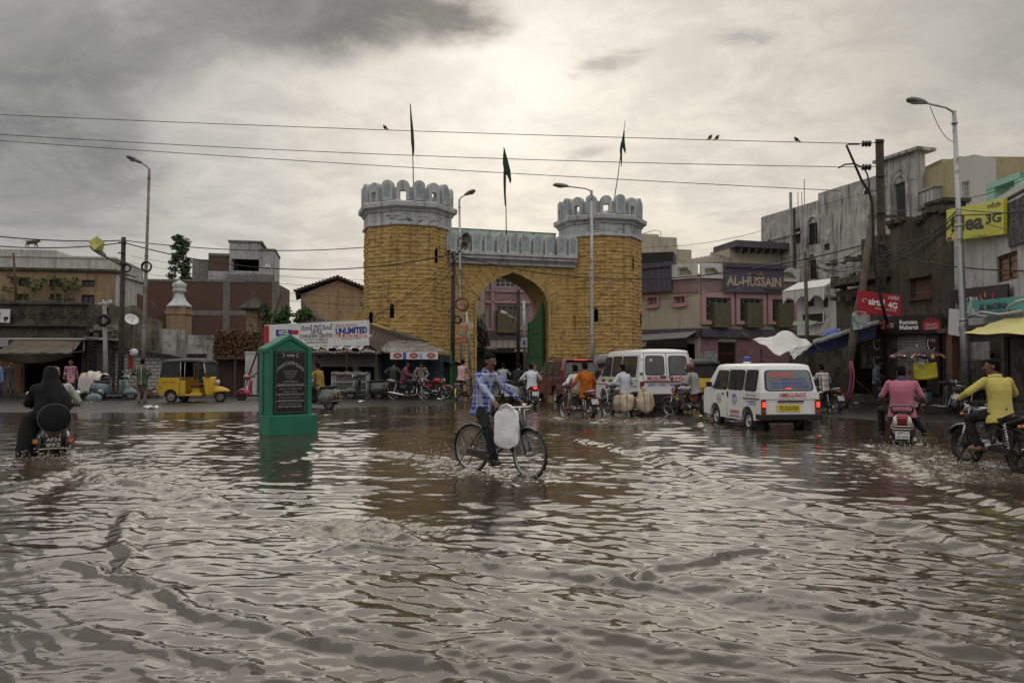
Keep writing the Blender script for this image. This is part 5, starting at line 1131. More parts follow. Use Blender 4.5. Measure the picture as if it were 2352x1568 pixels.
for q in ((187, 643, 218, 659), (187, 677, 217, 700), (42, 637, 68, 657), (113, 642, 143, 660), (40, 675, 66, 697), (115, 675, 141, 697)): window(b, fc, fc.rect(*q), M('dark_frame', (.03, .022, .018), .7), M('dim_pane', (.06, .058, .055), .3), 2, 1, .08, .1)
mb = MB(); fc.slab(mb, -.1, fc.L+.15, 7.1, 7.26, -6, .18); mb.build('cornice', blackened, b)
mb = MB(); fc.slab(mb, 0, fc.L, 7.26, 7.95, -6, 0); fc.slab(mb, -.05, fc.L+.08, 7.9, 8.02, -6, .06); fc.slab(mb, 0, 5.0, 8.02, 8.35, -3, 0.02); mb.build('parapet', M('cream_white_parapet', (.50, .49, .45), .9, c2=(.42, .41, .38), streak=((.2, .19, .17), .7)), b, bevel=.01)
mb = MB(); fc.slab(mb, fc.L, fc.L+.03, 0, 7.05, -6, -.3); mb.build('side_wall', wplast, b)
sd_ = Face((fc.pt(fc.L, 0).x+.04, fc.pt(fc.L, 0).y), P2(325, 53.5))
bs, fs_ = block('white_annex', 'narrow white plastered house wall adjoining the tan house behind the lamp posts', 'building', P2(262, 48.6), P2(326, 53.5), 0, 7.0, 3, wplast, [Face(P2(262, 48.6), P2(326, 53.5)).rect(*q) for q in ((289, 653, 297, 669), (290, 689, 299, 718))])
for q in ((289, 653, 297, 669), (290, 689, 299, 718)): window(bs, fs_, fs_.rect(*q), wood, None, 1, 1, .06)
mb = MB(); fs_.slab(mb, -.1, fs_.L+.1, 7.0, 7.15, -3, .15); fs_.slab(mb, 0, fs_.L, 7.15, 7.8, -3, 0.02); mb.build('parapet', wplast, bs)
# monkey on the parapet
pm_ = at(74, 587, 46.8); mk = thing('monkey_animal', 'small monkey walking along the white parapet of the tan house', 'animal', (pm_.x, pm_.y, 8.36), 15)
mb = MB(); mb.cap((-.22, 0, .36), (.16, 0, .40), .12, .13); mb.ell((.32, 0, .46), (.10, .085, .09)); mb.ell((.40, 0, .43), (.05, .045, .04)); mb.tube([(-.3, 0, .40), (-.46, 0, .48), (-.52, 0, .34)], [.03, .022, .015], 7)
for x, kx in ((-.22, -.04), (.16, .03)):
    for y in (-.07, .07): mb.cap((x, y, .34), (x+kx*2+(.04 if y > 0 else -.04), y, .18), .05, .032); mb.cap((x+kx*2+(.04 if y > 0 else -.04), y, .18), (x+(.05 if y > 0 else -.06), y, .025), .032, .026)
mb.build('body', M('monkey_fur', (.10, .08, .06), .9), mk, remesh=.022)
# dark old shop row
f0 = Face(P2(-70, 36.6), P2(199, 37.2))
ops = [f0.rect(-40, 795, 48, 902), f0.rect(56, 800, 186, 902)]
b, fc = block('old_shop', 'soot blackened single storey shop with a carved parapet and roller shutters', 'shop', P2(-70, 36.6), P2(199, 37.2), 0, 4.4, 5, blackened, ops)
mb = MB(); fc.slab(mb, 0, fc.L, 2.55, 2.72, 0, .5); fc.slab(mb, -.05, fc.L+.05, 4.30, 4.42, -.2, .12); fc.slab(mb, -.05, fc.L+.05, 3.28, 3.38, 0, .25); fc.slab(mb, 0, fc.L-1.2, 4.42, 4.50, -.35, -.05); mb.build('ledge', blackened, b, bevel=.02)
rnd = random.Random(5); mb = MB()
for k in range(12):
    a = .4+k*.45; z = 3.83+rnd.uniform(-.03, .03); mb.torus(fc.pt(a, z, .02), fc.n, .15, .035, 12, 5); mb.ell(fc.pt(a, z, .02), .06, n=8, k=5)
mb.build('relief_carving', blackened, b)
mb = MB(); fc.slab(mb, 0.5, 6.0, 2.66, 2.735, .5, .56); mb.build('roof_edge', M('pale_tin_edge', (.40, .39, .36), .6), b)
a0, a1, b0, b1 = ops[0]; mb = MB()
for k in range(30): z = .02+(b1-.1)*k/30; fc.slab(mb, a0+.05, a1-.05, z, z+(b1-.1)/30*.72, -.17, -.12); fc.slab(mb, a0+.05, a1-.05, z+(b1-.1)/30*.72, z+(b1-.1)/30, -.17, -.145)
mb.build('roller_shutter', M('orange_brown_shutter', (.15, .062, .026), .6, dirt=(.07, .035, .02)), b)
mb = MB(); q = fc.rect(-30, 779, 33, 797); fc.slab(mb, q[0], q[1], q[2], q[3], .5, .56); mb.build('fascia', M('grey_fascia', (.26, .25, .27), .6), b)
mb = MB(); q = fc.rect(37, 786, 52, 797); fc.slab(mb, q[0], q[1], q[2], q[3], .5, .58); mb.build('red_plate', M('faded_red', (.16, .05, .06), .6), b)
sign('shop_sign', 'white painted sign board with a phone picture at the left edge of the old shop', 'sign', fc, ((-50, 709), (31, 711), (30, 742), (-50, 740)), M('white_board', (.56, .58, .56), .6), [('PRODUCTS', ink, -40, 717, 11, 724, .01), ('CELL REPAIR', M('teal_ink', (.08, .2, .22)), -40, 729, 12, 732, .0)], out=.26)
ob = [o for o in bpy.data.objects if o.name.startswith('shop_sign')][0]; onboard(ob, fc, ink, 17, 728, 27, 735, .325); onboard(ob, fc, ink, 18, 735, 22, 739, .325)
tarp = thing('shop_awning', 'sagging brown tarpaulin awning tied out over the dark shop opening', 'awning')
A_, B_, C_, D_ = fc.pt(fc.az(50, 780)[0], 2.66, .5), fc.pt(fc.az(197, 780)[0], 2.66, .4), at(160, 811, 34.9), at(-20, 811, 34.9)
mb = MB(); mb.sheet(lambda u, v: (D_*(1-u)+C_*u)*(1-v)+(A_*(1-u)+B_*u)*v+V((0, 0, -.10*math.sin(3.14*v)*(.6+.4*math.sin(u*9))+.03*math.sin(u*31)*(1-v))), 40, 10)
mb.sheet(lambda u, v: (D_*(1-u)+C_*u)+V((.0, .35*v+.05*math.sin(u*12)*v, -(.12+.34*math.sin(3.14*(.1+.9*u)))*v)), 40, 6); tarpm = M('brown_tarp', (.13, .105, .075), .85, c2=(.10, .08, .06), sc=1.5, dirt=(.06, .048, .036), bump=.3); mb.build('tarpaulin', tarpm, tarp, solid=.012)
mb = MB(); mb.tube([C_+V((0, 0, .0)), C_+V((.45, .3, .1)), B_+V((.1, 0, -.05))], .03, 6); mb.tube([C_+V((.1, 0, 0)), C_+V((-.05, .5, .55))], .025, 6); mb.build('pole', wood, tarp)
# shop next door with a black ribbed shutter
b, fc = block('dark_lean_to', 'dark little lean-to with a black ribbed shutter beside the old shop', 'shed', P2(200, 37.0), P2(262, 37.4), 0, 2.75, 3, blackened, [Face(P2(200, 37), P2(262, 37.4)).rect(203, 797, 222, 904)])
mb = MB(); q = fc.rect(203, 797, 222, 904)
for k in range(16): z = q[2]+(q[3]-q[2])*k/16; fc.slab(mb, q[0], q[1], z, z+.09, -.1, -.02)
mb.build('ribbed_shutter', M('black_shutter', (.020, .022, .024), .5), b)
mb = MB(); mb.prism([fc.pt(-.1, 2.75, .5), fc.pt(fc.L+.2, 2.62, .5), fc.pt(fc.L+.2, 2.75, -2), fc.pt(-.1, 2.9, -2)], (0, 0, .05)); mb.build('tin_roof', tin, b)
mb = MB(); rr = random.Random(2)
for k in range(40): mb.box(fc.pt(rr.uniform(0, fc.L), 2.9+rr.uniform(0, .5), -rr.uniform(.3, 1.5)), (rr.uniform(.1, .4), rr.uniform(.1, .4), rr.uniform(.05, .25)), rr.uniform(0, 90))
tag(mb.build('rubble', M('rubble', (.16, .13, .10), .9, c2=(.3, .29, .27)), None), 'heap of broken masonry lying on the lean-to roof', 'rubble', kind='stuff')
# walls behind the parked scooters
w1 = Face(P2(247, 39.5), P2(372, 40.5)); r = thing('stained_wall', 'tall mossy wall streaked black and yellow above the whitewashed brick wall', 'wall'); mb = MB(); top = [(0, 4.6), (.5, 4.4), (1.2, 4.5), (1.9, 3.9), (w1.L, 3.7)]
mb.prism([w1.pt(0, 0), w1.pt(w1.L, 0)]+[w1.pt(a, z) for a, z in top[::-1]], w1.n*-.4); mb.build('wall', mossw, r)
w1b = Face(P2(312, 42), P2(389, 42.5)); r = thing('ruined_brick_wall', 'broken stepped top of a dark brick wall left of the tan gate pier', 'wall'); mb = MB(); mb.prism([w1b.pt(0, 0), w1b.pt(w1b.L, 0), w1b.pt(w1b.L, 4.0), w1b.pt(1.5, 4.05), w1b.pt(1.25, 4.5), w1b.pt(.9, 4.6), w1b.pt(.7, 4.9), w1b.pt(.2, 5.2), w1b.pt(0, 5.3)], w1b.n*-.4); mb.build('wall', brickm, r)
w2 = Face(P2(373, 39.6), P2(424, 40.2)); r = thing('white_pier_wall', 'white plastered wall end streaked with soot under the tan gate pier', 'wall'); mb = MB(); w2.slab(mb, 0, w2.L, 0, 3.3, -1.5, 0); sooty = M('sooty_plaster', (.46, .45, .42), .9, c2=(.30, .29, .27), sc=1.3, streak=((.07, .065, .058), .95), dirt=(.12, .11, .10), dsc=1.2, dlo=.5, dhi=.66, bump=.4); mb.build('wall', sooty, r)
w3 = Face(P2(258, 37.6), P2(424, 38.2)); r = thing('whitewashed_wall', 'low whitewashed brick wall with a dark sloping tin coping behind the blue grey scooter', 'wall'); mb = MB(); mb.prism([w3.pt(0, 0), w3.pt(w3.L, 0), w3.pt(w3.L, 1.75), w3.pt(0, 2.35)], w3.n*-.35); mb.build('wall', wbrick, r)
mb = MB(); mb.prism([w3.pt(-.2, 2.36, .35), w3.pt(w3.L+.2, 1.72, .35), w3.pt(w3.L+.2, 1.80, .35), w3.pt(w3.L*.8, 2.0, .35), w3.pt(w3.L*.5, 2.16, .35), w3.pt(-.2, 2.46, .35)], w3.n*-.9); mb.build('tin_coping', M('black_tin', (.025, .024, .023), .6), r)
mb = MB(); a0, a1, b0, b1 = w3.rect(369, 800, 418, 895); w3.slab(mb, a0, a1, 0, 1.78, .0, .02); mb.build('plaster_patch', wplast, r)
w4 = Face(P2(425, 38.6), P2(492, 38.8)); op = [w4.rect(427, 812, 475, 912)]
b, fc = block('white_gatehouse', 'soot stained white wall with a dark wooden doorway behind the auto rickshaw', 'building', P2(425, 38.6), P2(492, 38.8), 0, 2.95, 1.6, sooty, op)
window(b, fc, op[0], wood, M('dark_door', (.03, .022, .016), .8), 2, 3, .07, .06)
# gate piers: one with a white bell finial, one dark
def pier(label, x0, x1, Y, z0, z1, m_, capm, bell):
    c0, c1 = at(x0, 760, Y), at(x1, 760, Y); wd = c1.x-c0.x; r = thing('gate_pier', label, 'gate pier', ((c0.x+c1.x)/2, Y, 0)); mb = MB(); mb.box((0, 0, z1/2), (wd, wd, z1)); mb.box((0, 0, z1*.93), (wd*1.12, wd*1.12, .1)); mb.build('shaft', m_, r, bevel=.02)
    mb = MB(); h = bell
    if h > 1.2: mb.lathe((0, 0, z1), Z3, [(wd*.5, 0), (wd*.64, .05), (wd*.64, .12), (wd*.58, .16), (wd*.50, .24), (wd*.36, .40), (wd*.27, .60), (wd*.22, .78), (wd*.24, .82), (wd*.34, .86), (wd*.36, .95), (wd*.30, 1.0), (wd*.33, 1.1), (wd*.37, 1.2), (wd*.34, 1.3), (wd*.18, 1.38), (.06, 1.45), (.0, 1.52)], 16)
    else: mb.loft([[V((sx*wd*q, sy*wd*q, z1+z)) for sx, sy in ((-1, -1), (1, -1), (1, 1), (-1, 1))] for q, z in ((.5, 0), (1.1, .05), (1.1, .15), (.8, .22), (.5, .45), (.3, .62), (.12, .9), (.02, 1.05))], True, False)
    mb.build('finial', capm, r, bevel=.01); return r
pier('tan gate pier crowned by a white bell shaped finial', 390, 432, 42.5, 0, 4.55, tan, M('white_finial', (.50, .52, .52), .8, streak=((.2, .2, .2), .6)), 1.52)
pier('dark weathered gate pier with a pointed black cap left of the bush', 569, 595, 42.5, 0, 4.4, M('peeling_tan', (.26, .18, .10), .9, dirt=(.06, .05, .04), dsc=1.5), blackened, 1.05)
# brick building behind
bf = Face(P2(322, 58), P2(622, 59)); b, fc = block('brick_building', 'unfinished dark red brick block with bare concrete posts rising behind the gate piers', 'building', P2(322, 58), P2(622, 59), 0, 7.7, 8, brickm)
mb = MB()
for x in (405, 520, 633): a, _ = fc.az(340+ (x-340)*.919 if False else x, 700); fc.slab(mb, a-.25, a+.25, 0, 7.72, 0, .03)
fc.slab(mb, 0, fc.L, 5.15, 5.5, 0, .025); fc.slab(mb, 0, fc.L, 7.62, 7.78, -8, .04); mb.build('concrete_frame', concm, b)
ub = Face(P2(476, 60), P2(629, 61)); op = [ub.rect(531, 595, 595, 622)]
mb = MB(); wallgeo(mb, P2(524, 60.3), P2(629, 61), 7.78, 10.3, .25, [Face(P2(524, 60.3), P2(629, 61)).rect(531, 595, 595, 622)]); uf = Face(P2(524, 60.3), P2(629, 61)); uf.slab(mb, 0, .25, 7.78, 10.3, -5, -.26); uf.slab(mb, uf.L-.25, uf.L, 7.78, 10.3, -5, -.26); uf.slab(mb, 0, uf.L-1.1, 10.3, 10.85, -5, 0); mb.build('upper_wall', M('grey_whitewash', (.40, .40, .41), .9, c2=(.30, .30, .31), streak=((.13, .125, .12), .9)), b)
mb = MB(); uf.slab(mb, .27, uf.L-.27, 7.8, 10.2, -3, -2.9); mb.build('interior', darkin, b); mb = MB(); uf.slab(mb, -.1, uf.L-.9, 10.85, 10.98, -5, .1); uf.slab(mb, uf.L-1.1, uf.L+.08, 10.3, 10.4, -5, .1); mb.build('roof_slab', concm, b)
mb = MB(); uf.slab(mb, -.1, uf.L, 7.78, 8.35, .02, .5); mb.build('balcony', concm, b)
mb = MB(); q = on(uf, 615, 612, .0); mb.lathe(q, uf.n, [(.0, .004), (.2, .006), (.2, -.01)], 24); mb.build('round_hole_disc', M('painted_hole_light', (.7, .7, .7), .8), b); mb = MB(); mb.box(q+uf.n*.012, (.05, .02, .4)); mb.build('bar', concm, b)  # wall is closed here: a pale disc paints the daylight of a round hole
mb = MB(); u2 = Face(P2(476, 60), P2(523, 60.3)); u2.slab(mb, 0, u2.L, 7.78, 8.6, -4, .02); mb.build('lower_band', M('grey_whitewash'), b); mb = MB(); u2.slab(mb, 0, u2.L, 8.6, 9.75, -4, 0); mb.build('brick_infill', brickm, b); mb = MB(); u2.slab(mb, -1.2, 0, 7.78, 9.5, -4, -.3); u2.slab(mb, 0, u2.L, 9.75, 9.95, -4, .06); mb.build('stair_head', concm, b)
mb = MB(); mb.cyl(at(566, 0, 64).xy.to_3d()+V((0, 0, 9.9)), at(566, 0, 64).xy.to_3d()+V((0, 0, 10.4)), .45); tag(mb.build('water_tank', M('blue_tank', (.02, .08, .32), .5)), 'small blue plastic water tank on the brick block roof', 'water tank')
mb = MB(); c0 = at(640, 670, 78); mb.box((c0.x, 78, 3.8), (1.0, 2, 7.8)); mb.box((c0.x, 78, 7.75), (1.15, 2.1, .15)); mb.box((c0.x+.1, 76.98, 6.5), (.3, .04, .7)); tag(mb.build('distant_house', wplast), 'sliver of a far white house right of the brick block', 'building')
rr = random.Random(9); tb = at(418, 600, 64)
plant('conifer_tree', 'dense dark green narrow tree rising behind the brick block', 'tree', (tb.x, 64, 0), [([(tb.x, 64, 0), (tb.x, 64, 6), (tb.x+.1, 64, 11)], .25, .05)],
    [((tb.x+rr.uniform(-1, 1)*(1-(k/26)**2*.75)*.85, 64+rr.uniform(-.7, .7), 7.9+k*.155), (.42, .45, .30)) for k in range(26)], 130, .22, leafd, 3)
# gable house
g = thing('gable_house', 'peeling tan gable end of a tiled house right of the bush', 'house'); gf = Face(P2(690, 50), P2(838, 51)); apx = gf.az(775, 643)
mb = MB(); mb.prism([gf.pt(0, 0), gf.pt(gf.L, 0), gf.pt(gf.L, gf.az(833, 668)[1]), gf.pt(*apx), gf.pt(0, gf.az(690, 676)[1])], gf.n*-6); mb.build('wall', M('peeling_tan_plaster', (.42, .30, .18), .9, c2=(.34, .24, .14), dirt=(.15, .14, .13), dsc=.42, dlo=.50, dhi=.53, streak=((.12, .08, .05), .5)), g)
mb = MB(); e0 = (-.35, gf.az(682, 672)[1]); e1 = (gf.L+.2, gf.az(838, 668)[1])
for p, q in ((e0, (apx[0], apx[1]+.1)), ((apx[0], apx[1]+.1), e1)): mb.prism([gf.pt(p[0], p[1], .3), gf.pt(q[0], q[1], .3), gf.pt(q[0], q[1]+.14, .3), gf.pt(p[0], p[1]+.14, .3)], gf.n*-6.5)
for k in range(22): t_ = k/21; a = e0[0]+(e1[0]-e0[0])*t_; z = np.interp(a, [e0[0], apx[0], e1[0]], [e0[1], apx[1]+.1, e1[1]]); mb.box(gf.pt(a, float(z)+.1, .3), (.16, .2, .16))
mb.build('roof', M('dark_tiles', (.055, .045, .038), .9, c2=(.09, .07, .055), bump=.5), g)
bc = at(655, 725, 42); rr = random.Random(4)
plant('bush', 'leafy green bush growing between the dark gate pier and the gable house', 'bush', (bc.x, 42, 0), [([(bc.x+o, 42, 0), (bc.x+o*1.5, 42, 2.5), (bc.x+o*2.5, 42, 4)], .05, .02) for o in (-.3, 0, .3)],
    [((bc.x+rr.uniform(-1.15, 1.3), 42+rr.uniform(-.5, .5), 3.7+rr.uniform(0, 1.0)-abs(rr.uniform(-.5, .4))), (.36, .35, .26)) for k in range(24)], 85, .19, leafm, 8)
rr = random.Random(14); f_ = Face(P2(-90, 46.5), P2(259, 48))
for i, (lab, pts) in enumerate((('straggling creeper with drooping shoots on the tan house, the one by the leaning stick', ((10, 690), (25, 665), (45, 645), (70, 650), (88, 665), (60, 690), (48, 700), (80, 700), (95, 655), (35, 640))), ('fuller creeper hanging over the middle windows of the tan house', ((110, 645), (130, 640), (150, 648), (170, 650), (185, 662), (118, 690), (145, 690), (130, 660), (158, 665), (165, 690), (180, 645))))):
    cl = [];  c0 = on(f_, sum(p[0] for p in pts)/len(pts), 770, 1.); base = (c0.x, c0.y, 3.)
    for x, y in pts:
        p = on(f_, x, y, .45); cl.append((p, (.36, .22, .26)))
    plant('creeper', lab, 'creeper', base, [([base, cl[k][0]*.5+V(base)*.5+V((0, 0, .4)), cl[k][0]], .04, .012) for k in range(len(cl))], cl, 34, .20, leafm, 20+i, 'creepers on the tan house')
mb = MB(); mb.cyl(at(38, 700, 45.5), at(31, 581, 45.5), .06); tag(mb.build('leaning_stick', wood), 'tall bare wooden stick standing before the tan house', 'stick')
# firewood, doors and the column behind the monument
rr = random.Random(6); wf = Face(P2(489, 38.4), P2(596, 38.6)); mb = MB()
for j in range(17):
    for i in range(26):
        a = .05+i*wf.L/26+rr.uniform(-.04, .04); z = 1.92+j*.078+rr.uniform(-.02, .02)-(.25*max(0, (a-1.2))*.3 if j > 13 else 0)
        if j > 12 and rr.random() < (j-12)*.16: continue
        p = wf.pt(a, z, rr.uniform(-.05, .12)); mb.cyl(p, p-wf.n*.9+V((rr.uniform(-.1, .1), 0, rr.uniform(-.04, .04))), rr.uniform(.03, .052), n=6)
fw = thing('firewood_stack', 'high stack of split firewood logs on a platform over the brown shutters', 'firewood'); o = mb.build('logs', M('split_logs', (.20, .105, .05), .85, c2=(.055, .032, .02), sc=4, dirt=(.33, .20, .095), dsc=4, dlo=.6, dhi=.66), fw); o['kind'] = 'stuff'
mb = MB(); wf.slab(mb, 0, wf.L, 1.80, 1.88, -1.0, .1); [wf.slab(mb, a, a+.09, 0, 1.8, -.1, 0) for a in (0, 1.0, wf.L-.1)]; mb.build('platform', wood, fw)
b, fc = block('wooden_shop', 'low shop front with brown corrugated doors under the firewood stack', 'shop', P2(493, 38.9), P2(592, 39.1), 0, 1.78, 2, blackened, [Face(P2(493, 38.9), P2(592, 39.1)).rect(505, 828, 562, 912)])
mb = MB(); q = fc.rect(505, 828, 562, 912)
for k in range(12): a = q[0]+(q[1]-q[0])*k/12; fc.slab(mb, a, a+(q[1]-q[0])/12*.8, 0, q[3], -.1, -.04)
mb.build('door', M('brown_door', (.075, .045, .032), .7, dirt=(.04, .03, .025)), b)
mb = MB(); w5 = Face(P2(563, 37.8), P2(590, 37.9)); w5.slab(mb, 0, w5.L, 0, 2.05, -.4, 0); w5.slab(mb, -.03, w5.L+.03, 2.05, 2.13, -.42, .03); tag(mb.build('white_column', wplast, bevel=.02), 'chipped white square column left of the green monument', 'column')
mb = MB(); mb.bar(at(556, 905, 37), at(602, 778, 37.2), .09); mb.bar(at(560, 880, 37), at(598, 850, 37.1), .06); mb.bar(at(618, 760, 38), at(645, 676, 38.2), .08); tag(mb.build('leaning_beam', wood), 'dark leaning timber poles beside the white column', 'beam')
# chicken shop with its long sign
sf = Face(P2(608, 37.8), P2(849, 34.4)); nv = M('navy_lettering', (.03, .035, .09), .6)
sg = sign('shop_signboard', 'long white signboard with blue and red print behind the green monument', 'sign', sf, ((610, 746.5), (848.5, 735), (848.5, 793), (610, 797)), M('white_flex', (.66, .66, .66), .5, dirt=(.50, .48, .45), dsc=1.2), [
    ('నియజ్ చికెన్ సెంటర్', nv, 695, 745, 767, 758, .008), ('NIYAZ', nv, 718, 758, 743, 766, .02), ('CHICKEN CENTER', nv, 692, 767, 768, 775.5, .022), ('TEA SNACKS, MEALS &', nv, 701, 777.5, 757, 782, .012), ('CHINESE FAST FOOD', nv, 704, 784, 755, 788.5, .012),
    ('One for Everyone', inkr, 773.5, 744, 824, 749, .015), ('UNLIMITED', M('navy_bold', (.02, .04, .22), .6), 773.5, 752, 846, 766.5, .05), ('FREE 20,000 L/N MINS', inkr, 787, 775.5, 832, 779, .008), ('50 Lac / 30 Lacs', nv, 822, 786, 846, 788, .0)], .08)
onboard(sg, sf, M('red_print', (.45, .02, .02), .55), 610.5, 748, 621, 795, .082); onboard(sg, sf, M('red_band', (.42, .05, .03), .55), 773, 768, 846.5, 774.5, .082); text(sg, 'lettering', 'Calls & 3G/2G Internet', inkw, on(sf, 810, 771.2, .088), sf.u, Z3, 2.55*.93, .15, .015)
onboard(sg, sf, M('navy_bold'), 637, 757, 673, 772, .082); onboard(sg, sf, M('red_print'), 672, 758, 689, 768, .084); text(sg, 'lettering', 'AIRCEL', inkw, on(sf, 655, 763, .09), sf.u, Z3, .7, .2, .02)
onboard(sg, sf, nv, 773, 750, 846.5, 750.7, .082)
mb = MB()
for x in (692.5, 770.5): a, _ = sf.az(x, 770); sf.slab(mb, a, a+.02, 2.4, 3.4, .08, .085)
mb.build('panel_joint', M('joint_grey', (.4, .4, .4)), sg)
cs_ = Face(P2(690, 36.4), P2(868, 35.7))
b, fc = block('chicken_shop', 'low dark food shop with a mossy plastic covered tin roof under the long signboard', 'shop', P2(640, 37.0), P2(868, 36.4), 0, 2.05, 3, M('shop_grey_wall', (.16, .155, .15), .8, dirt=(.06, .055, .05)), [Face(P2(640, 37), P2(868, 36.4)).rect(735, 842, 810, 915), Face(P2(640, 37), P2(868, 36.4)).rect(822, 842, 862, 915)])
mb = MB(); q0, q1 = fc.pt(1.2, 2.1, 1.1), fc.pt(fc.L+.3, 2.05, 1.1); q2, q3 = fc.pt(fc.L+.2, 2.55, -1.5), fc.pt(1.2, 2.6, -1.5)
rr = random.Random(3); mb.sheet(lambda u, v: (q0*(1-u)+q1*u)*(1-v)+(q3*(1-u)+q2*u)*v+V((0, 0, .03*math.sin(u*150)+.05*math.sin(u*23+v*5))), 120, 6); mb.build('tin_roof', tin, b, solid=.01)
mb = MB(); mb.sheet(lambda u, v: (q0*(1-u*.8)+q1*u*.8)*(1-v*.6-.12)+(q3*(1-u*.8)+q2*u*.8)*(v*.6+.12)+V((0, 0, .10+.05*math.sin(u*37+v*9)+.03*math.sin(u*90))), 60, 8); mb.build('plastic_sheet', M('pale_plastic_sheet', (.50, .50, .48), .4, c2=(.33, .33, .31), sc=4, dirt=(.14, .12, .10), dsc=2.5), b)
mb = MB(); rr = random.Random(12); foliage(mb, [(q3*(1-t_)*.45+q2*t_*.45+(q0*(1-t_)+q1*t_)*.55+V((0, 0, .16)), (.22, .3, .07)) for t_ in [rr.uniform(.1, .85) for k in range(16)]], 40, .12, rr); tag(mb.build('roof_weeds', leafm), 'low green weeds growing along the shop roof', 'weeds', kind='stuff')
mb = MB(); [fc.slab(mb, a, a+.06, 0, 2.1, 1.0, 1.06) for a in (fc.az(812, 880)[0], fc.az(740, 880)[0], fc.L+.2)]; fc.slab(mb, 1.2, fc.L+.3, 1.98, 2.06, .98, 1.04); mb.build('post', rust, b)
# wire poultry cage
c0 = at(806, 911, 34.9); cg = thing('poultry_cage', 'tall wire poultry cage with a canvas top behind the dark green scooter', 'cage', (c0.x, 34.9, 0.02)); wd, dp, h = 1.5, .8, 1.12; mb = MB()
for s_ in (-1, 1):
    for t_ in (-1, 1): mb.bar((s_*wd/2, t_*dp/2, 0), (s_*wd/2, t_*dp/2, h), .045)
for z in (.02, .38, .75, h):
    for t_ in (-1, 1): mb.bar((-wd/2, t_*dp/2, z), (wd/2, t_*dp/2, z), .04); mb.bar((t_*wd/2, -dp/2, z), (t_*wd/2, dp/2, z), .04)
mb.build('frame', M('pale_steel', (.34, .34, .33), .5), cg)
mb = MB()
for k in range(26): mb.cyl((-wd/2+wd*k/26, -dp/2, 0), (-wd/2+wd*k/26, -dp/2, h), .006, n=4)
for k in range(16): mb.cyl((-wd/2, -dp/2, h*k/16), (wd/2, -dp/2, h*k/16), .006, n=4)
for k in range(14): mb.cyl((-wd/2, -dp/2+dp*k/14, 0), (-wd/2, -dp/2+dp*k/14, h), .006, n=4); mb.cyl((wd/2, -dp/2+dp*k/14, 0), (wd/2, -dp/2+dp*k/14, h), .006, n=4)
mb.build('wire_mesh', M('pale_steel'), cg); mb = MB(); mb.sheet(lambda u, v: V(((u-.5)*(wd+.06), (v-.5)*(dp+.1), h+.05+.03*math.sin(u*20)+(-.14 if v < .01 or v > .99 else 0))), 30, 12); mb.build('canvas', tarpm, cg, solid=.01)
mb = MB(); [mb.box((0, 0, z), (wd-.1, dp-.1, .03)) for z in (.38, .75)]; mb.box((0, .38, .5), (wd-.1, .02, 1.0)); mb.build('shelf', M('dark_board', (.03, .028, .025), .8), cg)
# kiosk by the left tower
kf = Face(P2(868, 37), P2(1010, 36.4)); kb = M('dark_blue_tin', (.020, .034, .048), .6, dirt=(.03, .03, .03))
b, fc = block('tin_kiosk', 'dark blue tin kiosk with a corrugated roof at the foot of the left tower', 'kiosk', P2(868, 37), P2(1010, 36.4), 0, 1.98, 2.2, kb, [kf.rect(885, 832, 945, 912), kf.rect(952, 832, 1000, 912)])
for q in ((885, 832, 945, 912), (952, 832, 1000, 912)):
    q = kf.rect(*q); mb = MB(); [kf.slab(mb, q[0], q[1], .02+k*.11, .10+k*.11, -.1, -.04) for k in range(16)]; mb.build('roller_shutter', kb, b)
def tinroof(par, name, A, B, C, D, n, m_=tin, amp=.022):
    mb = MB(); mb.sheet(lambda u, v: (A*(1-u)+B*u)*(1-v)+(D*(1-u)+C*u)*v+V((0, 0, amp*math.sin(u*6.2832*n))), n*6, 4); return mb.build(name, m_, par, solid=.008)
tinroof(b, 'tin_roof', at(878, 808, 35.6), at(1026, 807, 35.2), at(968, 784, 38.4), at(866, 779, 38.6), 16)
tinroof(b, 'upper_tin_roof', at(848, 792, 35.9), at(873, 812, 35.6), at(950, 786, 39.2), at(849, 752, 39.6), 10, rust)
fcb = M('sign_white', (.60, .60, .62), .5); oval = M('red_oval', (.36, .025, .02), .5)
sg = sign('kiosk_sign', 'narrow white fascia with three red oval adverts along the tin kiosk roof', 'sign', Face(P2(896, 35.3), P2(1007, 34.9)), ((897, 808.5), (1006, 808), (1006, 825), (897, 825)), fcb, (), .05)
f_ = Face(P2(896, 35.3), P2(1007, 34.9))
for x in (914, 951, 991):
    p = on(f_, x, 816.5, .052); mb = MB(); mb.prism([p+f_.u*(.20*math.cos(6.2832*k/24))+Z3*(.125*math.sin(6.2832*k/24)) for k in range(24)], f_.n*.004); mb.build('printed_dot', oval, sg); text(sg, 'lettering', 'airtel\nmoney', inkw, p+f_.n*.006, f_.u, Z3, .24, .13, .01)
onboard(sg, f_, M('blue_print', (.03, .12, .42), .5), 926, 809, 934, 825, .052); onboard(sg, f_, M('pale_blue_print', (.22, .42, .55), .5), 963, 811, 971, 823, .052)
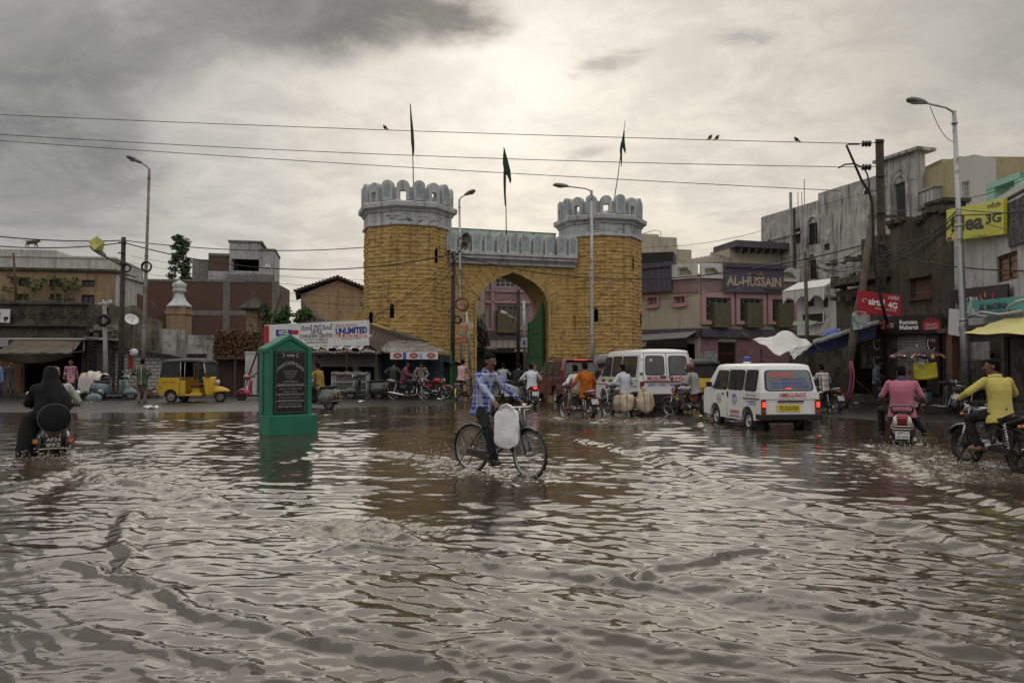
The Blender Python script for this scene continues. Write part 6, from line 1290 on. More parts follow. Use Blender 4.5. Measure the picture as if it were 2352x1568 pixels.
# green kiosk at the tower corner
gk = M('dark_green_tin', (.018, .065, .028), .6, dirt=(.02, .03, .02)); b, fc = block('green_kiosk', 'small dark green tin booth with a ragged black roof beside the leaning poles', 'kiosk', P2(1004, 37.6), P2(1036, 37.4), 0, 1.62, 1.2, gk, th=.1)
mb = MB(); fc.slab(mb, fc.L-.02, fc.L+.05, 0, 2.2, .02, .1); [fc.slab(mb, a, a+.04, 0, 1.6, .001, .03) for a in (.05, .3)]; mb.build('corner_post', M('bright_green_post', (.035, .16, .04), .6), b); rr = random.Random(31)
mb = MB(); mb.sheet(lambda u, v: fc.pt(-.5+u*1.35, 1.72-.12*u+.05*math.sin(u*17+v*8), .45-v*1.7), 20, 8); mb.build('ragged_roof', M('black_tarp', (.022, .021, .02), .8, bump=.6), b, solid=.03)
# yellow buttress wall in front of the tower
r = thing('buttress_wall', 'low yellow stone wall sloping down from the left tower behind the tin roofs', 'wall'); mb = MB(); yf = Face(P2(845, 40.0), P2(956, 39.2)); mb.prism([yf.pt(0, 0), yf.pt(yf.L, 0), yf.pt(yf.L, 2.75), yf.pt(yf.L*.6, 3.1), yf.pt(0, 3.62)], yf.n*-.8); mb.build('wall', ystone, r)
mb = MB(); mb.prism([yf.pt(-.1, 3.63, .1), yf.pt(yf.L*.6, 3.11, .1), yf.pt(yf.L+.05, 2.76, .1), yf.pt(yf.L+.05, 2.62, .1), yf.pt(yf.L*.6, 2.97, .1), yf.pt(-.1, 3.49, .1)], yf.n*-1.); mb.build('coping', M('dark_coping', (.09, .08, .06), .9), r)
r = thing('rubble_wall', 'sloping yellow rubble wall between the gable house and the left tower', 'wall'); mb = MB(); yf = Face(P2(735, 43.5), P2(846, 43)); mb.prism([yf.pt(0, 0), yf.pt(yf.L, 0), yf.pt(yf.L, 4.5), yf.pt(yf.L*.6, 4.1), yf.pt(yf.L*.25, 3.85), yf.pt(0, 3.8)], yf.n*-.6); mb.build('wall', ystone, r)
# ------------------------------------------------------------------ the street seen through the arch
pink = M('pink_plaster', (.31, .20, .21), .85, c2=(.265, .17, .18), sc=1.2, dirt=(.22, .13, .14), dsc=.9, streak=((.18, .10, .11), .4)); purple = M('purple_plaster', (.092, .078, .10), .8, c2=(.075, .064, .082), streak=((.17, .14, .18), .5)); olive = M('olive_board', (.125, .110, .062), .7, c2=(.10, .09, .05), streak=((.07, .06, .035), .6))
cream = M('cream_plaster', (.46, .42, .315), .85, c2=(.41, .37, .28), sc=1.1, streak=((.24, .22, .17), .5), dirt=(.30, .27, .21), dsc=1.3, dlo=.58, dhi=.78)
Fp = Face(P2(1114, 66), P2(1240, 67)); qs = ((1138, 640, 1184, 659), (1140, 702, 1190, 760), (1117, 707, 1124, 752), (1199, 702, 1212, 752), (1118, 645, 1124, 670))
b, fc = block('pink_street_house', 'tall pink house with an olive window board seen through the gate arch', 'building', P2(1114, 66), P2(1240, 67), 0, 12, 6, pink, [Fp.rect(*q) for q in qs]+[Fp.rect(1120, 808, 1212, 905)])
for q in qs: window(b, fc, fc.rect(*q), M('white_bars', (.4, .4, .4), .6), None, 4, 2, .06)
mb = MB(); [fc.slab(mb, *fc.rect(*q), .0, .12) for q in ((1114, 668, 1240, 671), (1114, 692, 1240, 697), (1114, 754, 1136, 760), (1188, 752, 1220, 758), (1128, 640, 1134, 757))]; mb.build('pink_trim', M('pink_trim', (.46, .26, .28), .8), b, bevel=.01)
mb = MB(); fc.slab(mb, *fc.rect(1140, 711, 1187, 765), .05, .5); mb.build('olive_board', olive, b, bevel=.01); mb = MB(); fc.slab(mb, *fc.rect(1112, 767, 1240, 785), 0, .25); mb.build('purple_band', purple, b)
aw = fc.rect(1116, 787, 1240, 799); mb = MB(); mb.prism([fc.pt(aw[0], aw[2]-.05, 1.6), fc.pt(aw[1], aw[2]-.05, 1.6), fc.pt(aw[1], aw[3]+.25, .02), fc.pt(aw[0]+.3, aw[3]+.25, .02)], (0, 0, .05)); mb.build('awning', M('striped_awning', (.20, .17, .14), .7, pat=bands(0, .5, .3, .6, (.12, .10, .09))), b)
mb = MB(); fc.slab(mb, aw[0], aw[1], aw[2]-.42, aw[2]-.04, 1.56, 1.6); fs2 = mb.build('fascia', M('black_fascia', (.015, .015, .015), .6), b); p = on(fc, 1196, 803, 1.6); text(fs2, 'lettering', 'AL-HUSSAIN', inkw, V((p.x, p.y, aw[2]-.23)), fc.u, Z3, 1.75, .22, .02)
b, fc = block('beige_street_house', 'beige house with a dark hung window left inside the gate arch', 'building', P2(1050, 61), P2(1113, 64), 0, 12, 5, M('beige_plaster', (.33, .28, .21), .9, streak=((.16, .13, .10), .7)), [Face(P2(1050, 61), P2(1113, 64)).rect(1087, 666, 1103, 690)])
window(b, fc, fc.rect(1087, 666, 1103, 690), rust, None, 2, 2); mb = MB(); mb.prism([fc.pt(1., 2.9, .9), fc.pt(fc.L, 2.7, 1.2), fc.pt(fc.L, 3.0, 0), fc.pt(1., 3.2, 0)], (0, 0, .06)); mb.build('awning', tin, b)
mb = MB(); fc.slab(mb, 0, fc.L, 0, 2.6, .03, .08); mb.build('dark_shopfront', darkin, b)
mb = MB(); rr = random.Random(44)
tag(thing('cable_thicket', 'dark hanging thicket of old cables and twigs left inside the arch', 'cables'), None)
ct = [o for o in bpy.data.objects if o.name == 'cable_thicket'][0]
for k in range(60):
    a = at(rr.uniform(1086, 1112), rr.uniform(715, 765), 52+rr.uniform(-.4, .4)); q = at(rr.uniform(1088, 1122), rr.uniform(770, 828), 52+rr.uniform(-.4, .4)); mb.tube([a, a*.5+q*.5+V((rr.uniform(-.4, .4), 0, rr.uniform(-.2, .2))), q], .02, 4)
mb.build('cable_strands', M('cable_black', (.012, .012, .012), .8), ct)
# ------------------------------------------------------------------ restaurant on the right
L0, C0, R0 = P2(1440, 53.5), P2(1607, 50), P2(1832, 52.4)
Fl, Fr = Face(L0, C0), Face(C0, R0)
h = thing('restaurant', 'purple, pink and cream two storey corner restaurant right of the gate', 'building')
qs_l = ((1489, 683, 1511, 701), (1549, 680.5, 1575, 698)); qs_r = ((1618, 684, 1674, 737), (1696, 686, 1748, 738), (1770, 688, 1819, 739))
blk = []
mb = MB(); wallgeo(mb, L0, C0, 0, 7.25, .25, [Fl.rect(*q) for q in qs_l]+[Fl.rect(1478, 790, 1596, 905)]); wallgeo(mb, C0, R0, 0, 7.25, .25, [Fr.rect(*q) for q in qs_r]+[Fr.rect(1649, 785, 1692, 905)])
e = Face(R0, (R0[0]-.6, R0[1]+7)); wallgeo(mb, R0, (R0[0]-.8, R0[1]+7), 0, 7.25, .25, []); mb.build('wall', cream, h)
mb = MB(); Fr.slab(mb, .3, Fr.L-.3, 6.4, 6.5, -6, -.3); Fl.slab(mb, .3, Fl.L-.3, 6.4, 6.5, -6, -.3); mb.build('roof', cream, h)
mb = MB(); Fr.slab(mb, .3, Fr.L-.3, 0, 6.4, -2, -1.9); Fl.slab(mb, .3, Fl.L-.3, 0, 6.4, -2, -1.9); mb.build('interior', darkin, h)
wb = M('grey_window_bars', (.36, .35, .36), .5)
for q in qs_l: window(h, Fl, Fl.rect(*q), M('pink_trim'), None, 2, 2, .10); mb = MB(); a = Fl.rect(*q); [Fl.slab(mb, *z, 0, .15) for z in ((a[0]-.15, a[0], a[2]-.15, a[3]+.12), (a[1], a[1]+.15, a[2]-.15, a[3]+.12), (a[0], a[1], a[3], a[3]+.12), (a[0], a[1], a[2]-.2, a[2]))]; mb.build('window_surround', M('pink_trim'), h, bevel=.01)
for q, (x0, x1) in zip(qs_r, ((1609, 1683), (1687, 1756), (1760, 1828))):
    window(h, Fr, Fr.rect(*q), wb, None, 4, 3, .06); a = Fr.rect(*q); o = Fr.rect(x0, 673, x1, 746); mb = MB()
    [Fr.slab(mb, *z, 0, .22) for z in ((o[0], a[0], o[2], o[3]), (a[1], o[1], o[2], o[3]), (a[0], a[1], a[3], o[3]), (a[0], a[1], o[2], a[2]))]; mb.build('window_surround', M('pink_trim'), h, bevel=.012)
for x0, x1 in ((1631, 1668), (1706, 1741), (1778, 1812)): mb = MB(); Fr.slab(mb, *Fr.rect(x0, 697, x1, 753), -.05, .55); mb.build('olive_board', olive, h, bevel=.01)
for fx_, L in ((Fl, ((1440, 756, 1607, 775.5),)), (Fr, ((1607, 756, 1832, 775.5),))):
    mb = MB(); [fx_.slab(mb, *fx_.rect(*q), 0, .30) for q in L]; mb.build('purple_band', purple, h, bevel=.01)
mb = MB(); Fl.slab(mb, *Fl.rect(1440, 612, 1546, 673.5), 0, .35); Fl.slab(mb, *Fl.rect(1440, 607, 1546, 618), -.2, .45); mb.build('purple_parapet', purple, h, bevel=.012)
for fx_, q in ((Fl, (1547, 641, 1605, 672)), (Fr, (1608, 640, 1656, 673)), (Fr, (1790, 648, 1831, 674))): mb = MB(); fx_.slab(mb, *fx_.rect(*q), 0, .1); mb.build('pink_band', pink, h)
whitetrim = M('white_trim', (.58, .57, .54), .8, streak=((.34, .33, .30), .6))
for fx_, q, i0, i1 in ((Fl, (1547, 607, 1603, 641), (1560, 616), (1592, 633)), (Fr, (1607, 606, 1656, 640), (1614, 615), (1648, 632)), (Fr, (1790, 617, 1831, 648), (1793, 626), (1824, 641))):
    o = fx_.rect(*q); a0, z1 = fx_.az(*i0); a1, z0 = fx_.az(*i1); mb = MB(); c_ = .35
    fx_.slab(mb, o[0], o[1], o[2], z0, 0, .25); fx_.slab(mb, o[0], o[1], z1, o[3], 0, .25); fx_.slab(mb, o[0], a0, z0, z1, 0, .25); fx_.slab(mb, a1, o[1], z0, z1, 0, .25)
    mb.prism([fx_.pt(a1, z1, 0), fx_.pt(a1, z1-c_, 0), fx_.pt(a1-c_, z1, 0)], fx_.n*.245); mb.build('parapet_frame', whitetrim, h, bevel=.012)
    mb = MB(); fx_.slab(mb, a0, a1, z0, z1, -.1, -.05); mb.build('parapet_panel', M('cream_panel', (.40, .36, .25), .85), h)
sg = sign('restaurant_sign', 'big purple board with raised gold lettering on the restaurant front', 'sign', Fr, ((1657, 616), (1790, 620), (1788, 674), (1656, 672)), M('purple_board', (.098, .082, .112), .7, streak=((.16, .13, .19), .5)), (), .12, .36)
gold = M('gold_lettering', (.46, .37, .26), .5); s_ = (0, 0)
for st, y0, y1, x0, x1, m_, bo in (('AL-HUSSAIN', 637, 659, 1660, 1784, gold, .03), ('Restaurant', 664, 671, 1745, 1783, ink, .01), ('\ufee6\ufef4\ufeb4\ufea4\ufedf\ufe8d', 625, 635, 1704, 1740, gold, .0)):
    q = Fr.rect(x0, y0, x1, y1); p = on(Fr, (x0+x1)/2, (y0+y1)/2, .49); o = text(sg, 'lettering', st, m_, p, Fr.u, Z3, q[1]-q[0], q[3]-q[2], bo)
    if o: md = o.modifiers.new('depth', 'SOLIDIFY'); md.thickness = .06; md.offset = 1
mb = MB(); q = Fr.rect(1655, 608, 1793, 618.5); Fr.slab(mb, q[0], q[1], q[2], q[3], .2, .62); mb.build('hood', purple, sg, bevel=.01)
mb = MB(); q = Fl.rect(1478, 779, 1605, 784); mb.prism([Fl.pt(q[0], q[2], 1.6), Fl.pt(q[1], q[3], 1.6), Fl.pt(q[1], q[3]+.5, .05), Fl.pt(q[0], q[2]+.5, .05)], (0, 0, .05)); mb.build('awning', M('grey_awning', (.20, .19, .18), .7), h)
mb = MB(); Fl.slab(mb, q[0], q[1], q[2]-.45, q[2]-.02, 1.55, 1.6); fs2 = mb.build('fascia', M('black_fascia'), h); p = Fl.pt(Fl.az(1505, 786)[0], q[2]-.22, 1.61); text(fs2, 'lettering', 'RANT', inkw, p, Fl.u, Z3, .62, .27, .02)
mb = MB(); q = Fr.rect(1608, 777, 1832, 905); Fr.slab(mb, 0.05, Fr.az(1649, 850)[0], 0, q[3], .004, .03); Fr.slab(mb, Fr.az(1692, 850)[0], Fr.L, 0, q[3], .004, .03); mb.build('pink_ground_floor', M('dull_pink', (.25, .13, .145), .8, dirt=(.16, .09, .10)), h)
q = Fr.rect(1649, 785, 1692, 905); mb = MB(); [Fr.slab(mb, q[0]+(q[1]-q[0])*k/12, q[0]+(q[1]-q[0])*k/12+.03, 0, q[3], -.06, -.03) for k in range(13)]; [Fr.slab(mb, q[0], q[1], z, z+.05, -.07, -.02) for z in (.5, 1.4, 2.2)]; mb.build('grille_door', rust, h)
for x0, y0, x1, y1 in ((1607, 812, 1614, 824), (1616, 807, 1646, 830)): mb = MB(); Fr.slab(mb, *Fr.rect(x0, y0, x1, y1), .03, .05); mb.build('poster', M('grey_notice', (.38, .37, .38), .7, c2=(.20, .19, .22), sc=6), h)
rs = Face(P2(1678, 55), P2(1826, 56)); mb = MB(); rs.slab(mb, 0, rs.L, 6.5, 9.7, -3, 0); mb.build('roof_room', cream, h); mb = MB(); zt = rs.az(1682, 556)[1]; mb.prism([rs.pt(0, zt-.45, 1), rs.pt(rs.L, zt-.55, 1), rs.pt(rs.L, zt-.12, 1), rs.pt(0, zt, 1)], rs.n*-3.5); [rs.slab(mb, .4+k*.55, .5+k*.55, zt-.75, zt-.5, .02, .9) for k in range(7)]; mb.build('purple_canopy', purple, h)
mb = MB(); q = Face(P2(1440, 56), P2(1548, 55)); q.slab(mb, 0, q.L, 6.5, 9.35, -2, 0); mb.build('black_roof_shed', M('black_sheet', (.015, .015, .016), .7), h); tinroof(h, 'tin_roof', at(1560, 606, 53.5), at(1680, 604, 53.5), at(1680, 578, 57), at(1590, 594, 57), 10, M('brown_tin', (.17, .115, .085), .7, c2=(.11, .08, .06)))
# cream flats far behind
b, fc = block('cream_flats', 'pale cream block of flats with a roof stair peeping over the restaurant roof', 'building', P2(1440, 78), P2(1590, 80), 0, 13.1, 8, cream)
mb = MB(); fc.slab(mb, fc.az(1465, 550)[0], fc.az(1557, 550)[0], 13.1, 14.3, -5, -.2); fc.slab(mb, fc.az(1470, 550)[0], fc.az(1520, 550)[0], 14.3, 14.6, -4, -.6); fc.slab(mb, fc.az(1556, 550)[0], fc.L, 12, 12.1, -5, .05); mb.build('stair_tower', cream, b, bevel=.02)
mb = MB(); mb.tube([fc.pt(fc.az(1470, 0)[0], 14.4, .02), fc.pt(fc.az(1500, 0)[0], 14.9, .02), fc.pt(fc.az(1515, 0)[0], 14.8, .02), fc.pt(fc.az(1512, 0)[0], 13.4, .1)], .04, 5); mb.build('stair_rail', M('grey_tube'), b); mb = MB(); [fc.slab(mb, *fc.rect(x, 560, x+1.2, 598), 0, .01) for x in (1500, 1530, 1556)]; mb.build('wall_joint', M('joint_brown', (.2, .18, .13)), b)
# grey old mansion along the street
g0, g1 = P2(1751, 58), P2(2116, 44); gf = Face(g0, g1); z_ = 11.9
qs = ((1857, 512, 1879, 562), (1826, 524, 1839, 560), (1859, 597, 1876, 641), (1893, 560, 1906, 640), (1921, 585, 1932, 640), (2056, 421, 2081, 505))
g, gf = block('old_mansion', 'big grey stained old mansion with arched windows and jali screen', 'building', g0, g1, 0, z_, 8, gplast, [gf.rect(*q) for q in qs])
for i, q in enumerate(qs):
    a = gf.rect(*q)
    if i in (0, 2): window(g, gf, a, M('dark_frame'), M('dark_pane', (.02, .022, .025), .3), 3, 3, .07)
    elif i == 5:
        mb = MB(); n = 9
        for k in range(22):
            for j in range(6): mb.torus(gf.pt(a[0]+(a[1]-a[0])*(j+.5*(k % 2)+.25)/6.3, a[2]+(a[3]-a[2])*(k+.5)/22, -.1), gf.n, (a[1]-a[0])/14, .018, 8, 4)
        mb.build('jali_lattice', M('dark_grey_lattice', (.10, .095, .09), .9), g)
    else: window(g, gf, a, wood, M('dim_pane'), 2, 2, .06)
def archtrim(fc, a0, a1, b0, b1, w_, out, mat, par):
    mb = MB(); c = (a0+a1)/2; r = (a1-a0)/2; pts = [(a0, b0)]+[(c+r*math.cos(math.pi-math.pi*k/10), b1-r+r*math.sin(math.pi*k/10)*1.15) for k in range(11)]+[(a1, b0)]
    mb.tube([fc.pt(a, z, out) for a, z in pts], w_, 6); mb.build('arch_trim', mat, par)
for i in (0, 2, 5): a = gf.rect(*qs[i]); archtrim(gf, a[0]-.1, a[1]+.1, a[2], a[3]+.35, .09, .03, gplast, g); archtrim(gf, a[0]-.32, a[1]+.32, a[2], a[3]+.65, .06, .03, gplast, g) if i == 5 else None
mb = MB()
gf.slab(mb, 0, gf.az(1880, 500)[0], z_, 12.3, -.3, 0); gf.slab(mb, gf.az(1880, 500)[0], gf.az(2020, 500)[0], z_, 12.75, -.3, 0.02); gf.slab(mb, gf.az(2020, 500)[0], gf.L, z_, 13.4, -.5, .05); gf.slab(mb, gf.az(2016, 500)[0], gf.L+.3, 13.4, 13.58, -1, .35); mb.build('parapet', gplast, g, bevel=.015)
mb = MB(); [gf.slab(mb, gf.az(x, 500)[0]-.1, gf.az(x, 500)[0]+.1, 6.6, 13.4, 0, .10) for x in (1818, 2032, 2046, 2090, 2108)]; gf.slab(mb, 0, gf.az(1840, 500)[0], 10.4, 10.52, 0, .12); gf.slab(mb, gf.az(1990, 500)[0], gf.az(2052, 500)[0], 8.8, 8.97, 0, .5); gf.slab(mb, gf.az(1880, 600)[0], gf.az(1960, 600)[0], 5.5, 8.9, .002, .03); mb.build('pilaster', gplast, g)
mb = MB(); mb.bar(gf.pt(gf.az(1822, 0)[0], 5.0, .12), gf.pt(gf.az(1822, 0)[0], 12.2, .12), .11); mb.build('drain_pipe', M('black_pipe', (.03, .03, .03), .7), g)
bal = Face(P2(2097, 45), P2(2153, 42.5)); mb = MB(); bal.slab(mb, 0, bal.L, bal.az(2120, 475)[1], bal.az(2120, 440)[1], -2, 0); bal.slab(mb, -.1, bal.L+.1, bal.az(2120, 440)[1], bal.az(2120, 437)[1], -2, .1); bal.slab(mb, -.15, bal.L+.15, bal.az(2120, 496)[1], bal.az(2120, 490)[1], -2.1, .3); bal.slab(mb, 0, bal.L, 0, bal.az(2120, 496)[1], -2, -.3)
[bal.slab(mb, k*bal.L/6+.05, (k+1)*bal.L/6-.05, bal.az(2120, 470)[1], bal.az(2120, 444)[1], .002, .05) for k in range(6)]; mb.build('balcony', M('pale_grey_plaster', (.40, .39, .375), .9, streak=((.15, .14, .13), .9)), g)
for i, x in enumerate((1833, 1842, 1848)): mb = MB(); q = at(x, 480, 54.5); mb.cyl((q.x, q.y, 12.2), (q.x, q.y, 13.4+.9*(i == 2)), .025, n=5); mb.build('roof_rod', rust, g)
# small white house with scalloped eave
w0, w1_ = P2(1832, 43), P2(1922, 40.5); wf_ = Face(w0, w1_); qs = ((1852, 686, 1870, 704), (1889, 684, 1902, 706))
b, fc = block('scalloped_house', 'small whitewashed house with a wavy scalloped eave right of the restaurant', 'building', w0, w1_, 0, 5.1, 4, M('whitewash', (.60, .60, .58), .85, streak=((.40, .39, .36), .5)), [wf_.rect(*q) for q in qs])
for q in qs: window(b, fc, fc.rect(*q), wood, M('tan_shutter', (.25, .17, .10), .7), 2, 2, .06)
mb = MB(); N = 48; sc = [(k/N*fc.L*1.05-.1, 5.12-.42*abs(math.sin(math.pi*k/12))**.6*0-.05-.30*(1-abs(math.sin(math.pi*k/16)))) for k in range(N+1)]; mb.prism([fc.pt(a, z, .9) for a, z in sc]+[fc.pt(sc[-1][0], 5.45, .9), fc.pt(sc[0][0], 5.45, .9)], fc.n*-.08); mb.prism([fc.pt(sc[0][0], 5.40, .9), fc.pt(sc[-1][0], 5.40, .9), fc.pt(sc[-1][0], 5.9, -.2), fc.pt(sc[0][0], 5.9, -.2)], (0, 0, .07)); mb.build('scalloped_eave', whitetrim, b)
mb = MB(); q = fc.rect(1856, 720, 1905, 742); fc.slab(mb, q[0], q[1], q[2], q[3], .3, .36); mb.build('frame_panel', M('dark_display', (.02, .02, .022), .5), b); mb = MB(); [mb.bar(a, c, .05) for a, c in ((fc.pt(q[0], q[2], .4), fc.pt(q[0], q[3], .4)), (fc.pt(q[0], q[3], .4), fc.pt(q[1], q[3], .4)), (fc.pt(q[1], q[3], .4), fc.pt(q[1], q[2], .4)), (fc.pt(q[0], q[2], .4), fc.pt(q[1], q[2], .4)))]; mb.build('panel_frame', whitetrim, b)
# brown ruin
r0, r1 = P2(2049, 31.5), P2(2193, 28); rf = Face(r0, r1); b, fc = block('brown_ruin', 'crumbling brown rendered house with a barred wooden window above the shops', 'building', r0, r1, 0, 7.0, 5, ruinm, [rf.rect(2092, 637, 2137, 685)])
window(b, fc, fc.rect(2092, 637, 2137, 685), wood, M('red_brown_slats', (.14, .075, .055), .8), 1, 1, .08, .12, slat=.11); mb = MB(); q = fc.rect(2088, 633, 2141, 637.5); fc.slab(mb, *q, 0, .12); mb.build('lintel', wood, b); mb = MB(); q = fc.rect(2088, 685, 2141, 689); fc.slab(mb, *q, 0, .1); mb.build('sill', wood, b)
rr = random.Random(77); mb = MB()
for k in range(44): a = rr.uniform(0, fc.L); mb.box(fc.pt(a, 7.0+rr.uniform(-.05, .08)+.12*math.sin(a*3), -rr.uniform(0, .3)), (rr.uniform(.15, .5), .3, rr.uniform(.1, .25)), rr.uniform(-20, 20))
mb.build('broken_top', ruinm, b); mb = MB(); a0, a1 = fc.az(2116, 500)[0], fc.az(2151, 500)[0]; fc.slab(mb, a0, a1, 6.9, 7.6, -1.2, -.3); fc.slab(mb, a0-.1, a1+.15, 7.45, 7.58, -1.3, -.2); mb.build('chimney', blackened, b)
l0, l1 = P2(1922, 36), P2(2050, 31.8); lf = Face(l0, l1); b2, fc2 = block('collapsed_wing', 'broken brown wing with collapsed upper floor left of the barred wooden window', 'building', l0, l1, 0, 4.3, 4, ruinm, [lf.rect(1944, 640, 1975, 662)])
mb = MB(); lf.slab(mb, lf.az(1961, 0)[0], lf.az(2008, 0)[0], 4.3, 6.9, -3, -.2); lf.slab(mb, lf.az(1926, 0)[0], lf.az(2050, 0)[0], 5.0, 5.3, -2, .4); lf.slab(mb, lf.az(2008, 0)[0], lf.L, 4.3, 6.2, -3, -.4)
for k in range(60): a = rr.uniform(0, lf.L); mb.box(lf.pt(a, rr.choice((4.3, 5.25, 5.0, 6.1))+rr.uniform(-.1, .2), rr.uniform(-.5, .3)), (rr.uniform(.1, .5), .3, rr.uniform(.08, .3)), rr.uniform(-30, 30))
mb.build('broken_floor', ruinm, b2)
mb = MB(); q = lf.rect(1970, 650, 2045, 760); lf.slab(mb, lf.az(1968, 0)[0], lf.az(1990, 0)[0], 0, 3.9, .0, .05); lf.slab(mb, lf.az(2030, 0)[0], lf.L, 3.0, 4.2, .0, .05); mb.build('pale_render', M('pale_grey_plaster'), b2)
# yellow house and white house at right
b, fc = block('yellow_house', 'plain dull yellow house with a white barred stair window behind the brown ruin', 'building', P2(2090, 46), P2(2206, 41), 0, 12.3, 5, M('dull_yellow', (.40, .34, .19), .85, c2=(.34, .29, .16), streak=((.24, .20, .12), .6)))
f2 = Face(P2(2207, 41), P2(2236, 40.4)); mb = MB(); wallgeo(mb, P2(2207, 41), P2(2236, 40.4), 0, 12.2, .2, [f2.rect(2209, 417, 2227, 472)]); f2.slab(mb, f2.L, f2.L+.2, 0, 12.2, -4, 0); mb.build('stair_wall', M('cream_white', (.52, .50, .45), .85), b); window(b, f2, f2.rect(2209, 417, 2227, 472), whitetrim, None, 4, 5, .05)
mb = MB(); fc.slab(mb, 0, 2.2, 12.3, 12.9, -3, -.8); mb.build('roof_room', M('dull_yellow'), b)
d0, d1 = P2(2187, 28.4), P2(2420, 20.2); df = Face(d0, d1); b, fc = block('white_house', 'stained white house with a louvred wooden window under the yellow billboard', 'building', d0, d1, 0, 6.25, 6, wplast, [df.rect(2289, 582, 2337, 645)])
window(b, fc, fc.rect(2289, 582, 2337, 645), rust, M('orange_brown_slats', (.30, .17, .11), .75, c2=(.22, .11, .07)), 2, 1, .08, .1, slat=.17)
mb = MB(); a0 = fc.az(2320, 500)[0]; rr = random.Random(5)
for k in range(22):
    for j in range(5): mb.box(fc.pt(a0+.25+j*.5+rr.uniform(-.1, .1), 4.9+k*.058, .03), (.55, .10, .045), math.degrees(math.atan2(fc.u.y, fc.u.x))+rr.uniform(-2, 2))
mb.build('slate_courses', M('grey_slate', (.16, .155, .15), .9, c2=(.07, .068, .065), sc=5), b)
mb = MB(); fc.slab(mb, fc.az(2262, 0)[0], fc.L, 6.35, 6.52, -4, .02); fc.slab(mb, .2, fc.az(2262, 0)[0], 6.25, 6.5, -4, -.3); fc.slab(mb, fc.az(2285, 0)[0], fc.L, 6.25, 6.35, -3.5, -1.2); mb.build('roof_slab', M('pale_roof_slab', (.50, .50, .48), .85), b, bevel=.01)
mint = thing('roof_frame', 'mint green open concrete frame standing on the white house roof', 'frame'); mb = MB(); mf = Face(P2(2272, 30), P2(2350, 28)); z0, z1 = mf.az(2300, 431)[1], mf.az(2300, 411)[1]; mf.slab(mb, 0, .5, 5.0, z1, -.6, 0); mf.slab(mb, mf.L-.3, mf.L, 5.0, z1, -.6, 0); mf.slab(mb, 0, mf.L, z1-.22, z1, -.6, .02); mb.build('frame', M('mint_paint', (.30, .52, .40), .8), mint)
# signs
yb = M('yellow_flex', (.56, .54, .02), .5, c2=(.50, .48, .02), sc=1)
Fb = Face(P2(2181, 27.5), P2(2319, 22.8)); sg = sign('billboard', 'large bright yellow billboard with black lettering on the white house', 'sign', Fb, ((2181, 482), (2314, 456), (2314, 538), (2181, 554)), yb, [('!dea', ink, 2190, 492, 2266, 530, .035), ('3G', ink, 2272, 489, 2308, 512, .04), ('ఐడియా', ink, 2276, 464, 2308, 476, .01), ('A.P. Market', ink, 2239, 539, 2275, 543.5, .0)], .10, .0)
onboard(sg, Fb, whitetrim, 2182, 543, 2198, 552, .105); onboard(sg, Fb, M('dark_red_print', (.2, .02, .03)), 2184, 545, 2195, 551, .11); onboard(sg, Fb, M('pale_tag', (.55, .5, .2)), 2264, 508, 2274, 516, .105); mb = MB(); [mb.bar(on(Fb, x, y, -.02), on(Fb, x, y, -.02)-Fb.n*.5, .08) for x, y in ((2190, 500), (2190, 545), (2310, 470), (2310, 530))]; mb.build('bracket', rust, sg)
af = Face(P2(1968, 26.2), P2(2071, 25.8)); rb = M('red_flex', (.36, .012, .022), .5, c2=(.32, .01, .02))
sg = sign('red_sign', 'red sign with white letters tied across the leaning struts of the utility pole', 'sign', af, ((1970, 666), (2069, 679), (2069, 725.5), (1968, 720)), rb, [('airtel', inkw, 1994, 686, 2031, 702, .035), ('4G', inkw, 2039, 694, 2060, 709, .03), ('ఎయిర్‌టెల్', inkw, 2039, 680, 2065, 688, .0), ('THE SMARTPHONE NETWORK', inkw, 2009, 709, 2058, 713, .0), ('A.P. Mobiles', inkw, 1971, 715, 1990, 718.5, .0)], .05)
mb = MB(); c_ = on(af, 1985, 691, .06); mb.tube([c_+af.u*(.085*math.cos(t_)*(1-.06*i))+Z3*(.085*math.sin(t_)*(1-.06*i)) for i, t_ in enumerate([k*.5 for k in range(11)])], [.006+.004*math.sin(k*.3) for k in range(11)], 6); mb.build('swirl_logo', inkw, sg)
bf_ = Face(P2(2016, 30), P2(2168, 26.3)); bb_ = M('black_flex', (.020, .012, .014), .5)
sg = sign('festival_banner', 'black shop banner with white festival greeting and red dots', 'sign', bf_, ((2017, 727), (2167, 719.5), (2167, 764), (2017, 769)), bb_, [('Ramzan', inkw, 2069, 734.5, 2110, 744.5, .03), ('Mubarak', inkw, 2069, 746, 2114, 756.5, .03), ('More', inkw, 2047, 741, 2057, 745, .0), ('VP', inkw, 2048, 747, 2056, 753, .0)], .05)
crim = M('crimson_print', (.40, .025, .06), .5); oran = M('orange_print', (.60, .14, .06), .5); maro = M('maroon_print', (.30, .02, .05), .5); yel_ = M('yellow_print', (.62, .40, .05), .5)
for x, y, rd, m_ in ((2034, 740, 4.5, crim), (2043, 748, 6, maro), (2032, 752, 4, oran), (2026, 753, 3, oran), (2027, 742, 3, crim)): disc(sg, bf_, m_, x, y, rd, .054)
onboard(sg, bf_, crim, 2123, 738, 2163, 757, .054); [onboard(sg, bf_, crim, x, y, x+2.5, 738, .054) for x, y in ((2127, 733), (2133, 729), (2139, 727), (2145, 730), (2151, 728), (2157, 732))]
for st, y in (('\ufed9\ufead\ufe8e\ufe92\ufee3 \ufee5\ufe8e\ufec0\ufee3\ufead', 744.5), ('\ufee5\ufe8e\ufec0\ufee3\ufead \ufeea\ufee4\ufecc\ufee7', 752.5)): text(sg, 'lettering', st, inkw, on(bf_, 2143, y, .062), bf_.u, Z3, .62, .13, .0)
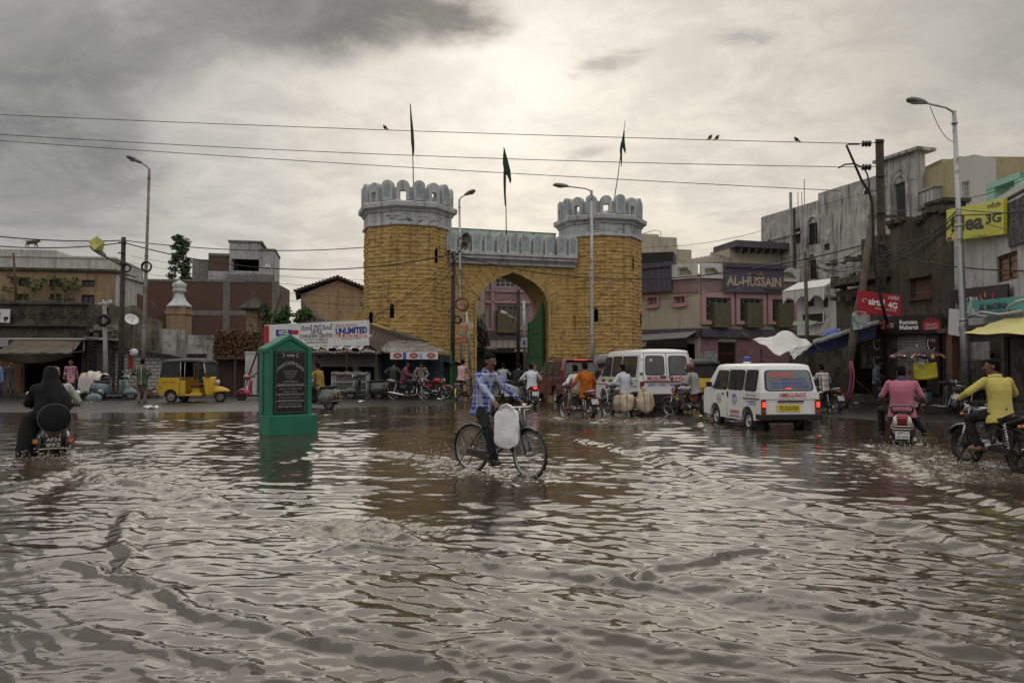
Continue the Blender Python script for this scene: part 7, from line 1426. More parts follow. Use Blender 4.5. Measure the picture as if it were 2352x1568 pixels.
sg = sign('black_sign', 'black sign with coloured dots between the yellow billboard and the teal banner', 'sign', df, ((2194, 666), (2330, 651), (2330, 686), (2194, 696)), bb_, [('Baar More', inkw, 2222, 680.5, 2261, 690, .02)], .06, .12)
for x, y, rd, m_ in ((2278, 676, 7, oran), (2267, 681, 5, oran), (2297, 679, 9, maro), (2270, 690, 6, yel_)): disc(sg, df, m_, x, y, rd, .185)
Ft = Face(P2(2221, 25.5), P2(2380, 20.5)); sg = sign('teal_banner', 'teal meat shop banner with dark lettering and a white hen above the yellow tarpaulin', 'sign', Ft, ((2221, 693), (2380, 676), (2380, 716), (2225, 731)), M('teal_flex', (.06, .26, .26), .5, c2=(.09, .32, .30), sc=1), [('AL MADINA', ink, 2251, 696, 2318, 712, .03), ('Chicken Centre & Meat Shop', ink, 2270, 712, 2346, 718, .01), ('Wholesale & Retail', inkr, 2290, 718.5, 2330, 722, .0)], .04, .0)
for pts in (((2228, 726), (2260, 716), (2300, 722), (2352, 713)), ((2318, 706), (2340, 692), (2375, 683)), ((2224, 716), (2240, 722), (2270, 727))): mb = MB(); mb.tube([on(Ft, x, y, .045) for x, y in pts], .035, 4); mb.build('printed_ribbon', M('pale_print', (.62, .50, .48), .5), sg)
mb = MB(); p = on(Ft, 2235, 708, .03); mb.ell(p, (.14, .03, .17)); mb.ell(p+Z3*.2-Ft.u*.02, (.05, .03, .07)); mb.prism([p+Z3*.02, p+Ft.u*.3+Z3*-.1, p+Ft.u*.25+Z3*-.2, p-Z3*.1], Ft.n*.02); mb.build('printed_hen', whitetrim, sg)
wf2 = Face(P2(2181, 25.2), P2(2212, 24.9)); sign('lightbox', 'blank white light-box panel hung beside the right lamp post', 'sign', wf2, ((2183, 709), (2211, 712), (2209, 773), (2181, 768)), M('white_lightbox', (.58, .57, .60), .4), (), .12)
bf3 = Face(P2(2168, 26.5), P2(2260, 24.2)); sg = sign('blue_sign', 'small blue sign with white figures under the white light-box panel', 'sign', bf3, ((2168, 767), (2245, 766), (2245, 779), (2168, 785)), M('blue_flex', (.02, .17, .42), .5), [('20', inkw, 2199, 770, 2212, 781, .03)], .05, -.3); disc(sg, bf3, oran, 2174, 775, 3, -.245)
rf3 = Face(P2(2268, 24.2), P2(2303, 23.2)); r = thing('red_banner', 'tall tapering red banner with a white vertical word standing by the dark shop', 'banner'); c = [on(rf3, 2281, 765), on(rf3, 2298, 762), on(rf3, 2307, 852), on(rf3, 2265, 849)]; mb = MB(); mb.prism([c[3], c[2], c[1], c[0]], rf3.n*.06); mb.build('banner', rb, r); text(r, 'lettering', 'phone', inkw, on(rf3, 2288, 800, .065), Z3, -rf3.u, 1.1, .28, .02)
# ------------------------------------------------------------------ shops under the signs on the right
s0, s1 = P2(1935, 32.4), P2(2168, 26.6); sf_ = Face(s0, s1); ops = [sf_.rect(1950, 752, 2008, 905), sf_.rect(2058, 770, 2134, 912)]
b, fc = block('corner_shop', 'dark corner shop with a grey roller shutter under the black festival banner', 'shop', s0, s1, 0, 3.1, 2.4, blackened, ops)
q = ops[1]; mb = MB(); [fc.slab(mb, q[0], q[1], 1.2+k*.1, 1.28+k*.1, -.12, -.06) for k in range(18)]; mb.build('roller_shutter', M('grey_shutter', (.30, .30, .29), .6, c2=(.25, .25, .245)), b)
rr = random.Random(8)
for x0, x1, lab in ((2011, 2037, 0), (2136, 2166, 1)):
    mb = MB(); fc.slab(mb, *fc.rect(x0, 768, x1, 905), .02, .14); pl = mb.build('poster_pillar', bb_, b)
    for yc, st in ((788, 'Ek Naya Plan\nTalk Unlimited'), (828, 'All India Calls\n1 Paisa/sec')):
        p = on(fc, (x0+x1)/2, yc, .145); mb = MB(); mb.tube([p+fc.u*(-.05+.20*math.cos(R(a)))+Z3*(.24*math.sin(R(a))) for a in range(140, 330, 12)], .014, 5); mb.build('printed_arc', inkw, pl); text(pl, 'lettering', st, inkw, p+fc.u*.02+Z3*.10, fc.u, Z3, .26, .10, .0); text(pl, 'lettering', '₹ 199 = 300', crim, p+fc.u*.02-Z3*.04, fc.u, Z3, .26, .06, .01)
for i in range(6):
    x = 1983+i*4.6; mb = MB()
    for k in range(14): p = on(fc, x, 776+k*5.2, .06); mb.box(p, (.085, .03, .085), rr.uniform(-30, 30))
    tag(mb.build('snack_strip', M('snack_%d' % (i % 3), ((.05, .12, .05), (.30, .22, .10), (.25, .25, .22))[i % 3], .4, c2=((.10, .05, .03), (.12, .05, .03), (.08, .10, .12))[i % 3], sc=9)), 'hanging strip of shiny snack packets at the dark shop opening', 'snacks', 'snack strips in the shop')
e0, e1 = P2(2172, 26.4), P2(2372, 21.2); ef = Face(e0, e1); b, fc = block('dark_shop', 'open dark shop under the yellow tarpaulin behind the yellow shirted rider', 'shop', e0, e1, 0, 2.55, .3, blackened, [ef.rect(2262, 812, 2285, 905), ef.rect(2306, 770, 2366, 925)], th=.12)
mb = MB(); ef.slab(mb, 0, ef.L, 2.55, 2.7, -.3, .25); mb.build('beam', wood, b); mb = MB(); ef.slab(mb, .6, .95, 0, 2.5, .01, .2); mb.build('post', M('brown_post', (.12, .06, .035), .8), b)
mb = MB(); q = ef.rect(2250, 785, 2300, 826); ef.slab(mb, q[0], q[1], q[2], q[3], .3, .33); mb.build('grey_poster', M('grey_poster', (.16, .15, .15), .6, c2=(.26, .22, .22), sc=5), b)
# display cart, umbrella, yellow poster
cx = at(2205, 895, 24.6); ct = thing('stall_counter', 'dark caged stall counter with a ledge right of the umbrella', 'counter', (cx.x, 24.6, .03), -25); mb = MB(); mb.box((0, 0, .45), (.9, .5, .9)); mb.build('cabinet', M('cluttered_cabinet', (.035, .033, .03), .7, c2=(.10, .085, .06), sc=9, bump=.5), ct); mb = MB(); mb.box((0, 0, .93), (1.1, .65, .05)); mb.build('ledge', M('grey_ledge', (.12, .115, .10), .7), ct)
uc = at(2108, 900, 24.2); um = thing('umbrella', 'big black promotional umbrella with red and yellow dots round its rim', 'umbrella', (uc.x, 24.2, .02)); mb = MB(); mb.cyl((0, 0, 0), (0, 0, 2.05), .02); mb.ell((0, 0, 2.06), (.03, .03, .045)); mb.build('pole', M('pale_steel'), um)
def umb(a, t_, o=0): r_ = .80*t_; k = 1-.035*(1+math.cos(8*a))*t_; return V((r_*k*math.cos(a), r_*k*math.sin(a), 2.03-.30*t_**1.7-.03*(1+math.cos(8*a))*t_**2+o))
mb = MB(); mb.sheet(lambda u, v: umb(u*6.2832, max(v, .001)), 64, 10); mb.build('canopy', M('black_umbrella_cloth', (.03, .026, .026), .7), um, solid=.006)
dm = {0: (oran, yel_), 1: (crim, oran), 2: (yel_, crim)}
for k in range(8):
    a0 = 6.2832*k/8+.39
    for j, (da, t_, m_) in enumerate(((-.20, .86, oran), (-.27, .95, yel_), (-.04, .90, crim), (.08, .91, crim), (.20, .90, inkw))):
        a = a0+da; p = umb(a, t_, .006); d1 = (umb(a+.03, t_, .006)-p).normalized(); d2 = (p-umb(a, t_-.05, .006)).normalized(); n_ = d1.cross(d2); rd = .042 if m_ is not inkw else .028
        mb = MB(); mb.prism([p+d1*(rd*math.cos(6.2832*i/12))+d2*(rd*math.sin(6.2832*i/12)) for i in range(12)], n_*.004); mb.build('printed_dot', m_, um)
pf = Face(P2(2098, 23.9), P2(2160, 23.2)); r = thing('poster_board', 'sagging yellow printed poster under the black umbrella', 'poster'); ps = ((2099, 832), (2152, 832), (2152, 866), (2100, 871))
mb = MB(); c = [on(pf, *q) for q in ps]; mb.sheet(lambda u, v: (c[3]*(1-u)+c[2]*u)*(1-v)+(c[0]*(1-u)+c[1]*u)*v+pf.n*(.05*math.sin(u*5+v*2))-Z3*(.04*math.sin(3.14*u))*(1-.3*v), 20, 8); mb.build('sheet', M('yellow_poster', (.50, .44, .02), .5, c2=(.42, .36, .02)), r, solid=.008)
text(r, 'lettering', 'TATA', inkw, on(pf, 2117, 833.5, .11), pf.u, Z3, .30, .055, .02); text(r, 'lettering', '2G', inkb, on(pf, 2120, 843, .10), pf.u, Z3, .16, .08, .02); [text(r, 'lettering', 'Local & STD calls offer', ink, on(pf, 2122, y, .09), pf.u, Z3, .48, .03, .0) for y in (850, 855, 860)]
mb = MB(); pp = Face(P2(2062, 24.6), P2(2100, 24.2)); pp.slab(mb, *pp.rect(2062, 828, 2098, 880), -.04, 0); pp.slab(mb, *pp.rect(2066, 829, 2088, 856), .004, .02); tag(mb.build('stall_board', M('maroon_board', (.14, .03, .035), .6, c2=(.35, .34, .36), sc=2)), 'maroon and white stall board under the left of the umbrella', 'board')
# tarpaulins
def cloth(name, label, q, m_, nx=24, ny=14, sag=.2, seed=0, peak=0, group=None):
    A, B, C, D_ = [at(*p) for p in q]; rr = random.Random(seed); ph = [rr.uniform(0, 6) for k in range(4)]; mb = MB()
    mb.sheet(lambda u, v: (A*(1-u)+B*u)*(1-v)+(D_*(1-u)+C*u)*v+Z3*(-sag*math.sin(3.14*u)*math.sin(3.14*v)+.022*math.sin(u*13+ph[0]+v*4)+.018*math.sin(v*17+ph[1]+u*6)+peak*math.exp(-((u-.5)**2+(v-.55)**2)*9)), nx, ny)
    r = thing(name, label, 'tarpaulin', group=group); mb.build('sheet', m_, r, solid=.008); return r
wt = M('white_tarp', (.56, .55, .51), .6, c2=(.46, .45, .42), sc=2, dirt=(.33, .31, .28), dsc=1.3); bt_ = M('blue_tarp', (.005, .009, .03), .8, c2=(.003, .005, .014), sc=2, bump=.3, spec=.06); yt = M('yellow_tarp', (.56, .51, .20), .6, c2=(.48, .43, .15), sc=1.5, bump=.3)  # blue tarp pushed near black: the awning's shade is in its colour
r = cloth('white_tarpaulin', 'peaked white tarpaulin stretched on ropes beside the blue one', ((1728, 779, 28.2), (1790, 818, 26.2), (1866, 790, 26.8), (1822, 775, 30)), wt, sag=.10, seed=1, peak=.55)
mb = MB(); [mb.tube([at(*p), at(*q)], .02, 6) for p, q in (((1728, 779, 28.2), (1704, 764, 29)), ((1728, 779, 28.2), (1762, 850, 27)), ((1812, 810, 26), (1870, 789, 26.7)), ((1866, 788, 26.6), (2010, 910, 26.2)))]; mb.build('rope_pole', wood, r)
cloth('white_flap', 'small white tarpaulin flap hanging at the corner of the blue tarpaulin', ((1811, 808, 26), (1824, 824, 25.8), (1864, 794, 26.5), (1866, 789, 26.6)), wt, sag=.03, seed=2)
r = cloth('blue_tarpaulin', 'dark blue tarpaulin awning with a pale folded edge sloping up to the black banner', ((1866, 790, 26.7), (2017, 743, 28.8), (2012, 775, 27.3), (1838, 822, 25.6)), bt_, 30, 12, .15, 3)
mb = MB(); A, B = at(1866, 789, 26.65), at(2017, 742, 28.75); mb.sheet(lambda u, v: A*(1-u)+B*u+V((0, -.06-.02*v, .15*v-.04+.012*math.sin(u*30))), 40, 3); mb.build('pale_edge', wt, r, solid=.02)
mb = MB(); A, B, C, D_ = at(1866, 790, 26.7), at(2017, 743, 28.8), at(2030, 752, 31.5), at(1905, 775, 31); mb.sheet(lambda u, v: (A*(1-u)+B*u)*(1-v)+(D_*(1-u)+C*u)*v, 10, 6); mb.build('rear_sheet', bt_, r, solid=.008)
cloth('yellow_tarpaulin', 'pale yellow tarpaulin roof over the shop under the teal banner', ((2213, 768, 20.4), (2430, 764, 17.4), (2430, 718, 19.4), (2287, 736, 23)), yt, 30, 10, .05, 4)
cloth('blue_cloth_bundle', 'crumpled bright blue sheet lying above the pale edge of the blue awning', ((1888, 772, 29), (1934, 767, 29), (1930, 756, 30), (1890, 760, 30)), M('bright_blue_sheet', (.02, .05, .25), .6), 14, 8, -.1, 5)
cloth('pale_tin_sheet', 'tilted pale sheet leaning over the stalls left of the blue bundle', ((1876, 768, 30), (1884, 772, 30), (1910, 732, 31), (1902, 727, 31)), M('beige_sheet', (.30, .26, .20), .8), 8, 6, .02, 6)
cloth('green_tin_roof', 'low green and grey sheet roof right of the restaurant', ((1820, 748, 34), (1876, 745, 33), (1876, 735, 36), (1822, 738, 36)), M('green_sheet', (.08, .14, .06), .7, c2=(.16, .155, .14), sc=2), 10, 6, .03, 7)
mb = MB(); fd_ = Face(P2(1812, 34), P2(1946, 32.6)); fd_.slab(mb, 0, fd_.L, 0, 2.75, -.2, 0); tag(mb.build('stall_shade_backdrop', blackened), 'dark backdrop added for the deep shade of the stalls behind the white tarpaulin', 'wall')  # backdrop added to give the stalls their deep shade
for x, y, Y, w_ in ((1820, 822, 26.5, 'front'), (1866, 795, 27.5, 'right'), (1748, 800, 28.5, 'left')): mb = MB(); mb.cyl(at(x, 905, Y), at(x, y, Y), .03, n=6); tag(mb.build('awning_pole', wood), 'thin stick propping the %s corner of the white tarpaulin' % w_, 'pole', 'sticks under the tarpaulin')
# ------------------------------------------------------------------ poles and lamps
galv = M('galvanised_steel', (.36, .37, .38), .45, metal=.75, dirt=(.20, .16, .12), dsc=3); rusty = M('rusting_pole', (.27, .25, .23), .6, c2=(.17, .12, .09), sc=2.5, metal=.3); lampm = M('lamp_housing', (.17, .18, .18), .5); woodp = M('old_wood_pole', (.13, .105, .08), .85, c2=(.08, .062, .045), sc=3, bump=.4)
def lamp_post(label, base, top, Y, head, m_, rb=.10, rt=.055, arm_r=.03, rod=False):
    b_ = V((at(base[0], 838, Y).x, Y, 0)); tp = at(*top, Y); hd = at(*head, Y-.3); r = thing('street_lamp', label, 'street lamp', b_, 0, 'street lamps'); d = tp-b_
    mb = MB(); mb.tube([V(), d*.30, d*.31, d*.62, d*.63, d], [rb, rb*.93, rb*.80, rb*.76, rt*1.1, rt], 12); [mb.cyl(d*t_-Z3*.04, d*t_+Z3*.04, rb*1.08*(1-t_*.35), n=12) for t_ in (.31, .62, .96)]; mb.build('pole', m_, r)
    e = hd-b_; mb = MB(); mb.tube([d-Z3*.05, d+(e-d)*.25+Z3*.03, e], arm_r, 8); mb.build('arm', m_, r)
    dr = (e-d).normalized(); dr = V((dr.x, dr.y, dr.z*.5)).normalized(); mb = MB(); u = dr.cross(Z3).normalized(); L = []
    for t_, w_, h_ in ((-.08, .05, .05), (.05, .10, .09), (.30, .15, .11), (.52, .14, .09), (.62, .06, .04)): L.append([e+dr*t_+u*(w_*math.cos(a))+Z3*(h_*max(-.45, math.sin(a))) for a in [6.2832*j/14 for j in range(14)]])
    mb.loft(L); h_ = mb.build('lamp_head', lampm, r); mb = MB(); mb.ell(e+dr*.28-Z3*.045, (.20, .11, .05)); mb.build('lens', M('dull_lens', (.35, .34, .30), .3), h_)
    return r
lamp_post('rusty street lamp with a bent arm behind the man in the striped vest', (327, 905), (343, 388), 36, (322, 373), rusty, .10, .06)
lamp_post('tall galvanised street lamp in front of the right gate tower', (1361, 900), (1358.5, 437), 34.5, (1302, 428), galv, .10, .06)
lamp_post('thin street lamp among the leaning poles by the left gate tower', (1061, 900), (1055, 458), 38.6, (1070, 447), galv, .08, .05)
lamp_post('thick galvanised street lamp rising before the yellow billboard', (2221, 905), (2191, 255), 24, (2123, 236), galv, .125, .065)
def pole(name, label, pts, Y, r0, r1, m_, cat='pole', n=10, group='utility poles'):
    P_ = [at(x, y, Y) for x, y in pts]; P_[0].z = min(P_[0].z, 0.0) if pts[0][1] > 850 else P_[0].z; b_ = P_[0].copy(); r = thing(name, label, cat, b_, 0, group); mb = MB(); mb.tube([p-b_ for p in P_], [r0+(r1-r0)*i/(len(P_)-1) for i in range(len(P_))], n); mb.build('shaft', m_, r); return r, b_
bpole = M('tarred_pole', (.028, .025, .022), .8, c2=(.05, .042, .035), sc=4)
r, b_ = pole('utility_pole', 'dark utility pole carrying a drooping lamp with a yellow kite on it', [(276, 905), (279, 790), (284, 545)], 36.5, .14, .10, bpole)
e = at(243, 590, 36.2)-b_; d = at(284, 612, 36.5)-b_; mb = MB(); mb.tube([d, e], .035, 8); mb.build('lamp_arm', bpole, r); dr = (at(208, 566, 36.0)-b_-e); mb = MB(); u = V((0, 1, 0)); up = dr.cross(u).normalized()*-1; L = [[e+dr*t_+u*(w_*math.cos(a))+up*(h_*max(-.5, math.sin(a))) for a in [6.2832*j/12 for j in range(12)]] for t_, w_, h_ in ((0, .06, .06), (.2, .15, .14), (.7, .17, .15), (1, .10, .07))]; mb.loft(L); mb.build('lamp_head', lampm, r)
for x, y, x2, y2 in ((272, 557, 290, 556), (273, 606, 290, 604), (271, 581, 288, 580)): mb = MB(); mb.bar(at(x, y, 36.4)-b_, at(x2, y2, 36.4)-b_, .05); mb.build('crossarm', bpole, r)
kp = [at(203, 556, 35.9), at(221, 543, 35.8), at(240, 557, 35.9), at(236, 577, 36), at(216, 575, 35.7)]; mb = MB(); mb.prism(kp, (.02, -.02, .02)); tag(mb.build('paper_kite', M('yellow_kite_paper', (.55, .56, .13), .7, c2=(.36, .40, .10), sc=3)), 'torn yellow green paper kite caught on the drooping lamp', 'kite')
r, b_ = pole('concrete_post', 'short pale concrete post with an insulator top beside the black shutter', [(244, 905), (242, 800), (240, 690)], 36.2, .12, .085, M('pale_concrete', (.33, .32, .30), .8, c2=(.24, .23, .22)), 'post')
mb = MB(); c = at(240, 697, 36.1)-b_; mb.cyl(c+V((-.3, 0, 0)), c+V((.3, 0, 0)), .035); [mb.lathe(c+V((x, 0, 0)), Z3, [(.05, 0), (.06, .06), (.03, .10), (.05, .14), (0, .18)], 10) for x in (-.05, .2, .3)]; mb.build('insulator', M('white_porcelain', (.5, .5, .48), .3), r)
mb = MB(); pf_ = Face(P2(238, 35.95), P2(249, 35.9)); pf_.slab(mb, *pf_.rect(239, 838, 246, 868), 0, .02); mb.build('painted_notice', M('blue_notice', (.05, .10, .25), .6, c2=(.4, .4, .42), sc=8), r)
def coil(label, x, y, Y, rr_, m_, tilt=0, th=.025):
    c = at(x, y, Y); r_ = rr_*Y/F; mb = MB(); rnd = random.Random(int(x)); [mb.torus(V((rnd.uniform(-.03, .03), rnd.uniform(-.04, .04), rnd.uniform(-.03, .03))), V((tilt, -1, rnd.uniform(-.12, .12))), r_*rnd.uniform(.93, 1.04), th, 30, 6) for k in range(5)]; o = mb.build('cable_coil', m_); o.location = c; tag(o, label, 'cable coil', 'cable coils hung on poles')
cabm = M('black_cable', (.012, .012, .013), .6)
coil('round black cable coil on the rusty street lamp pole', 337, 613, 35.8, 11, cabm); coil('black cable coil on the pole under the drooping lamp', 291, 616, 36.3, 9, cabm); coil('thick black cable coil on the short concrete post', 238, 735, 36.0, 11, cabm, .4, .05)
coil('rust red cable coil tied to the thin lamp by the left tower', 1061, 699, 38.3, 14.5, M('red_cable', (.16, .04, .02), .6)); coil('small black cable coil under the rust red coil', 1051.5, 734.5, 38.3, 8, cabm)
r, b_ = pole('utility_pole', 'black tarred pole with a tangle of wires against the left gate tower', [(1039, 895), (1040, 760), (1041.5, 578)], 38.9, .13, .10, bpole); mb = MB(); [mb.lathe(at(x, y, 38.7)-b_, Z3, [(.05, 0), (.06, .06), (.03, .1), (.05, .14), (0, .18)], 8) for x, y in ((1038, 602), (1044, 590), (1046, 598), (1038, 632), (1037, 582))]; mb.build('insulator', M('grey_porcelain', (.25, .24, .24), .4), r)
r, b_ = pole('thin_post', 'thin leaning grey post right of the thin lamp by the arch', [(1083, 895), (1076, 770), (1071, 716)], 38.2, .075, .06, galv)
for lab, c4, m_ in (('battered tin plate with orange rust leaning on the thin lamp', ((1056, 743), (1086, 737), (1089, 753), (1059, 760)), M('rust_patched_plate', (.50, .42, .30), .7, c2=(.34, .13, .05), sc=6)), ('rust red tin plate with faint white writing on the tarred pole', ((1044, 776), (1073, 773), (1073, 788), (1046, 792)), M('rust_red_plate', (.30, .095, .035), .7))):
    c = [at(x, y, 38.1) for x, y in c4]; r = thing('tin_plate', lab, 'sign plate'); mb = MB(); mb.prism([c[3], c[2], c[1], c[0]], (0, -.03, 0)); mb.build('plate', m_, r); cc = sum(c, V())/4
    text(r, 'lettering', 'City Grill', M('faint_white', (.55, .42, .35)), cc+V((0, -.035, 0)), c[1]-c[0], Z3, .45, .16, .0) if 'faint' in lab else None
c = at(1064, 547, 38.3); r = thing('loudspeaker', 'grey horn loudspeaker fixed on the tarred pole beside the battlements', 'loudspeaker', c); mb = MB(); mb.lathe((0, 0, 0), V((.5, -.6, -.1)), [(.05, -.3), (.07, -.1), (.12, .05), (.26, .22), (.27, .24), (.1, .0)], 18); mb.lathe((0, 0, -.35), V((.5, -.6, -.1)), [(.05, -.2), (.06, -.05), (.10, .05), (.2, .18), (.08, 0)], 16); mb.build('horn', M('horn_grey', (.18, .17, .16), .5), r); mb = MB(); mb.tube([(0, 0, 0), (-.1, .1, -.5), at(1042, 592, 38.9)-c], .03, 6); mb.build('bracket', bpole, r)
lp, b_ = pole('utility_pole', 'black pole with a white lamp standing behind the gate arch', [(1190, 880), (1190, 760), (1192, 665)], 55, .14, .11, bpole); mb = MB(); e = at(1150, 715, 55)-b_; d = at(1190, 735, 55)-b_; mb.tube([d, e+(d-e)*.35], .04, 6); mb.tube([e+(d-e)*.35, e], [.13, .10], 8); mb.build('lamp', M('pale_lamp', (.5, .49, .45), .4), lp)
lp, b_ = pole('steel_pole', 'grey steel pole with a small blue poster behind the gate arch', [(1206, 880), (1205, 760), (1203, 690)], 54, .13, .10, galv); mb = MB(); p = at(1204, 786, 53.8)-b_; mb.box(p, (.40, .03, .62)); q_ = mb.build('poster', M('white_poster', (.5, .52, .55), .5), lp); mb = MB(); mb.ell(p+V((0, -.025, -.05)), (.10, .01, .15)); mb.ell(p+V((0, -.025, .14)), (.05, .01, .06)); mb.build('printed_figure', M('blue_print'), q_)
r, b_ = pole('utility_pole', 'thin grey wooden pole standing between restaurant and white tarpaulin', [(1858, 900), (1854, 770), (1849, 578)], 33, .09, .07, woodp)
# the big pole with insulators, its leaning struts and the tube
Yp = 30.3; b_ = V((at(2030, 838, Yp).x, Yp, 0)); hp = thing('utility_pole', 'tall square utility pole with ribbed black insulators right of the mansion', 'utility pole', b_, 0, 'utility poles'); tp = at(2020, 320, Yp)-b_
mb = MB(); mb.bar((-.07, 0, 0), tp+V((-.07, 0, 0)), .07, .16, X3); mb.bar((.07, 0, 0), tp+V((.07, 0, 0)), .07, .16, X3); mb.bar(tp*.5+V((0, 0, 0)), tp+V((0, 0, -.02)), .1, .06, X3); [mb.box(tp*t_, (.30, .22, .05)) for t_ in (.40, .60, .72, .86, .99)]; mb.build('shaft', M('rusty_rail', (.085, .062, .048), .8, c2=(.05, .04, .034), sc=5), hp, bevel=.008)
for y in (330, 384, 440):
    mb = MB(); k0 = 1990 if y < 400 else 1996
    for k in range(3 if y < 400 else 2): c = at(k0-8+k*7.5, y, Yp-.05)-b_; mb.lathe(c, X3, [(.03, -.05), (.11, -.035), (.125, 0), (.11, .035), (.03, .05)], 16)
    mb.tube([at(k0-16, y, Yp-.05)-b_, at(2018, y-2, Yp)-b_], .014, 6); mb.build('insulator', M('black_porcelain', (.02, .016, .015), .25, coat=.5), hp)
mb = MB(); mb.bar(at(1993, 497, Yp)-b_, at(2062, 497, Yp)-b_, .09); mb.build('crossarm', M('rusty_rail'), hp); mb = MB(); mb.bar(at(2000, 663, Yp)-b_, at(2052, 662, Yp)-b_, .07); mb.build('crossarm', M('rusty_rail'), hp)
pole('pole_strut', 'thick bare wooden strut leaning from the ground to the square utility pole', [(1936, 905), (1968, 720), (1981, 667), (2008, 450)], 26.6, .15, .10, woodp, group=None)
pole('cable_tube', 'black flexible tube curving down the square utility pole behind the red sign', [(2038, 745), (2024, 690), (2006, 600), (2005, 520), (2004, 470), (1998, 445), (1978, 412), (1960, 370), (1944, 334), (1950, 331), (1974, 331)], 25.5, .055, .03, cabm, 'tube', group=None)
pole('jumper_cable', 'thin black jumper wire looping between the insulators', [(1926, 386), (1940, 378), (1962, 376), (1984, 386), (1992, 400), (1996, 420), (1996, 445)], 30.1, .03, .03, cabm, 'cable', group=None)
for i, (m_, o, lab) in enumerate((((.16, .03, .22), 0, 'purple'), ((.45, .12, .03), 5.5, 'orange'), ((.30, .03, .16), -3, 'magenta'))):
    pole('plastic_hose', lab+' plastic strip hanging from the wooden strut', [(1953+o*.5, 829), (1957+o, 860), (1953+o, 895), (1938+o, 925)], 26.0, .020, .016, M('hose_'+lab, m_, .45), 'hose', 6, 'coloured plastic strips')
mb = MB(); c = [at(x, y, 26.3) for x, y in ((1956, 722), (1974, 710), (1978, 755), (1960, 757))]; mb.prism([c[3], c[2], c[1], c[0]], (.02, -.03, 0)); tag(mb.build('small_flag', M('faded_green_poster', (.10, .26, .20), .7, c2=(.5, .5, .48), sc=5)), 'small green and white poster hung on the wooden strut left of the red sign', 'poster')
# ------------------------------------------------------------------ overhead wires
def wire(label, a, b, sag=.3, r_=.016, mid=None):
    A, B = at(*a), at(*b); n = 24; mb = MB(); mb.tube([A+(B-A)*(i/n)-Z3*(sag*4*(i/n)*(1-i/n)) for i in range(n+1)], r_, 5); tag(mb.build('overhead_wire', cabm), label, 'wire', 'overhead wires')
T1 = ((-30, 262, 33), (1974, 330, 30.2)); wire('topmost wire across the sky, the one the birds sit on', *T1, .10, .014)
wire('second wire across the sky, level with the flag poles', (-30, 307, 33), (1974, 384, 30.2), .22, .014); wire('lower wire across the sky, slanting down to the right', (-30, 321, 34), (1930, 438, 30.2), .1, .014)
wire('thick twisted wire above the tan house, ending at the dark left pole', (-30, 540, 35), (284, 552, 36.5), .12, .026); wire('thick sagging wire just under it, touching the yellow kite', (-30, 563, 35), (284, 557, 36.5), .18, .026)
wire('wire from the dark left pole along the conifer top to the left tower', (284, 552, 36.5), (838, 568, 40), .3, .022); wire('heavy wire from the dark left pole past the brick block to the tarred pole', (284, 557, 36.5), (1041, 583, 38.8), 1.0, .026)
wire('heavy wire from the tarred pole across the arch to the square utility pole', (1041, 583, 38.8), (2020, 552, 30.2), 1.35, .024); wire('wire from the square utility pole across the white house wall', (2020, 575, 30.2), (2400, 622, 21), .22, .022)
wire('wire from the square pole up behind the right lamp to the billboard', (2010, 590, 30.2), (2195, 496, 24), .25, .02); wire('second wire of the bundle between square pole and right lamp', (2006, 600, 30.2), (2195, 486, 24), .35, .016); wire('lowest wire of the bundle rising to the right lamp', (2004, 612, 30.2), (2195, 506, 24), .30, .016)
wire('wire from the right lamp over the top of the billboard lettering', (2195, 494, 24), (2400, 478, 20), .05, .018); wire('wire from the right lamp over the billboard figures', (2195, 480, 24), (2400, 489, 20), .05, .013); wire('thin wire falling from the billboard to the right edge', (2262, 513, 23.5), (2400, 540, 20), .05, .012)
wire('thin wire rising from restaurant roof to the grey mansion', (1472, 568, 50), (1760, 527, 50), .3, .014); wire('wire from right lamp to mansion balcony', (2020, 480, 30.2), (2195, 455, 24), .2, .012); wire('wire climbing from the right lamp to the mint frame', (2195, 460, 24), (2352, 412, 24), .1, .012)
for i, (y0, y1) in enumerate(((643, 660), (660, 684), (628, 640), (672, 706))): wire(('upper', 'middle', 'top', 'lowest')[i]+' thin wire between the brick block and the left tower', (300, y0-40, 45), (1041, y1, 39), .5, .010)
for i, (x, y, Y) in enumerate(((838, 738, 38.5), (858, 728, 38.3), (905, 740, 38.2))): wire(('steepest', 'middle', 'short')[i]+' slack wire slanting across the left tower to the chicken shop', (1041, 592+i*12, 38.7), (x, y, Y-1.5), .2, .013)
for i, (y0, x1, y1) in enumerate(((640, 1850, 580), (652, 1852, 600), (690, 1852, 610))): wire(('upper', 'middle', 'lower')[i]+' thin wire crossing the restaurant front to the thin grey pole', (1475, y0, 42), (x1, y1, 33), .3, .011)
for i, (a, q) in enumerate((((1852, 585, 33), (2010, 600, 30.2)), ((1852, 600, 33), (2008, 620, 30.2)), ((1852, 592, 33), (1995, 560, 30.2)))): wire(('first', 'second', 'third')[i]+' slack wire between thin grey pole and square pole', a, q, .35, .012)
for i, (a, q) in enumerate((((1041, 590, 38.8), (1120, 700, 38)), ((1055, 600, 38.6), (1071, 720, 38.2)), ((1041, 640, 38.8), (1090, 650, 41)), ((1041, 585, 38.8), (1062, 690, 38.5)))): wire(('outer', 'inner', 'short', 'steep')[i]+' loose cable drooping in the tangle beside the arch', a, q, .35, .013)
for i in range(5): wire(('first', 'second', 'third', 'fourth', 'fifth')[i]+' wire fanning down inside the arch to the black pole', (1190, 668+i*3, 54.8), (1128+i*11, 668+i*22, 60), .2, .018)
wire('dangling wire under the right street lamp arm', (2136, 243, 23.8), (2190, 325, 24), .25, .010)
rr = random.Random(3); mb = MB()
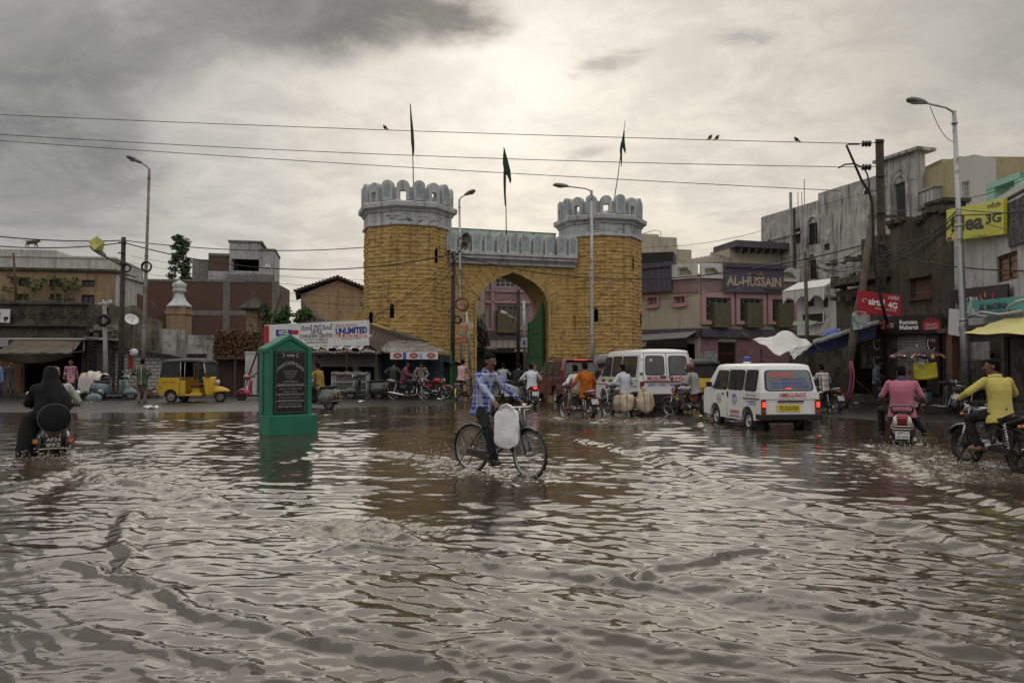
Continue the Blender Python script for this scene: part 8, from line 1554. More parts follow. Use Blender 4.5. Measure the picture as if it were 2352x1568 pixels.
for k in range(22):
    A = at(rr.uniform(1998, 2034), rr.uniform(520, 640), 30); B = at(*[(1852, rr.uniform(580, 640), 33), (2195, rr.uniform(485, 540), 24), (2052, rr.uniform(560, 690), 30.5), (1925, rr.uniform(590, 660), 34)][k % 4]); sg_ = rr.uniform(.15, .8)
    mb.tube([A+(B-A)*(i/14)-Z3*(sg_*4*(i/14)*(1-i/14)) for i in range(15)], rr.uniform(.008, .014), 4)
tag(mb.build('cable_tangle', cabm), 'tangle of thin slack cables fanning out from the square utility pole', 'cables', kind='stuff')
def bird(label, x, Y=30, t_=None):
    A, B = at(*T1[0]), at(*T1[1]); best = None
    for k in range(800):
        f = k/800; p = A+(B-A)*f-Z3*(.10*4*f*(1-f)); q = (p.x/(p.y*math.cos(PITCH)+(p.z-CH)*math.sin(PITCH)))*F+1176
        if best is None or abs(q-x) < best[0]: best = (abs(q-x), p)
    o = thing('bird', label, 'bird', best[1]+Z3*.014, random.choice((20, 160, 90)), 'birds on the wire'); mb = MB(); mb.ell((0, 0, .09), (.085, .055, .07), (V((.75, 0, .66)), Y3, V((-.66, 0, .75)))); mb.ell((.055, 0, .165), (.038, .034, .034)); mb.cap((.09, 0, .16), (.12, 0, .155), .010, .004, 6); mb.cap((-.06, 0, .05), (-.15, 0, -.03), .032, .018, 8); [mb.cap((.0, s_*.02, .04), (.01, s_*.02, .0), .008, .006, 6) for s_ in (-1, 1)]; mb.build('body', M('dark_feathers', (.03, .03, .035), .7), o, remesh=.008)
bird('lone dark bird on the topmost wire near the left flag', 885); bird('left bird of the close pair on the topmost wire', 1630); bird('right bird of the close pair on the topmost wire', 1648); bird('lone dark bird on the topmost wire near the insulators', 1830)
# satellite dish
c = at(302, 734, 38.5); r = thing('satellite_dish', 'small white satellite dish tilted on the mossy wall', 'satellite dish', c); mb = MB(); ax = V((.55, -.55, .55)).normalized(); mb.lathe((0, 0, 0), ax, [(0, -.06), (.15, -.045), (.27, .0), (.33, .035), (.325, .045), (.26, .012), (.14, -.03), (0, -.045)], 24); mb.build('dish', M('dish_white', (.60, .60, .60), .4), r); mb = MB(); mb.tube([ax*-.05, V((-.1, .2, -.2)), V((-.1, .2, -.5))], .02, 6); mb.tube([V((.0, 0, -.3)), ax*.32], .01, 5); mb.build('bracket', rust, r)
# helmet and red cloth on the dark left pole
c = at(308, 881/1.0884, 35.6); r = thing('helmet', 'shiny black helmet hanging on the dark left pole above the blue grey scooter', 'helmet', c); mb = MB(); mb.ell((0, 0, 0), (.19, .17, .18)); mb.build('shell', M('visor'), r); mb = MB(); mb.ell((-.06, -.06, .05), (.12, .12, .10)); mb.build('pale_visor', M('pale_visor', (.30, .33, .34), .2), r); mb = MB(); mb.tube([(-.3, .4, .3), (0, .05, .12), (-.6, .2, .0)], .035, 6); mb.build('hook_arm', bpole, r)
mb = MB(); c = at(299, 836, 35.8); mb.sheet(lambda u, v: c+V(((u-.5)*.26+.05*v, -.05*math.sin(u*9), .45-.75*v*(1-.15*math.sin(u*5)))), 10, 8); tag(mb.build('red_cloth', M('red_rag', (.25, .045, .03), .8), solid=.02), 'red rag hanging under the black helmet on the pole', 'cloth')
# ------------------------------------------------------------------ the green memorial in the water
mg = M('green_memorial_paint', (.020, .165, .095), .6, c2=(.016, .135, .078), sc=1.6, dirt=(.10, .24, .17), dsc=2.4, dlo=.62, dhi=.72, streak=((.012, .12, .07), .5), bump=.25, bsc=18)
m0 = gnd(650, 1002); mo = thing('memorial', 'green gabled memorial block with a black inscribed tablet standing in the flood', 'memorial', (0, 0, -.12), 40); mo.scale = (.91, .92, .98); mo.location = gnd(619, 1001)-Matrix.Rotation(R(36), 3, 'Z')@V((-.53*.91, -.44*.92, .12)); mo.rotation_euler.z = R(36)
W_, D2 = 1.06, .62; mb = MB(); mb.box((.06, -.07, .28), (1.20, .74, .56)); mb.build('plinth', mg, mo, bevel=.025)
mb = MB(); prof = [(-W_/2, .56), (W_/2, .56), (W_/2, 1.98), (0, 2.26), (-W_/2, 1.98)]; mb.prism([(x, .34, z) for x, z in prof], (0, -D2, 0)); mb.build('body', mg, mo, bevel=.015)
mb = MB(); fr_ = [(-W_/2-.03, 1.93), (0, 2.22), (W_/2+.03, 1.93), (W_/2+.03, 2.02), (0, 2.33), (-W_/2-.03, 2.02)]; mb.prism([(x, .36, z) for x, z in fr_], (0, -D2-.05, 0)); mb.box((-W_/2-.012, .05, 1.28), (.05, .12, 1.4)); [mb.box((s_*(W_/2-.05), -.30, 1.27), (.10, .08, 1.42)) for s_ in (-1, 1)]; mb.build('gable_moulding', mg, mo, bevel=.012)
mb = MB(); mb.box((.0, -.300, 1.27), (.76, .05, 1.38)); tb = mb.build('tablet', M('black_granite', (.012, .012, .013), .25), mo, bevel=.006)
mb = MB(); [mb.bar(a, c, .012, .012) for a, c in (((-.36, -.328, .61), (.36, -.328, .61)), ((-.36, -.328, 1.93), (.36, -.328, 1.93)), ((-.36, -.328, .61), (-.36, -.328, 1.93)), ((.36, -.328, .61), (.36, -.328, 1.93)))]; mb.build('border', M('worn_silver', (.10, .10, .10), .5), tb)
gi = M('silver_lettering', (.36, .35, .34), .6); t_ = lambda st, z, wd, ht, bo=.0, arc=0: text(tb, 'lettering', st, gi, (0, -.326, z), X3, Z3, wd, ht, bo, .003, arc)
t_('AIMIM', 1.862, .20, .060, .012); t_('OWAISI CHOWK ISLAND', 1.70, .66, .085, .01, .17)
for s_ in (-1, 1): mb = MB(); mb.tube([(s_*.19+s_*.035*math.cos(a), -.328, 1.862+.04*math.sin(a)) for a in [R(q) for q in range(60, 301, 20)]], [.003+.008*math.sin(i/12*3.14) for i in range(13)], 6); mb.build('crescent', gi, tb)
for st, z, wd, ht, bo in (('UNDER CORPORATION BUDGET', 1.515, .36, .030, .0), ('ON 20-11-2014', 1.455, .28, .032, .01), ('INAUGURATED', 1.395, .24, .028, .0), ('BY', 1.345, .05, .026, .0), ('NAQEEB-E-MILLATH', 1.288, .36, .028, .01), ('JANAB BARRISTER ASADUDDIN OWAISI SAHAB', 1.205, .66, .075, .012), ('HON\'BLE M.P. HYD. & PRESIDENT AIMIM', 1.128, .54, .028, .0), ('GUEST OF HONOUR', 1.065, .32, .030, .0),
    ('JANAB MOHD. MUMTAZ AHMED KHAN SAHAB', .99, .66, .052, .012), ('HON\'BLE M.L.A. YAKUTPURA CONSTITUENCY', .925, .54, .026, .0), ('JANAB AHMED BIN ABDULLAH BALALA SAHAB', .85, .66, .052, .012), ('HON\'BLE M.L.A. MALAKPET CONSTITUENCY', .79, .54, .026, .0), ('MOHD. MAJID HUSSAIN SAHAB', .725, .58, .05, .012)): t_(st, z+.012*(z < 1), wd, ht, bo)
# ------------------------------------------------------------------ traffic and people
WZ = -.08
def rear_at(x, y, rz, z=WZ, rx=-.62):     # where a two-wheeler stands when its rear wheel meets the water there
    g = gnd(x, y); d = Matrix.Rotation(R(rz), 3, 'Z')@V((rx, 0, 0)); return V((g.x-d.x, g.y-d.y, z))
def spot(x, Y, z=.03): q = at(x, 838, Y); return V((q.x, Y, z))
HB = lambda x=.25, y=.36, z=.985: [(x, y, z), (x, -y, z)]
FT = [(.02, .20, .285), (.02, -.20, .285)]; FT2 = [(-.42, .20, .42), (-.42, -.20, .42)]; FS = [(.10, .13, .27), (.10, -.13, .27)]
fb = lambda k, c, c2=None, pat=None, sc=5: fab(k, c, c2, pat, sc)
plaid = fb('blue_plaid_shirt', (.030, .055, .24), None, chain(lambda t, O, c: c, bands(2, .15, .0, .36, (.16, .20, .40), .10, .1, .04), bands(1, .13, .1, .42, (.33, .36, .48), .09, 0, .05), bands(0, .13, .1, .24, (.40, .42, .52), .08, .3, .05), bands(2, .15, .60, .66, (.55, .55, .60), .03, 0, .04)))
ambulance((6.33, 18.13, WZ), 98.5); minibus(spot(1533, 25.3, -.10), 102); suv(spot(1336, 31.2, -.08), 103)
auto_rickshaw('yellow auto rickshaw with a black canopy parked before the white gatehouse wall', spot(381, 31.6, .03), -3, M('auto_yellow', (.54, .33, .02), .45, coat=.3, dirt=(.22, .14, .04), dsc=2.5, dlo=.58, dhi=.7), 'auto rickshaws')
auto_rickshaw('half hidden auto rickshaw with a grey canopy ahead of the ambulance', spot(1626, 31.5, .0), 100, M('auto_yellow'), 'auto rickshaws'); auto_rickshaw('auto rickshaw wedged between the maroon car and the tall white van', spot(1402, 36, .0), 100, M('auto_yellow'), 'auto rickshaws')
# cyclist
BL = V((-.17, 11.18, -.05)); bicycle('black roadster bicycle with rod brakes ridden through the flood, the nearest one', BL, -43, 'bicycles', steer=-6)
person('cyclist in a blue and white plaid shirt with a bag on his handlebar', BL, -43, (-.34, 0, .98), 9, [(.24, .25, .985), (.20, -.26, .985)], [(-.24, .14, .42), (.01, -.155, .19)], plaid, blackcl, scale=.95, yaw=-6, nod=2, vox=.0105, collar=plaid, girth=1.05, curl=58)
c = BL+Matrix.Rotation(R(-43), 3, 'Z')@V((.34, -.22, .93)); r = thing('carrier_bag', 'creased white plastic carrier bag hanging from the bicycle handlebar', 'bag', c, -22); wb_ = M('white_plastic_bag', (.78, .77, .76), .45, c2=(.70, .66, .67), sc=4, bump=.5, bsc=9); mb = MB(); L = []
for z, w_, d, n_ in ((-.50, .06, .012, 0), (-.46, .165, .03, .012), (-.36, .185, .045, .016), (-.22, .18, .042, .018), (-.08, .175, .028, .014), (-.01, .165, .018, .012), (.04, .07, .014, .0)): L.append([V((w_*math.copysign(abs(math.cos(a))**.22, math.cos(a))+n_*math.sin(a*5+z*20), d*math.copysign(abs(math.sin(a))**.6, math.sin(a))+n_*math.sin(a*7+z*30), z+n_*math.sin(a*3))) for a in [6.2832*j/28 for j in range(28)]])
mb.loft(L, False); mb.add(L[0], [tuple(range(28))], True); o = mb.build('bag', wb_, r, sub=1); q = o.modifiers.new('creases', 'DISPLACE'); q.texture = foldt; q.strength = .03; q.texture_coords = 'LOCAL'; mb = MB(); [mb.tube([(-.10, s_*.03, .02), (-.05, s_*.02, .07), (0, 0, .09), (.05, s_*.02, .07), (.10, s_*.03, .02)], .012, 6) for s_ in (-1, 1)]; mb.build('handle', wb_, r)
# burqa scooter
L1 = rear_at(122, 1045, 120, -.20); scooter('dark old scooter with a black spare wheel cover and orange indicators carrying a veiled woman', L1, 120, paint('dark_grey_green', (.035, .04, .038)), 'scooters', lines=('AP24', '892'), pm=plateb, pim=M('grey_plate_letters', (.42, .42, .41), .6), spare=True)
person('scooter driver in a loose white and green shirt sitting in front of the veiled woman', L1, 120, (-.12, .0, .86), 6, [(.30, .36, .99), (.30, -.30, .99)], FS, fb('white_green_shirt', (.55, .55, .50), (.28, .33, .24), sc=3), greycl, hair=M('beige_cap', (.30, .17, .12), .8), girth=1.2, scale=1.04)
r = thing('person', 'woman in a black robe and long veil sitting sideways on the old scooter', 'person', L1, 120); mb = MB(); mb.ell((-.50, .06, 1.55), (.10, .085, .12)); mb.cap((-.5, .06, 1.50), (-.5, .06, 1.30), .05, .06); mb.cap((-.5, .06, 1.25), (-.5, .06, .95), .13, .14); mb.cap((-.42, .26, 1.28), (-.3, .36, 1.06), .05, .04); mb.cap((-.3, .36, 1.06), (-.08, .22, 1.02), .04, .03); hand(mb, V((-.08, .22, 1.02)), V((1, -.3, 0)), V((0, -1, 0)), 40, 1)
[mb.cap((-.44, .15+s_, .92), (-.36, .36, .86), .07, .05) for s_ in (0, .04)]; [mb.cap((-.38+s_, .36, .86), (-.40+s_, .37, .32), .05, .035) for s_ in (-.05, .05)]; mb.build('body', skin, r, remesh=.014)
bv = fb('black_robe', (.011, .011, .012), (.017, .017, .018)); mb = MB(); el = lambda c, a, b, n_=20: [V((c[0]+a*math.cos(6.2832*j/n_), c[1]+b*math.sin(6.2832*j/n_), c[2]+.012*math.sin(j*2.5))) for j in range(n_)]
mb.loft([el((-.50, .05, .80), .24, .26), el((-.50, .05, .95), .24, .25), el((-.50, .06, 1.12), .19, .22), el((-.49, .06, 1.28), .18, .25), el((-.49, .06, 1.37), .13, .19), el((-.49, .06, 1.44), .08, .09)]); mb.loft([el((-.48, .08, .95), .22, .22), el((-.42, .25, .88), .20, .19), el((-.40, .34, .68), .18, .16), el((-.42, .37, .42), .19, .16), el((-.44, .38, .22), .20, .17), el((-.44, .38, .16), .18, .15)])
mb.cap((-.46, .27, 1.30), (-.33, .38, 1.06), .085, .075); mb.cap((-.33, .38, 1.06), (-.12, .24, 1.02), .07, .06); mb.build('robe', bv, r, remesh=.016, smooth=4)
mb = MB(); mb.loft([[V((-.51+(.11 if math.cos(a) > 0 else .13+s2)*k*math.cos(a), .05+w_*math.sin(a)*k-o, z+.012*math.sin(a*9))) for a in [6.2832*j/24 for j in range(24)]] for z, w_, k, s2, o in ((1.685, .03, .6, 0, 0), (1.66, .09, .9, 0, 0), (1.58, .115, 1, .0, 0), (1.46, .125, 1, .02, 0), (1.36, .17, 1, .05, .02), (1.20, .22, 1.0, .09, .06), (1.02, .21, 1.0, .12, .12), (.93, .14, .9, .14, .17))]); mb.build('veil', bv, r, remesh=.014, smooth=2)
# red scooter with the man in pink
L2 = rear_at(2073, 1022, 64, -.19); scooter('red modern scooter with a grey grab rail ridden away through the flood', L2, 64, paint('red_scooter_paint', (.22, .010, .016)), 'scooters', 'new', ('AP11', 'AF 6543'))
person('driver in a grey shirt hidden in front of the man in the pink polo', L2, 64, (-.08, .0, .86), 12, HB(.28, .40), FS, greyshirt := fb('grey_shirt', (.22, .22, .23), (.17, .17, .18)), greycl)
pinkc = fb('pink_polo', (.44, .15, .21), (.39, .13, .18)); person('broad man in a pink polo shirt with a navy collar riding the red scooter', L2, 64, (-.47, 0, .885), 2, [(-.20, .31, .84), (-.20, -.31, .84)], [(-.05, .36, .33), (-.02, -.38, .33)], pinkc, blackcl, sleeve=.42, girth=1.28, scale=1.02, collar=fb('navy_collar', (.03, .035, .12)), nod=6, hem=.03, curl=20, kn=(.6, .6), vox=.012)
# black motorcycle with the man in yellow
L3 = V((7.12, 11.85, -.05)); motorcycle('black motorcycle with cast wheels at the right edge, ridden by the yellow shirted man', L3, 91, blackp, 'motorcycles', ('AP 1', 'AV 28'), steer=16, rack=False, wheelcol=M('black_wheel', (.02, .02, .02), .4, dirt=(.07, .06, .05)))
ylw = fb('yellow_shirt', (.52, .44, .125), (.46, .385, .10)); person('young man in a loose yellow shirt turning his head left on the black motorcycle', L3, 91, (-.20, 0, .87), 8, [(.20, .43, 1.0), (.30, -.36, .99)], FT, ylw, blackcl, yaw=62, collar=ylw, hem=.02, girth=1.06, vox=.0105, shoe=M('tan_sandal', (.20, .11, .05), .6), elbow=(-.3, .8, -.4))
# two men, orange and white
L4 = rear_at(1352, 960, 118, -.12); motorcycle('dark motorcycle carrying the man in orange and the man in white', L4, 118, paint('dark_blue_paint', (.015, .018, .03)), 'motorcycles', ('AP12', 'F 9320'), spokes='wire')
wsh = fb('white_shirt', (.60, .60, .62), (.52, .53, .56)); person('driver in a white kurta in front of the man in the orange shirt', L4, 118, (-.06, .0, .86), 10, HB(), FT, wsh, jean, barefoot=True, rollL=.55); person('pillion rider in a rust orange shirt and rolled khaki trousers', L4, 118, (-.46, -.03, .90), 3, [(-.12, .30, .92), (-.14, -.30, .92)], [(-.05, .34, .34), (-.05, -.30, .36)], org := fb('orange_shirt', (.42, .115, .015), (.36, .095, .012)), khaki, barefoot=True, rollL=.5, girth=1.1, hem=.06, scale=1.03, collar=org)
# white shirt, lit tail lamp
L5 = rear_at(1226, 936, 99, -.1); motorcycle('motorcycle with a glowing red tail lamp ahead of the bicycle', L5, 99, blackp, 'motorcycles', ('TS 12', 'EA 7746'), lit=True); person('rider in a white shirt with bent elbows on the motorcycle with the lit lamp', L5, 99, (-.24, 0, .87), 10, HB(.24, .40), FT, wsh, greycl, collar=wsh, girth=1.08)
L6 = spot(1192, 32.0, -.06); scooter('white scooter with a chrome guard beside the green gate door', L6, 62, paint('white_scooter_paint', (.55, .54, .52)), 'scooters', 'new', ('AP 9', 'K 118'), steer=-8); person('man all in black on the white scooter near the arch', L6, 62, (-.22, 0, .87), 16, HB(.28, .38), FS, blackcl, blackcl)
L7 = spot(1155, 35.5, -.05); scooter('pale scooter with a lit tail lamp entering the arch', L7, 94, paint('white_scooter_paint'), 'scooters', 'new', ('AP 11', 'N 36'), lit=True); person('man in a light grey shirt riding into the arch', L7, 94, (-.25, 0, .87), 14, HB(.28, .40), FS, fb('light_grey_shirt', (.36, .36, .38), (.30, .30, .32)), greycl)
# sacks on a moped
L8 = rear_at(1462, 956, 124, -.13); motorcycle('small motorcycle loaded with two bulging sacks before the tall white van', L8, 124, blackp, 'motorcycles', ('AP 28', 'M 51'), spokes='wire'); person('rider in a pale bluish shirt with sacks tied behind him', L8, 124, (-.12, 0, .87), 6, HB(.24, .38), FT, fb('pale_blue_shirt', (.50, .52, .58), (.44, .46, .53)), greycl, yaw=14, collar=wsh, girth=1.08, shoe=M('red_shoe', (.20, .03, .03), .6))
lumpt = bpy.data.textures.new('lumps', 'CLOUDS'); lumpt.noise_scale = .22; sackm = M('woven_sack', (.44, .37, .27), .85, pat=bands(3, .30, .40, .52, (.20, .065, .04), .02), bump=.6, bsc=20)
for lab, off, dm_, rz in (('boxy woven sack with brown stripes slung on the left of the loaded motorcycle', (-.46, .36, .52), (.34, .19, .25), 0), ('slumped woven sack with brown stripes at the back of the loaded motorcycle', (-.88, -.10, .58), (.19, .28, .29), 18)):
    c = L8+Matrix.Rotation(R(124), 3, 'Z')@V(off); r = thing('sack', lab, 'sack', c, 124+rz, 'woven sacks'); mb = MB(); mb.loft([[V((dm_[0]*k*math.copysign(abs(math.cos(a))**.55, math.cos(a))+.03*math.sin(a*3+z*4)+.012*math.sin(a*7+z*9), dm_[1]*k*math.copysign(abs(math.sin(a))**.6, math.sin(a)), dm_[2]*z+.03*math.sin(a*2+1)+.06*math.cos(a)*(rz/18-.4))) for a in [6.2832*j/24 for j in range(24)]] for z, k in ((-1, .7), (-.92, .95), (-.5, 1.06), (0, 1.04), (.5, .98), (.85, .86), (1, .55))]); o = mb.build('sack', sackm, r, sub=1); q = o.modifiers.new('lumps', 'DISPLACE'); q.texture = lumpt; q.strength = .16; q.texture_coords = 'LOCAL'; mb = MB(); mb.cap((0, 0, dm_[2]*.95), (.03, .05, dm_[2]*1.22), .06, .08); mb.build('tied_mouth', sackm, r)
# helmet rider
L9 = V((5.32, 23.9, -.1)); motorcycle('maroon motorcycle half hidden by the nose of the ambulance', L9, 140, paint('maroon_bike_paint', (.13, .012, .018)), 'motorcycles', ('AP 13', 'Q 880')); person('rider in a dark helmet and striped grey shirt beside the ambulance', L9, 140, (-.18, 0, .87), 10, HB(), FT, fb('striped_shirt', (.36, .35, .33), None, bands(3, .05, .0, .4, (.16, .15, .14), .1)), greycl, hair='helmet', girth=1.12)
# plaid rider on the right, parked scooter
L10 = rear_at(1915, 950, 108, -.11); motorcycle('dark motorcycle with a white plate passing the wooden strut', L10, 108, blackp, 'motorcycles', ('AP 28', 'DR 871')); person('rider in a cream shirt with red and black checks near the wooden strut', L10, 108, (-.2, 0, .87), 8, HB(), FT, fb('check_shirt', (.55, .52, .47), None, chain(lambda t, O, c: c, bands(1, .13, .0, .16, (.05, .04, .06), .03), bands(1, .13, .5, .60, (.35, .05, .05), .03), bands(2, .16, .0, .14, (.07, .06, .08), .03))), jean)
scooter('grey blue modern scooter parked under the black umbrella', spot(2150, 23.8, .0), -28, paint('grey_blue_paint', (.06, .075, .10)), 'scooters', 'new', ('AP 10', 'B 44'), steer=-10)
# left kerb
LA = spot(939, 33.2, .0); motorcycle('black motorcycle with silver exhaust ridden along the kerb before the tin kiosk', LA, -2, blackp, 'motorcycles', ('AP 11', 'T 90'), steer=-12); person('rider in a dull maroon shirt passing the tin kiosk', LA, -2, (-.22, 0, .87), 8, HB(.28, .36), FT, fb('dull_maroon_shirt', (.17, .06, .075), (.13, .045, .06)), blackcl, yaw=8)
motorcycle('red motorcycle parked by the green tin booth', spot(1001, 34.2, .02), -38, paint('red_bike_paint', (.30, .015, .03)), 'motorcycles', ('AP 12', 'H 7'), steer=25, tiltx=6)
scooter('dark green old scooter parked in front of the poultry cage', spot(838, 34.0, .03), 176, paint('dark_green_scooter', (.022, .032, .026)), 'scooters', steer=14)
LM = rear_at(756, 939, 150, -.05); scooter('grey old scooter with a rounded tail emerging behind the green memorial', LM, 152, paint('grey_scooter', (.075, .078, .075)), 'scooters', plate=False); person('rider in a mustard shirt half hidden behind the green memorial', LM, 152, (-.2, 0, .86), 10, HB(.28, .36), FS, fb('mustard_shirt', (.30, .20, .035), (.25, .165, .03)), jean, yaw=10)
scooter('blue grey old scooter without its side cowl parked before the whitewashed wall', spot(266, 33.2, .02), 4, paint('blue_grey_scooter', (.10, .145, .155)), 'scooters', cowl=False, steer=10)
mb = MB(); mb.ell((0, 0, .12), (.34, .10, .22)); mb.box((.05, -.08, .1), (.22, .08, .2)); o = mb.build('scooter_cowl', paint('blue_grey_scooter')); o.location = spot(217, 32.0, .03); tag(o, 'blue grey scooter side cowl lying on the ground', 'scooter cowl')
LC = spot(208, 33.8, .02); scooter('black scooter parked under a patterned cloth cover', LC, 160, blackp, 'scooters', 'new'); mb = MB(); mb.sheet(lambda u, v: V((-.85+1.25*u, (.30+.05*math.sin(u*17))*(1 if v > .5 else -1)*min(1, abs(v-.5)*5), 1.22-.28*abs(u-.55)-max(0, abs(v-.5)-.12)*2.3+.03*math.sin(u*21+v*13))), 30, 24)
o = mb.build('cloth_cover', M('patterned_cloth', (.55, .53, .48), .8, streak=((.40, .28, .08), .5), dirt=(.36, .05, .03), dsc=3.2, dlo=.56, dhi=.60, bump=.3), solid=.01); o.location = LC; o.rotation_euler.z = R(160); tag(o, 'white, red and yellow patterned cloth thrown over the parked black scooter', 'cover')
mb = MB(); rr = random.Random(19)
for k in range(90): p = spot(rr.uniform(228, 372), 34.6+rr.uniform(-.3, .6), .04+rr.uniform(0, .55)**1.4); d = V((rr.gauss(0, 1), rr.gauss(0, .6), rr.gauss(0, .25))).normalized()*rr.uniform(.15, .4); mb.cyl(p-d, p+d, rr.uniform(.02, .05), n=6)
tag(mb.build('scrap_wood', M('brown_scrap', (.12, .06, .03), .85, c2=(.05, .03, .02), sc=5)), 'low heap of brown scrap wood behind the blue grey scooter', 'scrap wood', kind='stuff')
scooter('pink scooter nose peeping out behind the left of the green memorial', spot(592, 33.0, .02), 190, paint('pink_scooter', (.42, .03, .08)), 'scooters', 'new', steer=-20)
bicycle('bicycle with a yellow fender tip ridden along before the leaning poles', V((at(1067, 838, 34.4).x, 34.4, -.03)), 68, 'bicycles', blackp, 0, True, 24, True); person('cyclist in a pale pink checked shirt seen from behind by the arch', V((at(1067, 838, 34.4).x, 34.4, -.03)), 68, (-.34, 0, 1.0), 12, [(.22, .26, .98), (.22, -.26, .98)], [(-.24, .14, .42), (.01, -.155, .19)], fb('pink_check_shirt', (.52, .33, .35), None, bands(1, .06, 0, .35, (.40, .22, .25), .08)), khaki)
fl = fb('floral_shirt', (.52, .34, .38), None, lambda t, O, c: t.mix(t.ss(t.noise(O, 22, 3, .6), .46, .54), c, (.22, .04, .07)))
person('man in a pink floral shirt standing hands on hips by the old shop', spot(163, 32.3, .04), -62, (0, 0, .90), 0, [(.06, .24, .95), (.06, -.24, .95)], [(0, .11, 0), (.06, -.12, 0)], fl, blackcl, elbow=(-.5, 0, -.1), yaw=-12, sleeve=.8, curl=30, hem=.03)
person('man in a green yellow-striped vest seen from behind by the rusty lamp', spot(326, 30.3, .03), 96, (0, 0, .92), 0, [(.16, .16, 1.0), (.16, -.16, 1.0)], [(0, .09, 0), (.02, -.09, 0)], fb('striped_vest', (.085, .09, .065), None, chain(lambda t, O, c: c, bands(1, .20, .0, .10, (.45, .42, .28), .02, .2), bands(1, .20, .5, .72, (.035, .05, .04), .03))), fb('grey_brown_trousers', (.16, .135, .11), (.13, .11, .09)), elbow=(-.3, .6, -.6), hem=.05, nod=8, girth=1.08)
person('man in dark clothes standing in the shade at the left edge', spot(19, 33.5, .03), -20, (0, 0, .90), 4, [], [(0, .1, 0), (.1, -.1, 0)], greycl, greycl, nod=10); person('man in a light blue shirt cut by the left edge of the street', spot(-9, 32.0, .03), -10, (0, 0, .90), 4, [], [(0, .1, 0), (.1, -.1, 0)], fb('light_blue_shirt', (.25, .36, .60), (.20, .30, .52)), jean)
person('man in a dark green shirt standing with his back turned before the tin kiosk', spot(903, 35.0, .03), 80, (0, 0, .88), 6, [(.1, .16, 1.0), (.2, -.30, 1.1)], [(0, .1, 0), (.05, -.1, 0)], fb('dark_green_shirt', (.045, .065, .045), (.035, .05, .035)), blackcl, nod=20); person('man in a beige checked shirt bending forward behind the red motorcycle', spot(967, 35.0, .03), -80, (0, 0, .88), 14, [(.25, .18, .85), (.25, -.18, .85)], [(0, .1, 0), (.05, -.1, 0)], fb('beige_check_shirt', (.34, .30, .25), (.20, .17, .15), sc=12), greycl, nod=25)
person('young man in a blue checked shirt standing at the shop under the black banner', spot(2013, 29.6, .05), -35, (0, 0, .90), 2, [(.24, .14, 1.0), (.24, -.16, 1.0)], [(0, .1, 0), (.05, -.1, 0)], fb('blue_check_shirt', (.42, .44, .52), None, chain(lambda t, O, c: c, bands(1, .05, 0, .4, (.12, .15, .24), .1), bands(2, .05, 0, .4, (.14, .17, .26), .1))), jean, nod=18, sleeve=.75)
person('man in dark grey standing with raised arms at the open dark shop', spot(2322, 23.6, .03), 75, (0, 0, .92), 0, [(.22, .12, 1.75), (.18, -.16, 1.72)], [(0, .1, 0), (.04, -.1, 0)], fb('slate_shirt', (.07, .08, .09), (.05, .058, .068)), greycl, elbow=(.6, .5, -.3), sleeve=.75)
motorcycle('black motorcycle parked by the open dark shop behind the yellow shirted rider', spot(2262, 22.6, .02), 10, blackp, 'motorcycles', ('AP 9', 'C 2'), steer=-15)
# covered cart by the right tower
c = spot(1398, 37.5, .03); r = thing('water_cart', 'dark rounded tank cart with a pipe rail by the right gate tower', 'cart', c, 8); mb = MB(); mb.lathe((-.9, 0, 1.35), X3, [(0, 0), (.5, .02), (.62, .15), (.62, 1.5), (.5, 1.63), (0, 1.65)], 22); mb.build('tank', M('black_tank', (.02, .02, .02), .5, c2=(.22, .20, .16), sc=1.2), r); mb = MB(); mb.tube([(-.6, -.6, 1.9), (.9, -.6, 2.0), (1.6, -.6, 2.02), (1.65, -.6, 1.2)], .04, 7); mb.box((.6, -.3, 2.0), (.7, .4, .12)); mb.build('rail', M('grey_tube'), r); mb = MB(); mb.box((0, 0, .65), (2.4, 1.1, .2)); mb.build('chassis', blackr, r); [wheel(r, (x, y, .33), .33, .07, 5, 'disc', alu, 0, .16, .06) for x in (-.7, .7) for y in (-.5, .5)]
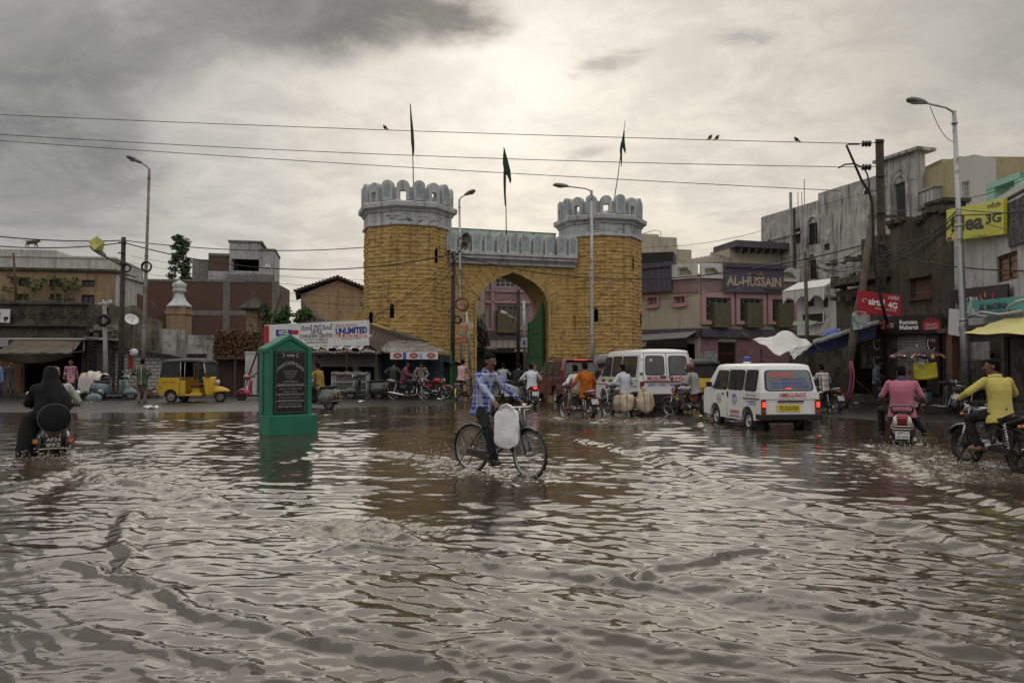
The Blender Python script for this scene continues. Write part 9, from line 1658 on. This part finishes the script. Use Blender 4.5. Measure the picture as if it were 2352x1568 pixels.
# litter and flung water
rr = random.Random(23)
for i, (x, y, wd, m_, lab) in enumerate(((346, 941, .42, (.6, .6, .6), 'crumpled white plastic bag lying on the wet kerb by the vest wearer'), (310, 968/1.0884+30, .16, (.5, .42, .12), 'flat yellow wrapper on the wet kerb'), (60, 925, .2, (.5, .5, .5), 'pale paper scrap on the kerb behind the veiled woman'), (205, 929, .18, (.5, .42, .36), 'beige paper scrap on the kerb right of the veiled woman'), (1966, 931, .22, (.55, .55, .55), 'torn white paper on the wet road below the coloured strips'), (830, 927, .3, (.6, .6, .58), 'white plastic litter between the two old scooters'), (1010, 922, .35, (.6, .6, .58), 'scattered white litter under the red motorcycle'), (445, 927, .2, (.35, .45, .2), 'green wrapper under the yellow auto rickshaw'), (1705*.5+1176-400+20, 926, .15, (.5, .5, .48), 'small pale wrapper on the kerb by the kiosk'))):
    g = gnd(x, y); o = MB(); o.sheet(lambda u, v: V(((u-.5)*wd*(1+.3*math.sin(v*7+i)), (v-.5)*wd*.6, .02+.05*wd*(1+math.sin(u*9+i))*(1+math.cos(v*8)))), 10, 8); o = o.build('litter', M('litter_%d' % i, m_, .6), solid=.004); o.location = (g.x, g.y, max(0, float(np.interp(g.y-float(shore(g.x)), [-3, 0, 2], [0, 0, .056])))+.01); o.rotation_euler.z = rr.uniform(0, 3); tag(o, lab, 'litter', 'litter on the kerb')
dropm = M('muddy_spray', (.40, .36, .30), .15, spec=.6)
def splash(label, x, y, n, rx, ry, h, seed):
    g = gnd(x, y); rnd = random.Random(seed); mb = MB()
    for k in range(n):
        a, b, c = rnd.gauss(0, rx*.5), rnd.gauss(0, ry*.5), abs(rnd.gauss(0, h*.5)); s_ = rnd.uniform(.003, .009); mb.ell((a, b, c), (s_, s_, s_*rnd.uniform(1, 2.2)), None, 6, 4)
    o = mb.build('splash', dropm); o.location = (g.x, g.y, .01); tag(o, label, 'splash', kind='stuff')
splash('muddy droplets thrown up behind the rear wheel of the nearest bicycle', 1035, 1064, 230, .5, .3, .34, 1); splash('droplets round the front wheel of the nearest bicycle', 1240, 1094, 160, .5, .25, .10, 2); splash('spray at the wheels of the motorcycle with two men', 1335, 958, 300, 1.1, .5, .28, 3); splash('spray behind the red scooter', 2080, 1034, 280, .7, .4, .16, 4); splash('spray round the black motorcycle at the right edge', 2240, 1076, 220, .9, .4, .14, 5); splash('spray behind the old scooter with the veiled woman', 130, 1054, 260, .7, .35, .16, 6); splash('spray round the passing motorcycle by the wooden strut', 1905, 950, 120, .6, .4, .22, 7)
# ------------------------------------------------------------------ every thing's empty stands at the foot of its parts
bpy.context.view_layer.update()
for o in [q for q in bpy.data.objects if q.type == 'EMPTY' and q.parent is None and q.children and q.location.length < 1e-6]:
    lo, hi = V((1e9,)*3), V((-1e9,)*3)
    for ch in o.children_recursive:
        if ch.type == 'MESH':
            for q in ch.bound_box:
                for i in range(3): lo[i] = min(lo[i], q[i]); hi[i] = max(hi[i], q[i])
    b_ = V(((lo.x+hi.x)/2, (lo.y+hi.y)/2, lo.z)); o.location = b_
    for ch in o.children: ch.matrix_parent_inverse = Matrix.Translation(-b_)
for o in bpy.data.objects:
    if o.parent is None and o.get('label') == 'dark hanging thicket of old cables and twigs left inside the arch': o['category'] = 'cables'
